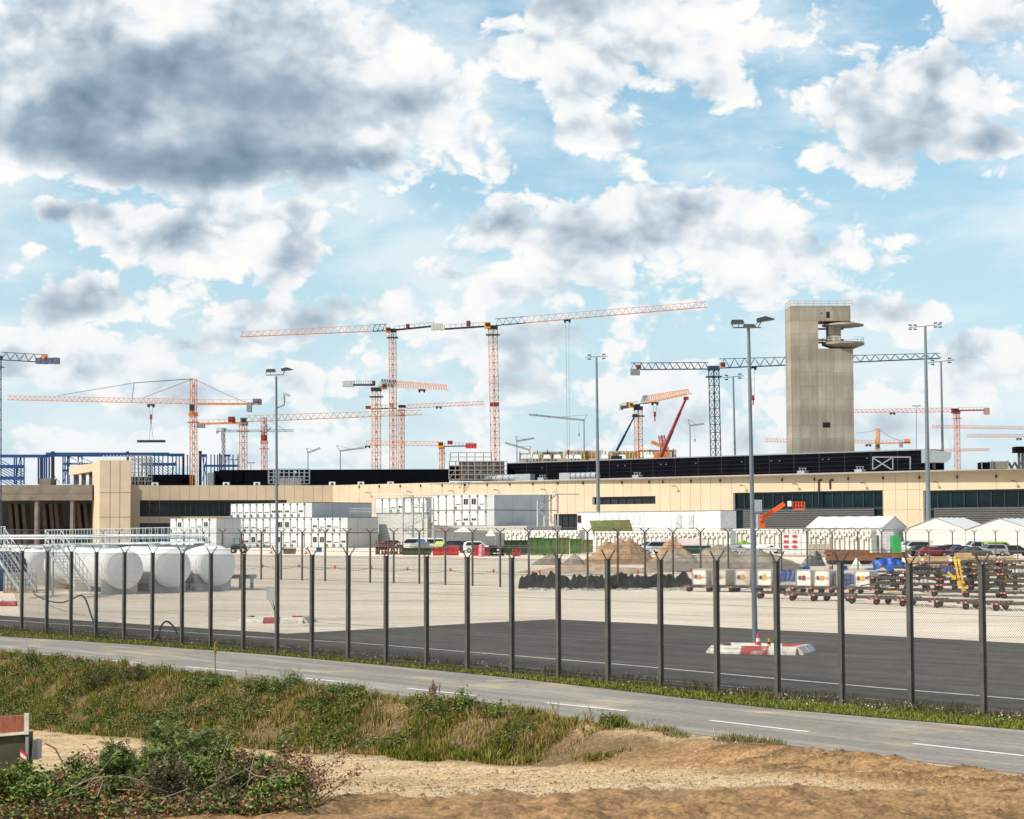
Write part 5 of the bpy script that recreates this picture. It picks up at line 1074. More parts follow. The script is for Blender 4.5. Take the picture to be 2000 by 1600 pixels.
for i in range(2): long_side(('lower', 'upper')[i]+' plain grey container side of the small left block', eB, 1, CH*i, 7.6)
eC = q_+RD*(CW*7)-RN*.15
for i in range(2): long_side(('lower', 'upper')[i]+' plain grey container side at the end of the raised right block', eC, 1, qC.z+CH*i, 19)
# stair and walkway frames between the blocks
def frame(lab, x0, x1, y0, y1, Y, nx_, ny_, dep=3.0, flights=2):
    t_ = thing('access_stair', P((x0+x1)/2, y1, Y), lab, 'stairs'); mb = MB(); g3 = [y1+(y0-y1)*j_/ny_ for j_ in range(ny_+1)]
    for k_ in range(nx_+1):
        x = x0+(x1-x0)*k_/nx_
        for d_ in (0, dep): a = P(x, y1, Y); b_ = P(x, y0, Y); mb.bar((a.x, Y+d_, a.z), (b_.x, Y+d_, b_.z), .18)
    mb.build('frame', gal, t_)
    for j_ in range(1, ny_+1): a = P(x0, g3[j_], Y); b_ = P(x1, g3[j_], Y); MB().box(((a.x+b_.x)/2, Y+dep/2, (a.z+b_.z)/2), (b_.x-a.x, dep, .18)).build('landing', galv, t_)
    for j_ in range(ny_):
        xa, xb = (x0+2, x1-2) if j_ % 2 else (x1-2, x0+2); a = P(xa, g3[j_], Y-.5); b_ = P(xb, g3[j_+1], Y-.5); mb = MB(); mb.box((a+b_)/2, ((b_-a).length, .9, .16), b_-a, None)
        for f_ in np.linspace(0, 1, 12): q2 = a.lerp(b_, f_); mb.bar(q2, q2+Vector((0, 0, 1.1)), .06)
        mb.bar(a+Vector((0, 0, 1.1)), b_+Vector((0, 0, 1.1)), .09); mb.build('flight', galv, t_)
    return t_
frame('steel stair frame between the three storey and the raised right container block', 786, 846, 972, 1068, 432, 3, 3)
frame('steel stair tower at the right end of the raised container block', 1050, 1090, 965, 1029, 418, 3, 2)
t_ = thing('roof_railing_run', P(710, 1004, 452), 'thin railing on the flat container roofs of the three storey block', 'railing'); rail(P(684, 1004, 452), P(790, 1005, 437), 22, 1.3, .05).build('rail', galv, t_)
t_ = thing('awning_roof', P(1030, 965, 425), 'thin dark edged flat roof over the raised right container block', 'roof'); a = P(733, 966, 455); b_ = P(1090, 965, 412); mb = MB(); d_ = b_-a; mb.box((a+b_)/2-RN*3, (d_.length, 7, .2), d_, None); mb.build('roof_sheet', M('dark_trim'), t_)
# low white cabins to the right
for i, (x0, x1, y0, y1, Y, kd) in enumerate(((1128, 1170, 1001, 1062, 372, 'd'), (1171, 1257, 1000, 1062, 368, 'w'), (1257, 1311, 999, 1062, 366, 'p'), (1311, 1356, 998, 1062, 364, 'd'), (1356, 1407, 998, 1062, 362, 'p'))):
    if i == 0: CA = P(1128, 1001, 382)
    a = hit(x0, y0, CA, CA+RD); b_ = hit(x1, y0, CA, CA+RD); cc0 = (a+b_)/2; cc0.z = 0; ccb = cc0-RN*2.5; wl2 = (b_-a).xy.length; a.z = P(1128, 1001, 382).z; fpt = lambda px, py: hit(px, py, CA, CA+RD)+RN*.08; t_ = thing('site_cabin', (cc0.x, cc0.y, 0), ['white cabin with one dark window at the left end of the low cabin row', 'long white cabin with a row of shutters behind the green skip lid', 'plain white cabin with grey end wall in the low cabin row', 'white cabin with two doors and steps in the low cabin row', 'plain white cabin at the right end of the low cabin row'][i], 'cabin', 'low white site cabins')
    mb = MB(); mb.lo(ccb, (wl2-.06, 5, a.z), RD); mb.lo(ccb+Vector((0, 0, a.z)), (wl2+.0, 5.2, .12), RD, mi=1); mb.build('shell', [cwm_ if i != 4 else M('cabin_cream', (.72, .72, .69), .6), grey], t_)
    if i == 0: MB().box(fpt(1132, 1014), (.8, .1, 1.4), RD).build('window', dglass, t_)
    if kd == 'w':
        for k_ in range(6): MB().box(fpt(1177+k_*13.5, 1014), (1.3, .1, 1.7), RD).build('shutter', M('shutter_white'), t_)
    if i == 3:
        for x in (1326, 1350): dq = MB().box(fpt(x, 1019), (1.1, .1, 2.4), RD).build('door', M('door_grey', (.45, .46, .45), .5), t_)
        MB().bar(P(1322, 1020, Y-.8), P(1336, 1034, Y-.8), .09).bar(P(1322, 1020, Y-.8), P(1322, 1034, Y-.8), .08).bar(P(1345, 1020, Y-.8), P(1354, 1020, Y-.8), .08).bar(P(1354, 1020, Y-.8), P(1354, 1034, Y-.8), .08).build('step_rail', galv, t_)
# long white hoarding / pallets row
for i, (x0, x1, y0, Y) in enumerate(((985, 1130, 1036, 352), (1160, 1425, 1038, 350), (1425, 1572, 1033, 345), (1578, 1700, 1036, 300))):
    a = P(x0, y0, Y+6); b_ = hit(x1, y0, a, a+RD); mb = MB(); n_ = int((x1-x0)/9); cc0 = (a+b_)/2; cc0.z = 0; mb.lo(cc0-RN*1, ((b_-a).xy.length, 1.6, a.z), RD)
    for k_ in range(n_): q2 = a.lerp(b_, (k_+.5)/n_); q2.z = .1; mb.lo(q2, (.14, .2, a.z-.2), RD, 1); mb.box(q2+RD*.3+Vector((0, 0, a.z-random.uniform(.6, 1.3))), (.34, .3, .4), RD, None, random.randint(0, 2))
    o = mb.build('stacked_pallets', [M('cream_wrap', (.66, .63, .57), .8, .12, 1), M('pallet_stripe_brown', (.60, .57, .51), .8), white], org=cc0); tag(o, ['long low row of pale stacked crates left of the green skip', 'long low row of pale stacked crates below the white cabins', 'pale crates under the orange lift', 'pale stacked boxes in front of the left marquee'][i], 'crates', 'rows of pale stacked crates')  # stripes and small blocks slightly browner than the wrap
#PART6
# ================================================================= MARQUEES, LIFT, SKIPS
mqw = M('marquee_white', (.58, .57, .545), .6, .05, .5, bump=.03)
def marquee(lab, px, pye, Y0, L_, Wd, he, hr, swap=False):
    A = P(px, 1050, Y0); A.z = 0; d, w_ = (RD, -RN) if not swap else (-RN, RD)
    t_ = thing('marquee', A, lab, 'marquee', 'white marquees'); o_ = A
    def pt(u_, v_, z): return o_+d*u_+w_*v_+Vector((0, 0, z))
    mb = MB()
    e_ = .0
    if not swap: cs = [pt(0, 0, 0), pt(L_, 0, 0), pt(L_, Wd, 0), pt(0, Wd, 0)]
    else: cs = [pt(0, 0, 0), pt(0, Wd, 0), pt(L_, Wd, 0), pt(L_, 0, 0)]
    vs = [pt(0, 0, 0), pt(L_, 0, 0), pt(L_, Wd, 0), pt(0, Wd, 0), pt(0, 0, he), pt(L_, 0, he), pt(L_, Wd, he), pt(0, Wd, he), pt(0, Wd/2, hr), pt(L_, Wd/2, hr)]
    mb.add(vs, [(0, 1, 5, 4), (1, 2, 6, 9, 5), (2, 3, 7, 6), (3, 0, 4, 8, 7)]); mb.build('wall_sheet', mqw, t_)
    mb = MB(); ov = .25; n_ = 5
    for i in range(n_):
        u0, u1 = L_*i/n_-(ov if i == 0 else 0), L_*(i+1)/n_+(ov if i == n_-1 else 0); um = (u0+u1)/2
        for sg in (0, 1):
            ve, sag = (-ov, 0) if sg == 0 else (Wd+ov, 0); a_, b_, m_ = pt(u0, ve, he-.12), pt(u1, ve, he-.12), pt(um, ve, he-.22); r0_, r1_, rm = pt(u0, Wd/2, hr+.06), pt(u1, Wd/2, hr+.06), pt(um, Wd/2, hr-.05)
            mb.add([a_, m_, b_, r1_, rm, r0_], [(0, 1, 4, 5), (1, 2, 3, 4)])
    mb.build('roof_sheet', M('marquee_roof_white', (.62, .62, .60), .5, .04, .5), t_)
    mb = MB()
    for i in range(n_+1):
        u_ = L_*i/n_
        for v_ in (0, Wd): mb.bar(pt(u_, v_+(-.03 if v_ == 0 else .03), 0), pt(u_, v_+(-.03 if v_ == 0 else .03), he), .05)
    mb.build('frame_pole', grey, t_)
marquee('white marquee with clean pitched roof, leftmost of the three', 1577, 1030, 352, 15.0, 8.0, 4.4, 6.2)
marquee('middle white marquee with wide crumpled end wall', 1764, 1040, 345, 9.5, 12.5, 3.9, 5.9, True)
marquee('white marquee cut by the right edge of the view', 1886, 1038, 335, 11, 12.5, 3.9, 5.7, True)
bl_ = thing('boom_lift', P(1488, 1060, 372), 'bright orange boom lift with raised basket in front of the dark ribbon window', 'boom lift'); bl_.location.z = 0; ORG[bl_.name] = Vector(bl_.location)
Yb = 372; liftm = M('lift_orange', (.80, .10, .01), .45)
MB().lo((P(1488, 0, Yb).x, Yb, .5), (3.2, 2.2, 2.0)).build('turret', liftm, bl_)
MB().lo((P(1488, 0, Yb).x, Yb, .25), (3.6, 2.4, .6)).build('chassis', char, bl_)
MB().box((P(1488, 1030, Yb)+P(1482, 1014, Yb))/2, (1.5, 1.0, 2.9)).build('lower_arm', liftm, bl_)
a = P(1482, 1016, Yb-.4); b_ = P(1532, 984, Yb-.4); MB().box((a+b_)/2, ((b_-a).length, .7, .75), b_-a, None).build('upper_arm', liftm, bl_)
mb = MB(); a = P(1530, 984, Yb); mb.box((a+P(1538, 990, Yb))/2, (1.4, .5, .9)); mb.build('wrist', char, bl_)
x0, x1 = P(1537, 0, Yb).x, P(1559, 0, Yb).x; z0, z1 = P(0, 1000, Yb).z, P(0, 986, Yb).z; mb = MB(); mb.box(((x0+x1)/2, Yb, z0), (x1-x0, 1.1, .15))
for x in np.linspace(x0, x1, 5):
    for dy in (-.5, .5): mb.bar((x, Yb+dy, z0), (x, Yb+dy, z1), .07)
for z in (z1, (z0+z1)/2):
    for dy in (-.5, .5): mb.bar((x0, Yb+dy, z), (x1, Yb+dy, z), .08)
mb.build('basket', liftm, bl_); MB().box(P(1542, 984, Yb-.7), (.7, .3, 1.0)).build('control_box', white, bl_)
mb = MB(); mb.bar(P(1481, 1034, 370), P(1480, 1004, 370), .5).box(P(1480, 988, 370), (1.5, .5, 2.2)); o = mb.build('traffic_post', galv, org=P(1481, 1034, 370)); tag(o, 'grey post with a box on top standing left of the orange boom lift', 'post')
def skip(lab, x0, x1, yt, yb, m_, lid=None, nm='waste_skip', dep=2.4):
    p = G((x0+x1)/2, yb); Y = p.y; a = P(x0, yt, Y); b_ = P(x1, yt, Y); t_ = thing(nm, p, lab, 'skip', 'waste skips on the apron'); w_ = b_.x-a.x; h_ = a.z
    mb = MB(); c = Vector(((a.x+b_.x)/2, Y+dep/2, 0)); 
    vs = []
    for (z, g_) in ((.15, .88), (h_, 1.)):
        for sx, sy in ((-1, -1), (1, -1), (1, 1), (-1, 1)): vs.append(c+Vector((sx*w_/2*g_, sy*dep/2*g_, z)))
    for sx, sy in ((-1, -1), (1, -1), (1, 1), (-1, 1)): vs.append(c+Vector((sx*(w_/2-.1), sy*(dep/2-.1), h_)))
    for sx, sy in ((-1, -1), (1, -1), (1, 1), (-1, 1)): vs.append(c+Vector((sx*(w_/2*.88-.1), sy*(dep/2*.88-.1), .3)))
    fs = [(3, 2, 1, 0)]
    for k_ in range(4): n_ = (k_+1) % 4; fs += [(k_, n_, 4+n_, 4+k_), (4+k_, 4+n_, 8+n_, 8+k_), (8+n_, 12+n_, 12+k_, 8+k_)]
    fs.append((12, 13, 14, 15)); mb.add(vs, fs); mb.build('body', m_, t_)
    mb = MB(); n_ = max(2, int(w_/.9))
    for k_ in range(n_+1): x = c.x-w_/2*.94+w_*.94*k_/n_; mb.prism([(x-.06, Y-.02+dep*.06, .2), (x-.06, Y-.12, h_), (x-.06, Y+.02, h_), (x-.06, Y+.1+dep*.06, .2)], (.12, 0, 0))
    mb.box((c.x, Y-.03, h_), (w_+.14, .14, .16)); mb.build('rib', m_, t_)
    if lid: lm, q = lid; z_ = [P(*k_, Y+dd) for k_, dd in q]; n3 = (z_[1]-z_[0]).cross(z_[2]-z_[0]).normalized()*.08; MB().prism(z_, n3).build('lid', lm, t_)
    return t_
dkg = M('dark_green_skip', (.03, .055, .025), .7, .3, .8, stain=(.08, .05, .03), stain_amt=.6, stain_scale=.7)
skip('olive green skip at the left of the green row, dark inside', 984, 1033, 1056, 1086, dkg); skip('bright green skip, second of the green row', 1035, 1062, 1051, 1086, green); skip('bright green skip with white spot, third of the green row', 1060, 1090, 1052, 1087, green)
skip('pale olive skip, fourth of the green row', 1091, 1112, 1051, 1085, olive); skip('bright green skip, fifth of the green row', 1113, 1136, 1053, 1083, green); skip('pale olive skip just left of the open green lid', 1137, 1158, 1055, 1081, olive)
skip('large olive skip with its big rusty lid raised behind the brown heap', 1161, 1240, 1051, 1078, olive, (olive, [((1161, 1051), 0), ((1240, 1050), 0), ((1230, 1015.5), 2.3), ((1151, 1017.5), 2.3)]))
skip('red skip with pale yellow lid among the parked cars', 845, 872, 1071, 1087, red, (M('pale_yellow_lid', (.50, .55, .15), .6), [((845, 1068), 0), ((864, 1068), 0), ((869, 1058), 2), ((853, 1058), 2)])); skip('red skip with a white mark, in the middle of the scrap row', 872, 896, 1067, 1087, red)
skip('red skip beside the pink sack', 923, 936, 1066, 1088, red); skip('dark red skip in front of the dark rusty racks', 946, 955, 1069, 1088, dred); skip('small red bin in front of the green skips', 1001, 1016, 1074, 1089, red, dep=1.5)
skip('long low dark green skip with sloping ends in front of the vans', 784, 843, 1071, 1086, dkg); skip('grey lidded skip beside the white and blue van', 820, 838, 1060, 1082, grey)
skip('dark green open skip near the long gravel ridge', 1325, 1388, 1067, 1084, M('petrol_green', (.015, .05, .04), .6)); skip('green skip with dark lid standing open left of the white heap', 1684, 1722, 1068, 1081, green, (dkg, [((1703, 1068), 0), ((1735, 1068), 0), ((1718, 1046), 1), ((1694, 1046), 1)]))
t_ = skip('small blue crate beside the left scrap', 618, 628, 1070, 1080, M('crate_blue', (.02, .10, .30), .6), nm='crate', dep=1.0); t_['category'] = 'crate'
t_ = skip('rusty brown tub standing on the apron below the container block', 553, 577, 1072, 1084, M('tub_brown', (.13, .10, .065), .8, .4, 2), nm='scrap_tub', dep=1.5); t_['category'] = 'tub'
p = G(940, 1088); o = MB().cyl((p.x, p.y, 0), (p.x, p.y, 1.75), .42, .36, 14).cyl((p.x, p.y, 1.75), (p.x, p.y, 1.95), .36, .15, 14).build('bulk_sack', M('pink_sack', (.62, .22, .28), .8), org=p); tag(o, 'upright pink sack between two red skips', 'sack')
def rack(lab, x0, x1, y0, y1, m_, nx_, nz_, dep=2., nm='storage_rack'):
    p = G((x0+x1)/2, y1); Y = p.y; mb = MB(); a = P(x0, y0, Y); b_ = P(x1, y0, Y)
    for k_ in range(nx_+1):
        for dy in (0, dep): x = a.x+(b_.x-a.x)*k_/nx_; mb.bar((x, Y+dy, 0), (x, Y+dy, a.z), .09)
    for j_ in range(nz_+1):
        z = .15+(a.z-.15)*j_/nz_
        for dy in (0, dep): mb.bar((a.x, Y+dy, z), (b_.x, Y+dy, z), .09)
        if j_ < nz_:
            for k_ in range(nx_):
                if random.random() < .75: x = a.x+(b_.x-a.x)*(k_+.5)/nx_; mb.lo((x, Y+dep/2, z+.05), ((b_.x-a.x)/nx_*.8, dep*.8, a.z/nz_*random.uniform(.3, .8)), mi=1)
    o = mb.build(nm, [m_, M('dark_load', (.05, .04, .035), .9)], org=p); tag(o, lab, 'rack', 'rusty racks'); return o
rack('rusty brown rack left of the white and blue van', 734, 757, 1057, 1084, rust, 4, 3); rack('second rusty rack beside the white and blue van', 758, 786, 1060, 1084, rust, 5, 2); rack('dark rack in front of the olive skip left of the green row', 955, 984, 1066, 1087, char, 4, 3)
for i, (x, yb, h_) in enumerate(((530, 1081, .9), (598, 1082, .85))):
    p = G(x, yb); t_ = thing('warning_post', p, ['red and white warning post on a dark foot, left of the brown tub', 'red and white warning post on a dark foot, left of the blue crate'][i], 'warning post'); MB().lo((p.x, p.y, 0), (.8, .5, .12)).build('foot', tyre, t_); mb = MB()
    for k_ in range(4): mb.lo((p.x, p.y, .12+k_*.3), (.22, .06, .3), mi=k_ % 2)
    mb.build('board', [red, white], t_)
def heapmesh(lab, x0, x1, yb, yt, m_, seed, dep=.8, nm='earth_heap', cat='heap', grp='heaps of earth and gravel', peaks=None, amp=.5, n=110, kind=None, sharp=1., micro=.05):
    p = G((x0+x1)/2, yb); k_ = p.y/F; a_ = (x1-x0)/2*k_; b_ = a_*dep if dep < 2 else dep; Yc_ = p.y+b_*.75; H = P(1000, yt, Yc_).z; cx = P((x0+x1)/2, yb, Yc_).x; a_ = (x1-x0)/2*Yc_/F
    u_ = np.linspace(-1, 1, n); X_, Y_ = np.meshgrid(u_, u_); X_ = X_+(fbm(X_*2+seed, Y_*2, seed+7)-.47)*.3; r = np.sqrt(X_**2+Y_**2); prof = np.clip(1-r**1.35, 0, 1)
    if peaks: 
        h_ = 0*X_
        for (px_, w_, hh_) in peaks: h_ = np.maximum(h_, hh_*np.clip(1-np.sqrt(((X_-px_)/w_)**2+Y_**2*.95), 0, 1)**sharp)
    else: h_ = prof**sharp
    nz_ = fbm(X_*3+seed, Y_*3*max(dep, .3), seed)-.47; h2 = h_*(1+nz_*amp*2)+np.clip(h_*6, 0, 1)*(fbm(X_*a_*1.6, Y_*b_*1.6+seed, seed+3)-.47)*amp*.45/max(H, .5)
    z = np.clip(h2, 0, None)*H*(1.06 if not peaks else 1.)-.03
    z = z+np.clip(h_*5, 0, 1)*((fbm(X_*a_*5, Y_*b_*5, seed+9, 4)-.47)*micro*3+(np.abs(fbm(X_*a_*1.3, Y_*b_*1.3, seed+11)*2.1-1)-.4)*micro*1.6)
    v = np.stack([(cx+X_*a_).ravel(), (Yc_+Y_*b_).ravel(), z.ravel()], 1)-np.array([cx, Yc_, 0]); I = (np.arange(n-1)[:, None]*n+np.arange(n-1)[None, :]).ravel()
    o = npmesh(nm, v, np.stack([I, I+1, I+n+1, I+n], 1), m_, None, True); o.location = (cx, Yc_, 0); tag(o, lab, cat, grp, kind); return o
brn = M('brown_earth', (.33, .20, .115), .95, .3, 1.2, bump=.08, stain=(.20, .14, .09), stain_amt=.5, stain_scale=.5); gra = M('grey_gravel', (.27, .225, .175), .95, .25, 1.5, bump=.08, stain=(.17, .14, .115), stain_amt=.6, stain_scale=.4)
heapmesh('steep warm brown earth heap in front of the raised skip lid', 1122, 1292, 1103, 1050, brn, 3, .7, sharp=1.15)
heapmesh('brown earth heap with a flat top left of the long gravel ridge', 1258, 1380, 1108, 1065, brn, 8, .7, sharp=.9); heapmesh('long grey gravel ridge behind the black bale row', 1235, 1575, 1117, 1068, gra, 14, .35, peaks=[(-.45, .5, .9), (0, .6, 1.), (.45, .55, 1.05)], sharp=.8)
heapmesh('low grey gravel heap below the green skips', 1036, 1105, 1104, 1081, gra, 20, .6); heapmesh('small grey gravel heap between the low heap and the brown earth', 1092, 1150, 1105, 1085, gra, 23, .6); heapmesh('low flattened spill of pale earth between the heaps and the bales', 990, 1330, 1119, 1106, M('pale_earth', (.45, .33, .22), .95, .3, 1), 27, .35)
bagm = M('black_wrap', (.014, .014, .015), .32, .6, 3, bump=.25, spec=.6, stain=(.10, .10, .10), stain_amt=.9, stain_scale=4)
for i, (x0, x1, yb) in enumerate(((1018, 1075, 1150), (1066, 1130, 1152), (1120, 1190, 1152.5), (1180, 1245, 1151.5), (1236, 1300, 1150), (1290, 1352, 1148))):
    heapmesh(f'black plastic wrapped bale pile, {ORDN[i]} from the left in the long black row', x0-6, x1+6, yb, 1122+(i % 2)*1.5, bagm, 40+i*3, .35, 'bale_pile', 'bale pile', 'black bale piles', sharp=.22, amp=.38, n=120, micro=.22)
heapmesh('white rubble heap under the cars in front of the marquees', 1733, 1783, 1082, 1064, M('white_rubble', (.62, .59, .54), .9, .3, 2, bump=.1), 60, .6, 'rubble_heap', amp=.6); heapmesh('heap of black and silver bags right of the gravel ridge', 1564, 1612, 1106, 1083, M('silver_black_bags', (.08, .08, .085), .35, .6, 1.2, bump=.1, stain=(.5, .5, .5), stain_amt=.9, stain_scale=.9), 64, .5, 'bag_heap', amp=.7, sharp=.5)
n = 260; x = rng.uniform(1030, 1345, n); p_ = np.array([[*G(a, 1152.5+rng.uniform(-1, 2)).xy, .05] for a in x]); o = leaves('plastic_scraps', p_[:70], np.tile([.35, .3, .10], (70, 1)), 14, .13, lambda n_: pal(n_, [(.62, .6, .58), (.5, .48, .45)], .1), LM); tag(o, 'white plastic scraps littering the foot of the black bale row', 'litter', kind='stuff')
# ================================================================= CARGO BOXES AND DOLLIES
cargo_w = M('cargo_white', (.80, .77, .70), .6, .12, 2, stain=(.33, .22, .13), stain_amt=.7, stain_scale=1.6)
def dolly_proto():
    t_ = thing('baggage_dolly', (0, 0, 0), '', 'dolly'); mb = MB()
    for y in (-.6, .6): mb.box((0, y, .31), (2.5, .08, .11))
    for x in (-1.2, -.6, 0, .6, 1.2): mb.box((x, 0, .31), (.08, 1.2, .09))
    mb.build('frame', M('dolly_frame', (.085, .07, .06), .7, .4, 3), t_); mb = MB()
    for x in np.linspace(-1.15, 1.15, 12): mb.cyl((x, -.56, .37), (x, .56, .37), .035, None, 6)
    mb.build('roller_deck', M('roller_steel', (.24, .205, .17), .5, .4, 3), t_)
    for x in (-.85, .85):
        for y in (-.55, .55): w_ = MB().cyl((x, y-.07, .145), (x, y+.07, .145), .145, None, 14).build('wheel', tyre, t_); MB().cyl((x, y-.085, .145), (x, y+.085, .145), .07, None, 8).build('rim', M('rim_orange', (.10, .04, .018), .6), w_)
    MB().bar((1.25, 0, .28), (1.75, 0, .19), .06).box((1.78, 0, .19), (.1, .25, .08)).build('drawbar', yel, t_)
    for s_ in (-1, 1):
        mb = MB()
        for k_ in range(5): mb.box((s_*.95+(k_-2)*.1, -.655, .31), (.098, .03, .08), mi=k_ % 2)
        mb.build('reflector_strip', [M('strip_red', (.33, .02, .02), .5), M('strip_white', (.45, .42, .38), .6)], t_)
    return t_
dp = dolly_proto(); dfirst = [1]; drot = math.atan2(-.22, 1)
def dolly(p, lab, rz_=None, sc=1.15, grp='flat baggage dollies'):
    rz_ = drot if rz_ is None else rz_
    if dfirst[0]: o = dp; o.location = p; o.rotation_euler.z = rz_; tag(o, lab, None, grp); dfirst[0] = 0; o.scale = (sc,)*3; return o
    return dup(dp, loc=p, rz=rz_, label=lab, group=grp, sc=(sc,)*3, swap={'yellow_paint': char} if grp == 'stacked dollies' and random.random() < .75 else None)
for i, (x, yb) in enumerate(((1518, 1169), (1582, 1173), (1624, 1174), (1700, 1179), (1748, 1181), (1800, 1184), (1868, 1187), (1925, 1190), (1985, 1193))):
    dolly(G(x, yb), f'flat roller dolly, {ORDN[i]} from the left in the front row', sc=1.12)
def cargo_proto():
    t_ = thing('cargo_box', (0, 0, 0), '', 'cargo box'); mb = MB()
    mb.prism([(-.62, -.55, 0), (.62, -.55, 0), (.66, -.55, .35), (.66, -.55, 1.12), (.58, -.55, 1.2), (-.58, -.55, 1.2), (-.66, -.55, 1.12), (-.66, -.55, .35)], (0, 1.1, 0)); mb.build('shell', cargo_w, t_)
    mb = MB()
    for x in (-.6, .6): mb.box((x, -.57, .6), (.08, .05, 1.15))
    for z in (.04, .6, 1.16): mb.box((0, -.57, z), (1.2, .045, .06))
    mb.build('edge_frame', M('weathered_grey', (.35, .30, .26), .7, .3, 3), t_); MB().box((.02, -.60, .62), (.26, .02, .34)).build('label', M('sign_orange', (.75, .25, .03), .6), t_); MB().box((-.3, -.60, .62), (.2, .02, .28)).build('hatch', dgrey, t_); return t_
cpb = cargo_proto(); cf_ = [1]
def cargo(p, lab, rz_=drot, sc=1.0):
    if cf_[0]: o = cpb; o.scale = (sc,)*3; o.location = p; o.rotation_euler.z = rz_; tag(o, lab, None, 'weathered white cargo boxes on dollies'); cf_[0] = 0; return o
    return dup(cpb, loc=p, rz=rz_, label=lab, group='weathered white cargo boxes on dollies', sc=(sc,)*3, swap=random.choice([None, {'sign_orange': yel}, {'sign_orange': red}, {'cargo_white': M('cargo_grey', (.60, .56, .48), .6, .2, 2, stain=(.28, .17, .09), stain_amt=.8, stain_scale=1.2)}]))
cage_m = M('cage_steel', (.20, .20, .20), .6)
xs_ = [1374, 1413, 1457, 1501, 1541, 1577, 1612, 1653, 1692]; names = ['at the left end, next to the black bales', 'second from the left', 'third from the left, right of a blue covered gap', 'fourth from the left, right of the closest light mast', None, 'left of two standing close together', 'right of two standing close together', None, 'at the right end, by the hanging blue tarpaulin']
for i, (x, nm) in enumerate(zip(xs_, names)):
    p = G(x, 1155.5+i*.55); dolly(p, f'dolly carrying the {ORDN[i]} load from the left in the cargo box row', sc=1.05, grp='dollies under the cargo row'); q_ = p+Vector((0, 0, .43))
    if nm: cargo(q_, 'white cargo box, orange label, '+nm, drot-.42+random.uniform(-.08, .08), .86)
    else:
        t_ = thing('wire_cage', q_, f'dark wire cage heaped with blue tarpaulin, {"left" if i == 4 else "right"} one in the cargo box row', 'cage', rz=drot); mb = MB()
        ORG[t_.name] = Vector((0, 0, 0))
        for x2 in np.linspace(-.7, .7, 13): mb.bar((x2, -.55, 0), (x2, -.55, .85), .025)
        for z in (0, .28, .56, .85): mb.bar((-.7, -.55, z), (.7, -.55, z), .035)
        for s_ in (-.7, .7): mb.box((s_, 0, .42), (.05, 1.1, .85))
        mb.box((0, 0, .03), (1.4, 1.1, .06)); mb.build('cage', cage_m, t_)
def cloth(lab, x0, x1, y0, y1, Y, seed, nm='tarpaulin', mat_=None, dep=.8, drop=.0):
    a = P(x0, y1, Y); b_ = P(x1, y0, Y); n_ = 26; w_ = b_.x-a.x; h_ = b_.z-a.z; u_, v_ = np.meshgrid(np.linspace(0, 1, n_), np.linspace(0, 1, n_))
    nz_ = fbm(u_*3+seed, v_*3, seed); fold = np.abs(np.sin(u_*9+nz_*7))*.16
    X_ = a.x+w_*(u_+(nz_-.5)*.12); front = np.clip(v_*2, 0, 1); back = np.clip(v_*2-1, 0, 1)
    low = .0+.6*fbm(u_*4, u_*0, seed+5)*drop
    Z_ = a.z+h_*(low+(1-low)*front)*(.75+.25*np.sin(u_*math.pi))+(nz_-.5)*h_*.35-back*h_*.2; Y2 = Y-dep*.2*(1-front)+back*dep-fold
    v = np.stack([X_.ravel(), Y2.ravel(), Z_.ravel()], 1)-np.array([a.x, Y, a.z]); I = (np.arange(n_-1)[:, None]*n_+np.arange(n_-1)[None, :]).ravel()
    o = npmesh(nm, v, np.stack([I, I+1, I+n_+1, I+n_], 1), mat_ or tarp, None, True); o.location = (a.x, Y, a.z); md = o.modifiers.new('thick', 'SOLIDIFY'); md.thickness = .02; tag(o, lab, 'tarpaulin', 'blue tarpaulins'); return o
cloth('blue tarpaulin heaped in the left wire cage', 1522, 1558, 1113, 1136, 130.6, 3); cloth('blue tarpaulin sagging over the right wire cage', 1638, 1674, 1119, 1142, 127.8, 9); cloth('blue tarpaulin hanging between two cargo boxes at the left', 1424, 1440, 1120, 1150, 132.5, 14, drop=1); cloth('big bright blue tarpaulin hanging over a dolly stack', 1705, 1766, 1087, 1124, 128, 21, drop=1.4, dep=1.6)
for i, (x0, x1, y0) in enumerate(((1400, 1421, 1110), (1480, 1512, 1111), (1566, 1582, 1105), (1640, 1654, 1104), (1690, 1712, 1109))): cloth(['flat blue cloth on top of the second cargo box', 'rumpled blue cloth on the fourth cargo box', 'small dark blue bundle behind the paired cargo boxes', 'small dark blue bundle left of the big blue tarpaulin', 'thin blue cloth on the last cargo box'][i], x0, x1, y0, y0+9, 131.5, 30+i)
# stacks of dollies on the right
for si, (x, yb, n_, wh) in enumerate(((1738, 1162, 3, 'under the big blue tarpaulin'), (1800, 1163, 4, 'right of the big blue tarpaulin'), (1862, 1165, 5, 'crossed by yellow drawbars'), (1925, 1167, 6, 'second from the right edge'), (1985, 1169, 6, 'at the right edge'), (1772, 1150, 4, 'behind the tarpaulin stack'), (1835, 1151, 5, 'in the rear row, middle'), (1895, 1152, 5, 'in the rear row, right'), (1955, 1153, 5, 'in the rear row at far right'), (1720, 1146, 3, 'in the rear row, left end'), (1992, 1146, 5, 'in the rearmost row at the edge'), (1925, 1143, 5, 'in the rearmost row, centre'), (1868, 1141, 4, 'in the rearmost row, left'))):
    p = G(x, yb)
    for k_ in range(n_): dolly(p+Vector((random.uniform(-.22, .22), random.uniform(-.1, .1), k_*.36)), f'dolly lying {ORDN[k_]} from the ground in the stack {wh}', sc=1.05, rz_=drot+random.choice((0, math.pi))+random.uniform(-.06, .06), grp='stacked dollies')
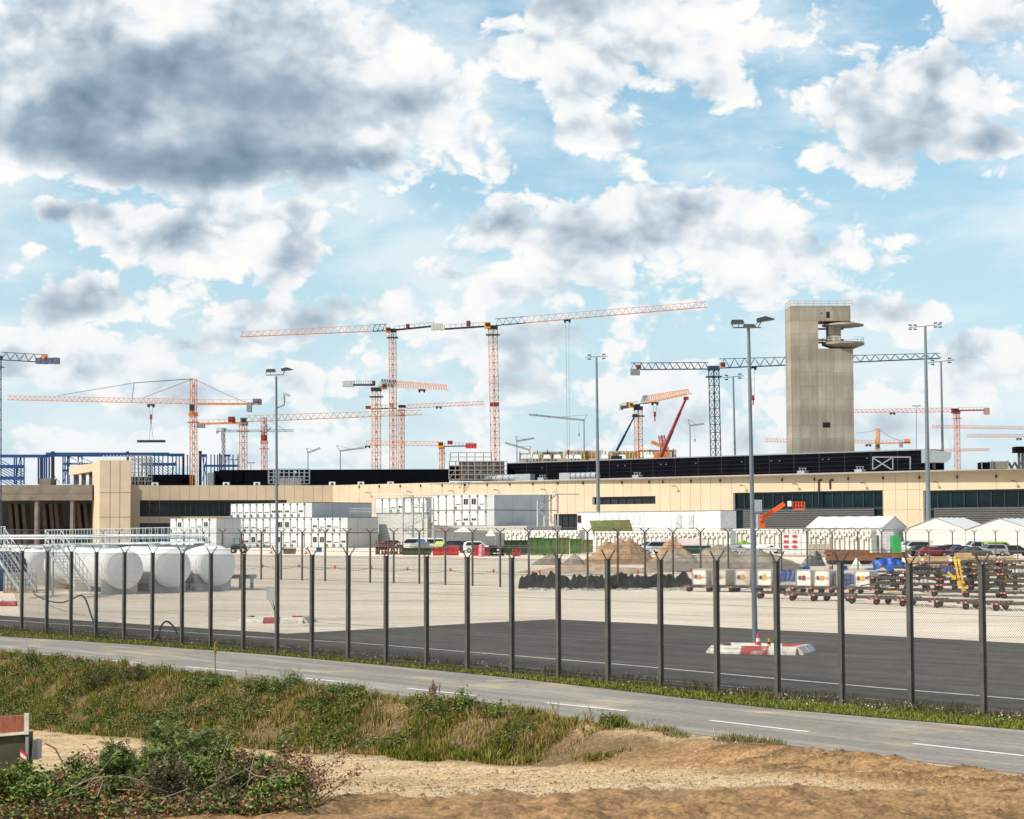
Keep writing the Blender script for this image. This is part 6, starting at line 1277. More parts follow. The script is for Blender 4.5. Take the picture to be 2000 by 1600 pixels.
for i, (x0, x1, y0, y1, m_, lab) in enumerate(((1778, 1830, 1103, 1118, tyre, 'black netted load on top of the stack right of the big blue tarpaulin'), (1838, 1866, 1110, 1122, tarp, 'blue covered load between the dolly stacks'), (1712, 1758, 1122, 1134, tyre, 'dark crate under the big blue tarpaulin'), (1890, 1915, 1101, 1112, M('dull_orange_load', (.5, .25, .05), .7), 'dull orange load on a dolly stack'), (1940, 1965, 1099, 1110, tyre, 'dark load on the stack near the right edge'), (1975, 1998, 1108, 1122, M('pale_load', (.5, .48, .44), .7), 'pale load on the stack at the right edge'), (1784, 1812, 1128, 1142, M('pale_load'), 'pale crate low in the stack right of the big blue tarpaulin'))):
    cloth(lab, x0, x1, y0, y1, 124.5, 50+i, 'load_cover', m_, dep=1.3, drop=.3)
for i, (a, b_) in enumerate((((1864, 1088), (1874, 1140)), ((1872, 1092), (1882, 1150)), ((1958, 1098), (1967, 1135)), ((1852, 1118), (1863, 1128)))): o = MB().bar(P(*a, 116), P(*b_, 115), .10).box(P(*b_, 115), (.22, .12, .25)).build('drawbar', yel, org=P(*b_, 115)); tag(o, ['upright yellow drawbar leaning on the crossed stack, left one', 'longer upright yellow drawbar leaning beside it', 'yellow drawbar leaning on the stack near the right edge', 'short yellow drawbar sticking out of the crossed stack'][i], 'drawbar', 'yellow drawbars')
for i, (x0, x1, y0, y1) in enumerate(((1772, 1800, 1090, 1100), (1806, 1854, 1087, 1099), (1868, 1900, 1080, 1097), (1905, 1948, 1086, 1100), (1954, 1985, 1088, 1102))):
    p = G((x0+x1)/2, 1104); Y = 225; a = P(x0, y0, Y); b_ = P(x1, y1, Y); mb = MB()
    for k_ in range(16): z = b_.z+(a.z-b_.z)*(k_ % 4+.5)/4; mb.box(((a.x+b_.x)/2+random.uniform(-.1, .1), Y+(k_//4)*.35, z), ((b_.x-a.x)*random.uniform(.85, 1), .30, (a.z-b_.z)/4.3), (1, random.uniform(-.03, .03), 0))
    mb.lo(((a.x+b_.x)/2, Y+.6, 0), ((b_.x-a.x)*.8, 1.2, max(.1, b_.z)), mi=1); o = mb.build('timber_stack', [wood, rust], org=(a.x, Y, 0)); tag(o, f'pale timber pile, {ORDN[i]} from the left behind the dolly stacks', 'timber stack', 'timber stacks')
for i, (x0, x1, y) in enumerate(((1612, 1700, 1081), (1630, 1775, 1086), (1615, 1710, 1092))):
    a = P(x0, y, 235-i*4); b_ = P(x1, y+1, 233-i*4); mb = MB()
    for k_ in range(3): mb.box((a+b_)/2+Vector((0, k_*.5, k_ % 2*.25)), ((b_-a).length, .25, .28), b_-a, None)
    mb.lo(((a.x+b_.x)/2, a.y+.5, 0), ((b_.x-a.x)*.9, .9, a.z-.1), mi=1); o = mb.build('steel_girder_stack', [rust, char], org=(a.x, a.y, 0)); tag(o, ['top', 'middle', 'bottom'][i]+' layer of rusty girders lying between gravel ridge and blue tarpaulin', 'girders', 'rusty girders')
p = G(1673, 1109); o = MB().lo(p, (1.1, 1.1, 1.0), taper=.15).build('white_cone_sack', white, org=p); tag(o, 'small pointed white sack behind the cargo boxes', 'sack')
# wrapped goods in front of the first marquee
for i, (x0, x1, y0, Y, m_) in enumerate(((1528, 1577, 1041, 300, 'r'), (1579, 1622, 1062, 285, 'c'), (1642, 1676, 1040, 315, 'w'), (1677, 1700, 1040, 312, 'b'), (1722, 1745, 1038, 315, 'w'), (1744, 1760, 1045, 300, 'g'))):
    a = P(x0, y0, Y); b_ = P(x1, y0, Y); t_ = thing('wrapped_pallet', ((a.x+b_.x)/2, Y, 0), ['tall white stack with rows of red labels right of the closest light mast', 'pale stacked frames in front of the left marquee', 'plastic wrapped pallet under the left marquee', 'brown wrapped pallet under the left marquee', 'white wrapped pallet under the right end of the left marquee', 'bright green stacked bags between the first two marquees'][i], 'wrapped pallet', 'wrapped pallets')
    mm = {'r': white, 'c': M('frame_beige', (.42, .36, .28), .7, .3, 2), 'w': M('milky_wrap', (.60, .58, .60), .4, .2, 1.5), 'b': M('cardboard', (.42, .35, .26), .8), 'g': M('bright_green_bags', (.03, .32, .08), .6)}[m_]
    c = Vector(((a.x+b_.x)/2, Y+1.2, 0)); mb = MB(); n_ = 4
    for k_ in range(n_): w2 = (b_.x-a.x)/n_; mb.lo((a.x+w2*(k_+.5), Y+1.2, .15), (w2*.95, 2.4, a.z-.15-random.uniform(0, .12)))
    mb.build('load', mm, t_); MB().lo(c, (b_.x-a.x, 2.4, .14)).build('pallet', wood, t_)
    if m_ == 'r':
        for cx_ in (1535, 1552):
            for cy_ in (1047.5, 1058, 1068): MB().box(P(cx_, cy_, Y-.06), (.68, .05, .34)).build('red_label', M('label_red', (.60, .03, .05), .6), t_)
# ================================================================= VEHICLES
def car_proto(kind):
    t_ = thing({'van': 'parked_van'}.get(kind, 'parked_car'), (0, 0, 0), '', 'van' if kind == 'van' else 'car'); L_, w_ = (4.9, 1.9) if kind == 'van' else (4.5, 1.8)
    if kind == 'van': side = [(-2.4, .35), (-2.45, 1.0), (-2.4, 1.95), (-1.9, 2.02), (.7, 1.98), (1.55, 1.25), (2.35, 1.05), (2.42, .6), (2.3, .35)]; gl_ = [(-2.0, 1.18), (-1.95, 1.78), (.65, 1.8), (1.32, 1.22)]
    elif kind == 'suv': side = [(-2.2, .35), (-2.25, .9), (-2.05, 1.5), (-1.6, 1.66), (.3, 1.66), (1.05, 1.08), (2.0, .95), (2.22, .65), (2.15, .35)]; gl_ = [(-1.9, 1.08), (-1.65, 1.52), (.25, 1.53), (.82, 1.08)]
    else: side = [(-2.2, .3), (-2.25, .8), (-1.95, .95), (-1.35, 1.42), (.1, 1.44), (.95, .98), (2.0, .82), (2.22, .55), (2.15, .3)]; gl_ = [(-1.75, .98), (-1.25, 1.32), (.08, 1.34), (.75, .98)]
    mb = MB(); n_ = len(side); vs = []
    for s_ in (-1, 1):
        for x, z in side: tp_ = 1 if z < 1.06 else .84; vs.append((x, s_*w_/2*tp_, z))
    mb.add(vs, [tuple(range(n_)), tuple(range(2*n_-1, n_-1, -1))]+[(k_, n_+k_, n_+(k_+1) % n_, (k_+1) % n_) for k_ in range(n_)])
    body = mb.build('body', M('car_base_paint', (.5, .5, .5), .25, .05, 1, spec=.6), t_); bv = body.modifiers.new('round', 'BEVEL'); bv.width = .07; bv.segments = 2
    for s_ in (-1, 1):
        mb = MB(); pts = [(x, s_*(w_/2*(.93 if z < 1.3 else .86)+.0), z) for x, z in gl_]; mb.add([(x, s_*(w_/2*(1.005 if z < 1.25 else .86)+.012), z) for x, z in gl_], [(0, 1, 2, 3)] if s_ > 0 else [(3, 2, 1, 0)]); mb.build('side_window', dglass, t_)
    tx, tz_ = side[4]; bx_, bz_ = side[5]; f0, f1 = .12, .88; ax, az = tx+(bx_-tx)*f0, tz_+(bz_-tz_)*f0; cx_, cz = tx+(bx_-tx)*f1, tz_+(bz_-tz_)*f1
    nx_, nz_ = -(bz_-tz_), (bx_-tx); ln = math.hypot(nx_, nz_); o_ = .015; MB().add([(ax+nx_/ln*o_, -w_*.40, az+nz_/ln*o_), (ax+nx_/ln*o_, w_*.40, az+nz_/ln*o_), (cx_+nx_/ln*o_, w_*.43, cz+nz_/ln*o_), (cx_+nx_/ln*o_, -w_*.43, cz+nz_/ln*o_)], [(3, 2, 1, 0)]).build('windscreen', dglass, t_)
    x0_, z0_ = side[2]; MB().box((x0_-.10, 0, z0_-.22), (.04, w_*.7, .32)).build('rear_window', dglass, t_)
    for x in (-1.4, 1.4):
        for s_ in (-1, 1): wl_ = MB().cyl((x, s_*(w_/2-.19), .34), (x, s_*(w_/2+.02), .34), .34, None, 16).build('wheel', tyre, t_); MB().cyl((x, s_*(w_/2-.1), .34), (x, s_*(w_/2+.035), .34), .2, None, 10).build('rim', M('alloy', (.45, .45, .46), .35, metal=.6), wl_)
    for s_ in (-1, 1): MB().box((2.2, s_*.62, .72), (.06, .34, .16)).build('headlight', M('headlight_glass', (.8, .8, .8), .15), t_); MB().box((-2.24, s_*.68, .92), (.05, .2, .28)).build('tail_light', red, t_)
    return t_
car_c = {'white': M('car_white', (.72, .72, .72), .25, spec=.6, var=.04), 'black': M('car_black', (.012, .012, .014), .2, spec=.6), 'silver': M('car_silver', (.42, .43, .44), .3, metal=.3, var=.05), 'dark blue': M('car_blue', (.012, .02, .05), .2, spec=.6), 'dark grey': M('car_grey', (.06, .062, .066), .25, spec=.6), 'lime green': M('car_lime', (.34, .55, .05), .3, var=.05), 'dark red': M('car_dark_red', (.18, .01, .015), .25), 'beige': M('car_beige', (.4, .37, .3), .3)}
cpz = {k_: car_proto(k_) for k_ in ('van', 'suv', 'car')}; cuz = set()
def car(kind, col_, px, Y, rz_, lab, sc=1.1, grp='vehicles parked on the site'):
    p = P(px, 1050, Y); p.z = 0; sw = {'car_base_paint': car_c[col_]}; o = dup(cpz[kind], loc=p, rz=rz_, label=lab, group=grp, swap=sw, sc=(sc,)*3); return o
H = math.pi
v1_ = car('van', 'white', 803, 400, H*1.02, 'white van with blue window and orange patch beside the rusty racks', 1.3); 
MB().box((-1.5, 1.02, 1.42), (1.3, .03, .55)).build('blue_panel', M('panel_blue', (.03, .12, .45), .5), v1_, org=(0, 0, 0)); MB().box((-.2, 1.03, .82), (.3, .03, .5)).build('orange_patch', M('patch_orange', (.8, .25, .02), .5), v1_, org=(0, 0, 0))
for kind, col_, px, Y, rz_, lab, sc in (('van', 'white', 856, 408, 0, 'white van behind the grey lidded skip', 1.25), ('suv', 'black', 897, 380, 0, 'black estate behind the red skips', 1.25), ('car', 'silver', 829, 385, .1, 'silver car between two vans at the scrap row', 1.2), ('suv', 'white', 935, 360, 0, 'white estate partly behind the red skip and pink sack', 1.25), ('car', 'dark blue', 885, 360, .1, 'dark blue saloon behind the yellow lidded skip', 1.2), ('suv', 'black', 772, 425, .2, 'black car in the shade of the steel stair', 1.2), ('suv', 'dark grey', 915, 395, .1, 'dark grey estate under the sun sails', 1.2),
  ('van', 'white', 1274, 330, 3.6, 'white van with dark windscreen right of the raised skip lid', 1.1), ('car', 'dark blue', 1248, 335, .3, 'dark blue car between skip lid and white van', 1.1), ('suv', 'black', 1395, 345, .1, 'black estate left of the green sheeting', 1.1), ('car', 'silver', 1440, 325, .1, 'silver car in front of the green sheeting', 1.1), ('suv', 'dark grey', 1425, 350, .2, 'dark grey estate behind the silver car', 1.1), ('car', 'white', 1470, 335, .1, 'white car just left of the closest light mast', 1.1), ('car', 'white', 1500, 330, .15, 'white car just right of the closest light mast', 1.1), ('suv', 'black', 1513, 352, .1, 'black estate right of the closest light mast', 1.1),
  ('car', 'silver', 1415, 310, .1, 'silver car behind the top of the gravel ridge', 1.1), ('suv', 'dark blue', 1568, 335, .1, 'dark blue estate behind the red labelled stack', 1.1), ('suv', 'black', 1632, 330, .2, 'black estate left end of the car row at the marquees', 1.1), ('suv', 'dark grey', 1663, 318, .1, 'dark grey estate with red tail light under the first marquee', 1.15), ('car', 'black', 1690, 325, .1, 'black saloon behind the open green skip', 1.1), ('van', 'white', 1702, 332, 0, 'small white van roof showing behind the open green skip', 1.0), ('car', 'dark grey', 1745, 318, .2, 'dark grey car behind the white rubble heap', 1.1), ('van', 'white', 1785, 315, 3.3, 'white van with sloping nose, first in front of the middle marquee', 1.1), ('car', 'black', 1806, 292, .15, 'black saloon in front of the first white van', 1.1), ('car', 'silver', 1832, 300, .1, 'silver saloon between the two white vans', 1.1), ('car', 'black', 1850, 290, .1, 'black saloon right of the silver saloon', 1.1), ('car', 'dark red', 1822, 288, .1, 'dark red car low in the row before the middle marquee', 1.0), ('car', 'dark blue', 1884, 286, .2, 'dark blue saloon behind the yellow drawbars', 1.1), ('van', 'white', 1908, 308, 3.3, 'white van with dark side windows left of the lime green van', 1.1), ('suv', 'black', 1868, 300, .1, 'black estate at the gap between the marquees', 1.0), ('van', 'lime green', 1953, 300, 0, 'lime green van in front of the right marquee', 1.05), ('suv', 'silver', 1932, 288, 3.3, 'silver estate in front of the lime green van', 1.1), ('car', 'black', 1984, 292, .1, 'black saloon at the right edge of the view', 1.1), ('car', 'dark grey', 1905, 284, .1, 'dark grey saloon low behind the timber piles', 1.0)):
    car(kind, col_, px, Y, rz_, lab, sc)
for o in cpz.values():
    for ch in list(o.children_recursive)+[o]: bpy.data.objects.remove(ch)
for x0, x1, y0, Y, m_, lab in ((1287, 1376, 1052, 338, M('pinkish_sheet', (.66, .55, .56), .6, .2, 1), 'long pinkish white sheeted load behind the brown heap'), (1335, 1368, 1041, 345, white, 'white tarpaulin roofed trailer behind the pinkish load')):
    a = P(x0, y0, Y); b_ = P(x1, y0, Y); o = MB().lo(((a.x+b_.x)/2, Y, 0), (b_.x-a.x, 2.4, a.z), taper=.93).build('sheeted_trailer', m_, org=((a.x+b_.x)/2, Y, 0)); tag(o, lab, 'trailer', 'sheeted loads')
a = P(1437, 1054, 340); b_ = P(1466, 1054, 340); o = heapmesh('bright yellow green sheeting heaped behind the parked cars', 1430, 1472, 1080, 1060, M('neon_green_sheet', (.16, .34, .04), .6), 77, .4, 'green_sheeting', 'sheeting', None, sharp=.15, amp=.3)
for i, (x0, x1, y0, y1) in enumerate(((848, 885, 1033, 1041), (885, 925, 1032, 1042), (948, 968, 1036, 1050))):
    Y = 400-i*6; z0, z1 = P(0, y1, Y).z, P(0, y0, Y).z; a = P(x0, y0, Y); b_ = P(x1, y0, Y); t_ = thing('sun_sail', ((a.x+b_.x)/2, Y, 0), ['brown sun sail over the parked vans', 'cream sun sail over the parked vans', 'cream sheet roof next to the pale crate row'][i], 'canopy'); mb = MB(); c = Vector(((a.x+b_.x)/2, Y+2, z1)); q4 = [Vector((a.x, Y, z0)), Vector((b_.x, Y, z0)), Vector((b_.x, Y+4, z0)), Vector((a.x, Y+4, z0))]
    mb.add(q4+[c]+[v_-Vector((0, 0, .1)) for v_ in q4+[c]], [(0, 1, 4), (1, 2, 4), (2, 3, 4), (3, 0, 4), (6, 5, 9), (7, 6, 9), (8, 7, 9), (5, 8, 9)]); mb.build('canopy', M('brown_canvas', (.30, .17, .14), .8) if i == 0 else M('cream_canvas', (.72, .66, .56), .8), t_); mb = MB()
    for v_ in q4: mb.bar((v_.x, v_.y, 0), v_, .1)
    mb.build('pole', grey, t_)
# small tractor with a driver
p = G(466, 1081); t_ = thing('small_tractor', p, 'small dark tractor with grey front loader right of the white tanks', 'tractor'); s_ = 1.25
MB().lo(p+Vector((0, 0, .7)), (2.6, 1.2, .8)).lo(p+Vector((-.3, 0, 1.5)), (1.2, 1.1, .15)).build('body', char, t_)
mb = MB()
for dx in (-.55, .55):
    for dy in (-.5, .5): mb.bar(p+Vector((dx-.3, dy, 1.5)), p+Vector((dx*.8-.3, dy, 2.7)), .07)
mb.lo(p+Vector((-.3, 0, 2.7)), (1.3, 1.2, .1)); mb.build('cab_frame', M('tractor_green', (.03, .15, .10), .5), t_)
for dx, r_ in ((-.9, .5), (.9, .62)):
    for dy in (-.75, .75): w_ = MB().cyl(p+Vector((dx, dy-.15, r_)), p+Vector((dx, dy+.15, r_)), r_, None, 16).build('wheel', tyre, t_); MB().cyl(p+Vector((dx, dy-.17, r_)), p+Vector((dx, dy+.17, r_)), r_*.45, None, 10).build('rim', wood, w_)
MB().bar(p+Vector((-1.1, 0, 1.0)), p+Vector((-2.2, 0, .5)), .14).lo(p+Vector((-2.3, 0, .1)), (.7, 1.5, .8), taper=.8).build('front_loader', galv, t_)
# people: one skinned surface each, clothing by material zone
def person(lab, loc, jac, trou, helm, rz_=0, sit=False, sc=1.):
    J = [(0, 0, .95), (0, 0, 1.2), (0, 0, 1.42), (0, 0, 1.52), (0, -.01, 1.62), (0, 0, 1.74), (.19, 0, 1.40), (.27, -.05, 1.13), (.22, -.26, 1.02), (-.19, 0, 1.40), (-.27, -.05, 1.13), (-.22, -.26, 1.02), (.10, 0, .90), (.12, 0 if not sit else -.42, .50 if not sit else .86), (.13, .02 if not sit else -.45, .08 if not sit else .42), (.13, -.14 if not sit else -.6, .04 if not sit else .38), (-.10, 0, .90), (-.12, 0 if not sit else -.42, .50 if not sit else .86), (-.13, .02 if not sit else -.45, .08 if not sit else .42), (-.13, -.14 if not sit else -.6, .04 if not sit else .38)]
    E_ = [(0, 1), (1, 2), (2, 3), (3, 4), (4, 5), (2, 6), (6, 7), (7, 8), (2, 9), (9, 10), (10, 11), (0, 12), (12, 13), (13, 14), (14, 15), (0, 16), (16, 17), (17, 18), (18, 19)]
    rr = [.15, .16, .15, .06, .10, .07, .07, .05, .04, .07, .05, .04, .10, .07, .05, .04, .10, .07, .05, .04]
    me = bpy.data.meshes.new('person'); me.from_pydata([(x*sc, y*sc, z*sc) for x, y, z in J], E_, []); o = bpy.data.objects.new('person', me); COL.objects.link(o)
    sk = o.modifiers.new('skin', 'SKIN'); me.skin_vertices or None
    for i, sv in enumerate(me.skin_vertices[0].data): sv.radius = (rr[i]*sc, rr[i]*sc*.8)
    me.skin_vertices[0].data[0].use_root = True; sb = o.modifiers.new('sub', 'SUBSURF'); sb.levels = 1; sb.render_levels = 1
    dg = bpy.context.evaluated_depsgraph_get(); m2 = bpy.data.meshes.new_from_object(o.evaluated_get(dg)); o.modifiers.clear(); o.data = m2; m2.materials.clear()
    for mm in (jac, trou, M('skin_tone', (.5, .3, .2), .6), helm): m2.materials.append(mm)
    for f_ in m2.polygons:
        c = f_.center/sc; f_.material_index = 3 if c.z > 1.68 else 2 if c.z > 1.5 or (abs(c.x) > .15 and c.y < -.2 and c.z > .95) else 0 if c.z > .95 else 1; f_.use_smooth = True
    o.location = loc; o.rotation_euler.z = rz_; tag(o, lab, 'person'); return o
person('person in a red jacket sitting on the small dark tractor', p+Vector((.75, 0, .62)), red, char, M('dark_hair', (.03, .02, .015), .8), .6, True, 1.2)
yw = P(573, 934, 655); person('worker with bright yellow helmet and white shirt on the concrete stair head', Vector((yw.x, 661.5, P(573, 933, 661).z)), white, char, M('helmet_yellow', (.85, .75, .02), .4), .2, False, 1.45)
yw = P(547, 933, 661); person('worker in blue grey clothes bending behind the left light mast on the roof', Vector((yw.x, 661.5, yw.z)), M('work_blue', (.12, .16, .26), .8), char, white, -1.2, False, 1.4)
# ================================================================= NEAR PLANTS
def gz_(x, y): return tz((x, y))
def limb(mb, a, d, L_, r, depth=2, droop=.15, n_=6):
    pts = [a]; d = d.normalized()
    for i in range(n_): d = (d+Vector((random.uniform(-.18, .18), random.uniform(-.18, .18), random.uniform(-.1, .1)-droop*i/n_))).normalized(); pts.append(pts[-1]+d*L_/n_)
    for i in range(n_): mb.cyl(pts[i], pts[i+1], r*(1-i/n_*.75), r*(1-(i+1)/n_*.75), 5)
    tips = [pts]
    if depth:
        for k_ in range(random.randint(2, 4)): i = random.randint(2, n_-1); tips += limb(mb, pts[i], d+Vector((random.uniform(-.9, .9), random.uniform(-.9, .9), random.uniform(-.2, .7))), L_*.5, r*.5, depth-1, droop, n_)
    return tips
def leafy(name, lab, cat, base, dirs, L_, r, cols, lsz, per, bark, pinnate=False, droop=.15, grp=None, depth=2, spread=.08):
    t_ = thing(name, base, lab, cat, grp); mb = MB(); T_ = []
    for d in dirs: T_ += limb(mb, Vector(base)+Vector((random.uniform(-.1, .1), random.uniform(-.1, .1), 0)), Vector(d), L_*random.uniform(.7, 1.1), r, depth, droop)
    mb.build('branches', bark, t_); V_ = []
    for pts in T_:
        for i in range(1, len(pts)):
            for k_ in range(per):
                q_ = pts[i-1].lerp(pts[i], random.random()); ax = (pts[i]-pts[i-1]).normalized()
                if pinnate:
                    fd_ = Vector((random.uniform(-1, 1), random.uniform(-1, 1), random.uniform(-.5, .6))).normalized(); s2 = fd_.cross(Vector((0, 0, 1))).normalized(); fl = random.uniform(.14, .26); 
                    for j_ in range(9):
                        c = q_+fd_*fl*(j_+1)/9-Vector((0, 0, .25*fl*(j_/9)**2))
                        for s_ in (-1, 1): e_ = c+s2*s_*lsz*1.6+Vector((0, 0, random.uniform(-.01, .015))); w_ = fd_*lsz*.42; V_.append([c, (c+e_)/2+w_, e_, (c+e_)/2-w_])
                else:
                    o_ = Vector((random.gauss(0, 1), random.gauss(0, 1), random.gauss(0, 1)))*spread; c = q_+o_; u_ = Vector((random.gauss(0, 1), random.gauss(0, 1), random.gauss(0, .6))).normalized(); w_ = u_.cross(Vector((random.gauss(0, 1), random.gauss(0, 1), random.gauss(0, 1)))).normalized(); s_ = lsz*random.uniform(.6, 1.3); V_.append([c-u_*s_, c+w_*s_*.6, c+u_*s_, c-w_*s_*.6])
    v = np.array([[tuple(p) for p in f_] for f_ in V_]).reshape(-1, 3)-np.array(base); n_ = len(V_)
    o = npmesh('foliage', v, np.arange(n_*4).reshape(-1, 4), LM, np.repeat(pal(n_, cols, .3), 4, 0)); o.parent = t_; return t_
bark = M('dry_twig', (.22, .17, .13), .9, .3, 8); darkbark = M('dark_twig', (.10, .07, .05), .9, .3, 8)
def up(n_, s_=.8, z=.8): return [(random.uniform(-s_, s_), random.uniform(-s_, s_), random.uniform(.2, 1)*z) for _ in range(n_)]
def at(px, py, Y, dz=0.): q_ = P(px, py, Y); return (q_.x, Y, gz_(q_.x, Y)+dz)
FG = [(.10, .145, .020), (.13, .185, .03), (.06, .09, .014), (.20, .25, .07)]
# heap of cut green acacia boughs
for i, (px, Y, L_, n_) in enumerate(((335, 33.4, 1.5, 12), (270, 33.0, 1.2, 10), (405, 33.3, 1.3, 11), (360, 32.0, 1.15, 10), (440, 32.4, 1.15, 8), (235, 31.8, 1.0, 8))):
    q_ = at(px, 1540, Y, 0); leafy('cut_bough', ['tallest cut green bough with feathery leaves in the brush heap', 'feathery green bough at the left side of the brush heap', 'feathery green bough drooping right over the sand track', 'feathery green bough low in front of the heap', 'low feathery bough at the right foot of the green heap', 'low feathery bough at the left foot of the green heap'][i], 'bough', q_, up(n_, .85, 1.0), L_, .018, FG, .022, 5, bark, True, .34, 'cut feathery boughs of the brush heap')
# brush heap with leafy brambles and dry brown leaves
BR = [(.10, .15, .02), (.15, .20, .03), (.06, .09, .014), (.20, .22, .05)]; DR = [(.25, .09, .035), (.35, .16, .07), (.16, .07, .035), (.30, .20, .11)]
k0 = 0
for i, (px, Y, L_, c_, nm, lb) in enumerate(((15, 31.5, .95, BR, 'bramble', 'green bramble at the lower left corner'), (70, 31.0, .9, BR, 'bramble', 'green bramble second from the lower left corner'), (120, 30.4, .85, BR, 'bramble', 'bright green bramble at the bottom edge left'), (105, 32.4, .75, BR, 'bramble', 'dark green bramble in front of the rusty trailer'), (30, 33.0, .9, BR, 'bramble', 'yellow green bramble below the trailer wall'),
  (175, 31.0, .8, DR, 'dry_brush', 'dry brush with orange brown leaves left of the green heap'), (250, 30.6, .75, DR, 'dry_brush', 'dry brush with reddish leaves at the bottom edge'), (150, 29.8, .6, BR, 'bramble', 'low green bramble at the bottom edge below the dry brush'), (320, 30.2, .7, [(.10, .09, .03), (.15, .12, .05), (.07, .06, .03)], 'dry_brush', 'olive brown dry brush below the green heap'), (400, 30.4, .7, [(.16, .14, .06), (.10, .10, .04)], 'dry_brush', 'matted dry grass brush below the green heap, right part'),
  (470, 30.8, .8, BR, 'bramble', 'green bramble with broad leaves right of the heap'), (480, 31.6, .9, BR, 'bramble', 'broad leaved green shoot reaching over the sand track'), (535, 30.6, .85, DR, 'dry_brush', 'red brown dry brush with bare twigs reaching right'), (590, 30.3, .8, DR, 'dry_brush', 'last dry brown brush at the right end of the brush heap'), (440, 29.6, .55, [(.09, .10, .03), (.13, .11, .05)], 'dry_brush', 'low olive brush at the bottom edge in the middle of the heap'), (520, 29.6, .55, BR, 'bramble', 'low green bramble at the bottom edge right'))):
    q_ = at(px, 1580, Y, -.03); leafy(nm, lb, 'brush' if nm == 'dry_brush' else 'bramble', q_, up(10 if L_ > .7 else 8, 1.0, .85), L_*(1.25 if i in (12, 13) else 1), .010, c_, .034 if c_ is BR else .026, 11 if nm == 'bramble' else (2 if i in (12, 13) else 6), darkbark, False, .18, 'brush heap at the lower left', spread=.06)
# undergrowth so that no bare ground shows in the heap
n = 700; px_ = rng.uniform(-60, 600, n); yy = rng.uniform(28.5, 33.2, n); xx = (px_-1000)/F*yy; zz = terr(xx, yy)[0]
o = leaves('brush_litter', np.stack([xx, yy, zz+.12], 1), np.tile([.24, .24, .20], (n, 1)), 36, .042, lambda n_: pal(n_, BR+DR+[(.06, .05, .03)]*3, .3), LM); tag(o, 'mixed low leaves and litter filling the brush heap', 'brush', kind='stuff')
mb = MB()
for k_ in range(150):
    px = random.uniform(60, 620); Y = random.uniform(29.5, 33); x = (px-1000)/F*Y; z = gz_(x, Y)+random.uniform(.05, .45); d = Vector((random.uniform(-1, 1), random.uniform(-.5, .5), random.uniform(-.1, .5))).normalized(); a = Vector((x, Y, z)); L_ = random.uniform(.3, .9); b_ = a+d*L_*.5+Vector((0, 0, random.uniform(-.05, .05))); mb.cyl(a, b_, .008, .006, 4).cyl(b_, b_+(d+Vector((0, random.uniform(-.3, .3), random.uniform(-.2, .2))))*L_*.5, .006, .003, 4)
o = mb.build('loose_twigs', M('pale_twig', (.34, .27, .20), .9, .3, 8)); tag(o, 'loose pale twigs sticking out of the brush heap', 'twigs', kind='stuff')
for i, (pts, r_) in enumerate(((((163, 1528, 32), (140, 1500, 32.1), (122, 1490, 32.2), (108, 1462, 32.3), (88, 1452, 32.4)), .013), (((516, 1536, 31), (530, 1500, 31), (546, 1460, 31)), .007), (((495, 1590, 30.5), (525, 1550, 30.6), (560, 1515, 30.7), (590, 1492, 30.8)), .012), (((520, 1555, 30.5), (560, 1580, 30.4), (600, 1600, 30.3)), .010))):
    P_ = [P(*q_) for q_ in pts]; o = MB().path(P_, r_, 5).build('bare_branch', darkbark, org=P_[0]); tag(o, ['bare dark branch arching up left over the sand', 'single pale straight twig standing over the sand track', 'bare forked branch rising right out of the brush heap', 'bare dark branch slanting down to the bottom edge'][i], 'branch', 'bare branches')
# shrubs and tall weeds on the bank
DGc = [(.045, .055, .014), (.03, .036, .012), (.07, .08, .02)]
def bank_at(px, s_): 
    e_ = G(px, np.interp(px, *zip(*NEAR))); q_ = e_+ND*s_; return (q_.x, q_.y, gz_(q_.x, q_.y))
for i, (px, s_, L_, c_, lb) in enumerate(((292, 1.6, .85, DGc, 'dark shrub in the middle of the weed slope above the green brush heap'), (340, 1.2, .6, DGc, 'smaller dark shrub right of the big dark one'), (610, .7, .6, FG, 'dark green shrub high on the slope near the road dash'), (570, 1.0, .5, FG, 'round green herb left of the dark green shrub'), (480, 1.0, .35, BR, 'low green herb beside the mullein'), (100, .7, .5, BR, 'leafy green herb at the top of the slope far left'), (930, .5, .45, BR, 'dense green herb near the seed plume'), (1210, .3, .24, BR, 'green herb at the right end of the slope'), (1030, .6, .38, BR, 'green herb where the slope narrows'), (700, .6, .38, FG, 'small green herb on the slope crest in the centre'))):
    leafy('shrub' if i < 4 else 'leafy_herb', lb, 'shrub' if i < 4 else 'herb', bank_at(px, s_), up(9, .8, 1.), L_, .010, c_, .022, 8, darkbark, False, .1, 'shrubs on the weed slope', 1, .06)
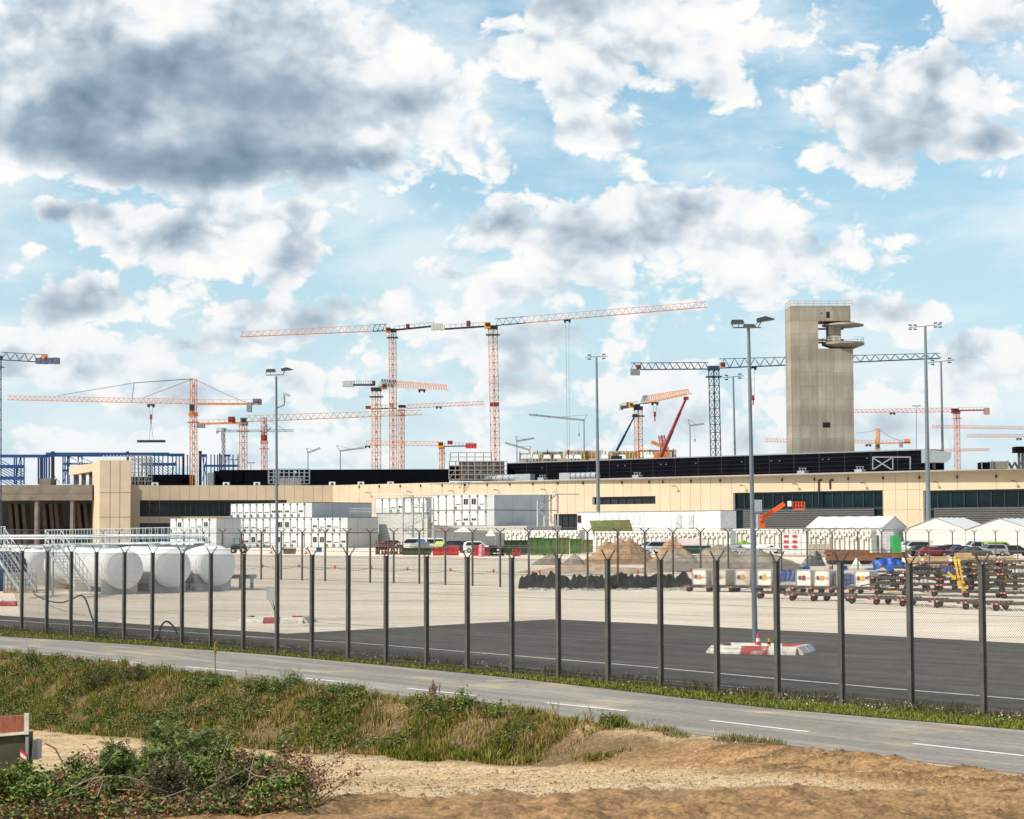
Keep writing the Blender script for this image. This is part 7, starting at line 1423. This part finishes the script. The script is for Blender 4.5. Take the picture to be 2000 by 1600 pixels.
def stalk(name, lab, px, s_, h_, cm_, n_=1, fl=None, spread=.12, lean=.15, r_=.006, grp='tall weeds on the slope crest'):
    b_ = Vector(bank_at(px, s_)); t_ = thing(name, b_, lab, 'weed', grp); mb = MB(); hd = []
    for k_ in range(n_):
        a = b_+Vector((random.uniform(-spread, spread)*.5, random.uniform(-spread, spread)*.5, 0)); hh = h_*random.uniform(.65, 1.); c = a+Vector((random.uniform(-lean, lean), random.uniform(-lean, lean), hh)); m_ = (a+c)/2+Vector((random.uniform(-.02, .02), 0, 0)); mb.path([a, m_, c], r_, 4); hd.append((m_, c))
    mb.build('stem', cm_, t_); V_ = []
    for m_, c in hd:
        d = c-m_
        for k_ in range(fl[1]):
            f_ = random.random(); q_ = m_.lerp(c, fl[3]+(1.04-fl[3])*f_)+Vector((random.gauss(0, 1), random.gauss(0, 1), 0))*fl[2]*(1-f_*.5); u_ = Vector((random.gauss(0, 1), random.gauss(0, 1), random.gauss(.4, .6))).normalized()*fl[4]; w_ = u_.cross(Vector((random.random(), 1, .2))).normalized()*fl[4]*.5; V_.append([q_-u_, q_+w_, q_+u_, q_-w_])
    v = np.array([[tuple(p) for p in f_] for f_ in V_]).reshape(-1, 3)-np.array(b_); n2_ = len(V_); o = npmesh('seed_head' if name != 'tall_herb' else 'foliage', v, np.arange(n2_*4).reshape(-1, 4), LM, np.repeat(pal(n2_, fl[0], .25), 4, 0)); o.parent = t_; return t_
YL = [(.42, .33, .04), (.30, .26, .05)]; SB = [(.24, .12, .06), (.32, .19, .11), (.16, .08, .05)]; GN = [(.10, .14, .04), (.14, .18, .06)]
stalk('mullein_plant', 'tall mullein with yellow flower spike at the slope crest', 452, .5, 1.38, M('stem_green', (.12, .15, .04), .8), 1, (YL, 190, .022, .45, .016), lean=.03, r_=.014)
leafy('leafy_herb', 'yellow green leaf rosette at the foot of the tall mullein', 'herb', bank_at(450, .6), up(7, 1, .5), .35, .008, [(.25, .24, .04), (.16, .20, .04)], .05, 4, M('stem_green'), False, .1, 'shrubs on the weed slope', 0, .04)
stalk('seed_plume', 'cluster of reddish brown seed plumes rising over the road dash', 878, .35, .62, M('stem_brown', (.25, .15, .09), .9), 12, (SB, 70, .014, .3, .012), spread=.35, lean=.16)
for i, (px, h_, n_) in enumerate(((573, .55, 3), (85, .55, 3), (245, .40, 2), (500, .42, 3), (520, .38, 2), (1100, .48, 5), (1180, .42, 4), (1300, .30, 4), (480, .30, 3))):
    stalk('dry_weed', ['dark dry weed spike between two road dashes', 'dry weed stalks at the crest far left', 'thin dry weed behind the green spike', 'dry weed stalks right of the mullein', 'thin dry weed second right of the mullein', 'fine dry weed with dark dots near the centre road dash', 'fine dry weed with dots left of the slope end', 'sparse dry stalks where sand begins at the slope end', 'short dry weed close beside the mullein'][i], px, .3, h_, M('stem_brown'), n_, ([(.10, .07, .05), (.16, .10, .07)], 16, .02, .3, .009), spread=.25, r_=.004)
stalk('tall_herb', 'single bright green spiky weed standing against the road at left', 259, .3, .50, M('stem_green'), 1, (GN, 60, .02, .0, .03), lean=.02, r_=.01); stalk('tall_herb', 'pale green thin weed left of the green spike', 213, .3, .36, M('stem_green'), 2, (GN, 30, .02, .0, .02), lean=.04); stalk('tall_herb', 'pale weed with white seed tufts right of the green spike', 332, .3, .46, M('stem_green'), 3, ([(.5, .5, .42), (.3, .34, .2)], 12, .02, .2, .012), lean=.06)
for i, (px, py) in enumerate(((1398, 1448), (1426, 1450))):
    q_ = G(px, py, -.05); q_.z = gz_(q_.x, q_.y); o = MB().bar(q_, q_+Vector((-.03, 0, .2)), .02).build('wooden_peg', wood, org=q_); tag(o, ['left', 'right'][i]+' of two short pegs stuck in the soil at the road edge', 'peg', 'pegs at the road edge')
n = 2600; px_ = rng.uniform(1190, 1560, n); s2 = rng.uniform(-.1, .5, n); kk = fbm(px_*.02, s2*2, 90) > .52; px_, s2 = px_[kk], s2[kk]; e_ = np.array([[*G(a, np.interp(a, *zip(*NEAR))).xy] for a in px_]); xx, yy = e_[:, 0]+ND.x*s2, e_[:, 1]+ND.y*s2
o = blades('edge_weeds', np.stack([xx, yy, terr(xx, yy)[0]], 1), rng.uniform(.04, .16, len(xx)), .014, pal(len(xx), [(.14, .15, .03), (.25, .18, .09), (.09, .11, .03)]), GM, .7); tag(o, 'sparse weeds along the soil edge of the road', 'weeds', kind='stuff')
# rusty trailer at the left
Yr = 37.0; zt_ = P(0, 1398, Yr).z; zm_ = P(0, 1434, Yr).z; x1 = P(56, 1400, Yr).x; x0 = P(-120, 1400, Yr).x; g0 = gz_(x1-.5, Yr); t_ = thing('tipper_trailer', (x1-.6, Yr, g0), 'rusty red and dark green trailer body with red white warning board at the left edge', 'trailer')
MB().prism([(x1-.03, Yr, zm_+.05), (x1-.03, Yr, zt_), (x0, Yr-.0, zt_-.04), (x0, Yr, zm_-.08)], (0, .14, 0)).build('upper_side', M('rusty_red_side', (.27, .085, .05), .8, .35, 3, stain=(.40, .22, .15), stain_amt=.7, stain_scale=2, stretch=(6, 6, .8)), t_)
MB().prism([(x1-.05, Yr+.06, g0+.1), (x1-.05, Yr+.06, zm_), (x0, Yr+.06, zm_-.1), (x0, Yr+.06, g0+.1)], (0, .5, 0)).build('lower_side', M('mossy_green_side', (.045, .05, .025), .8, .4, 2, stain=(.10, .07, .03), stain_amt=.6, stain_scale=1.2), t_)
MB().box((x1-.03, Yr-.02, (zt_+zm_)/2+.02), (.08, .05, zt_-zm_+.05)).build('corner_post', M('pale_weathered_post', (.60, .56, .46), .7, .2, 4), t_)
MB().box((x1-.02, Yr-.0, (zm_+g0)/2), (.05, .08, zm_-g0-.1)).build('rear_post', grey, t_); MB().prism([(x1-.02, Yr-.03, zm_+.05), (x1-.02, Yr-.03, zm_), (x0, Yr-.03, zm_-.13), (x0, Yr-.03, zm_-.08)], (0, .03, 0)).build('side_rail', M('pale_weathered_post'), t_)
zb0 = P(0, 1495, Yr).z; zb1 = P(0, 1467, Yr).z; xb0 = P(41, 1480, Yr).x; xb1 = P(54, 1480, Yr).x; mb = MB(); hh = (zb1-zb0)/4
for k_ in range(4): z = zb0+k_*hh; mb.add([(xb0, Yr-.06, z+.05), (xb1, Yr-.06, z-.05), (xb1, Yr-.06, z+hh-.05), (xb0, Yr-.06, z+hh+.05), (xb0, Yr-.045, z+.05), (xb1, Yr-.045, z-.05), (xb1, Yr-.045, z+hh-.05), (xb0, Yr-.045, z+hh+.05)], [(0, 1, 2, 3), (7, 6, 5, 4), (0, 4, 5, 1), (1, 5, 6, 2), (2, 6, 7, 3), (3, 7, 4, 0)], k_ % 2)
mb.build('warning_board', [M('board_white', (.72, .70, .66), .5), M('board_red', (.55, .02, .03), .5)], t_); MB().box((x1+.07, Yr+.4, (zm_+g0)/2+.25), (.10, .3, .35)).build('rear_lamp', galv, t_)
for dx in (-.7,):
    for dy in (.25, .7): w_ = MB().cyl((x1+dx, Yr+dy-.12, g0+.22), (x1+dx, Yr+dy+.12, g0+.22), .26, None, 16).build('wheel', tyre, t_)
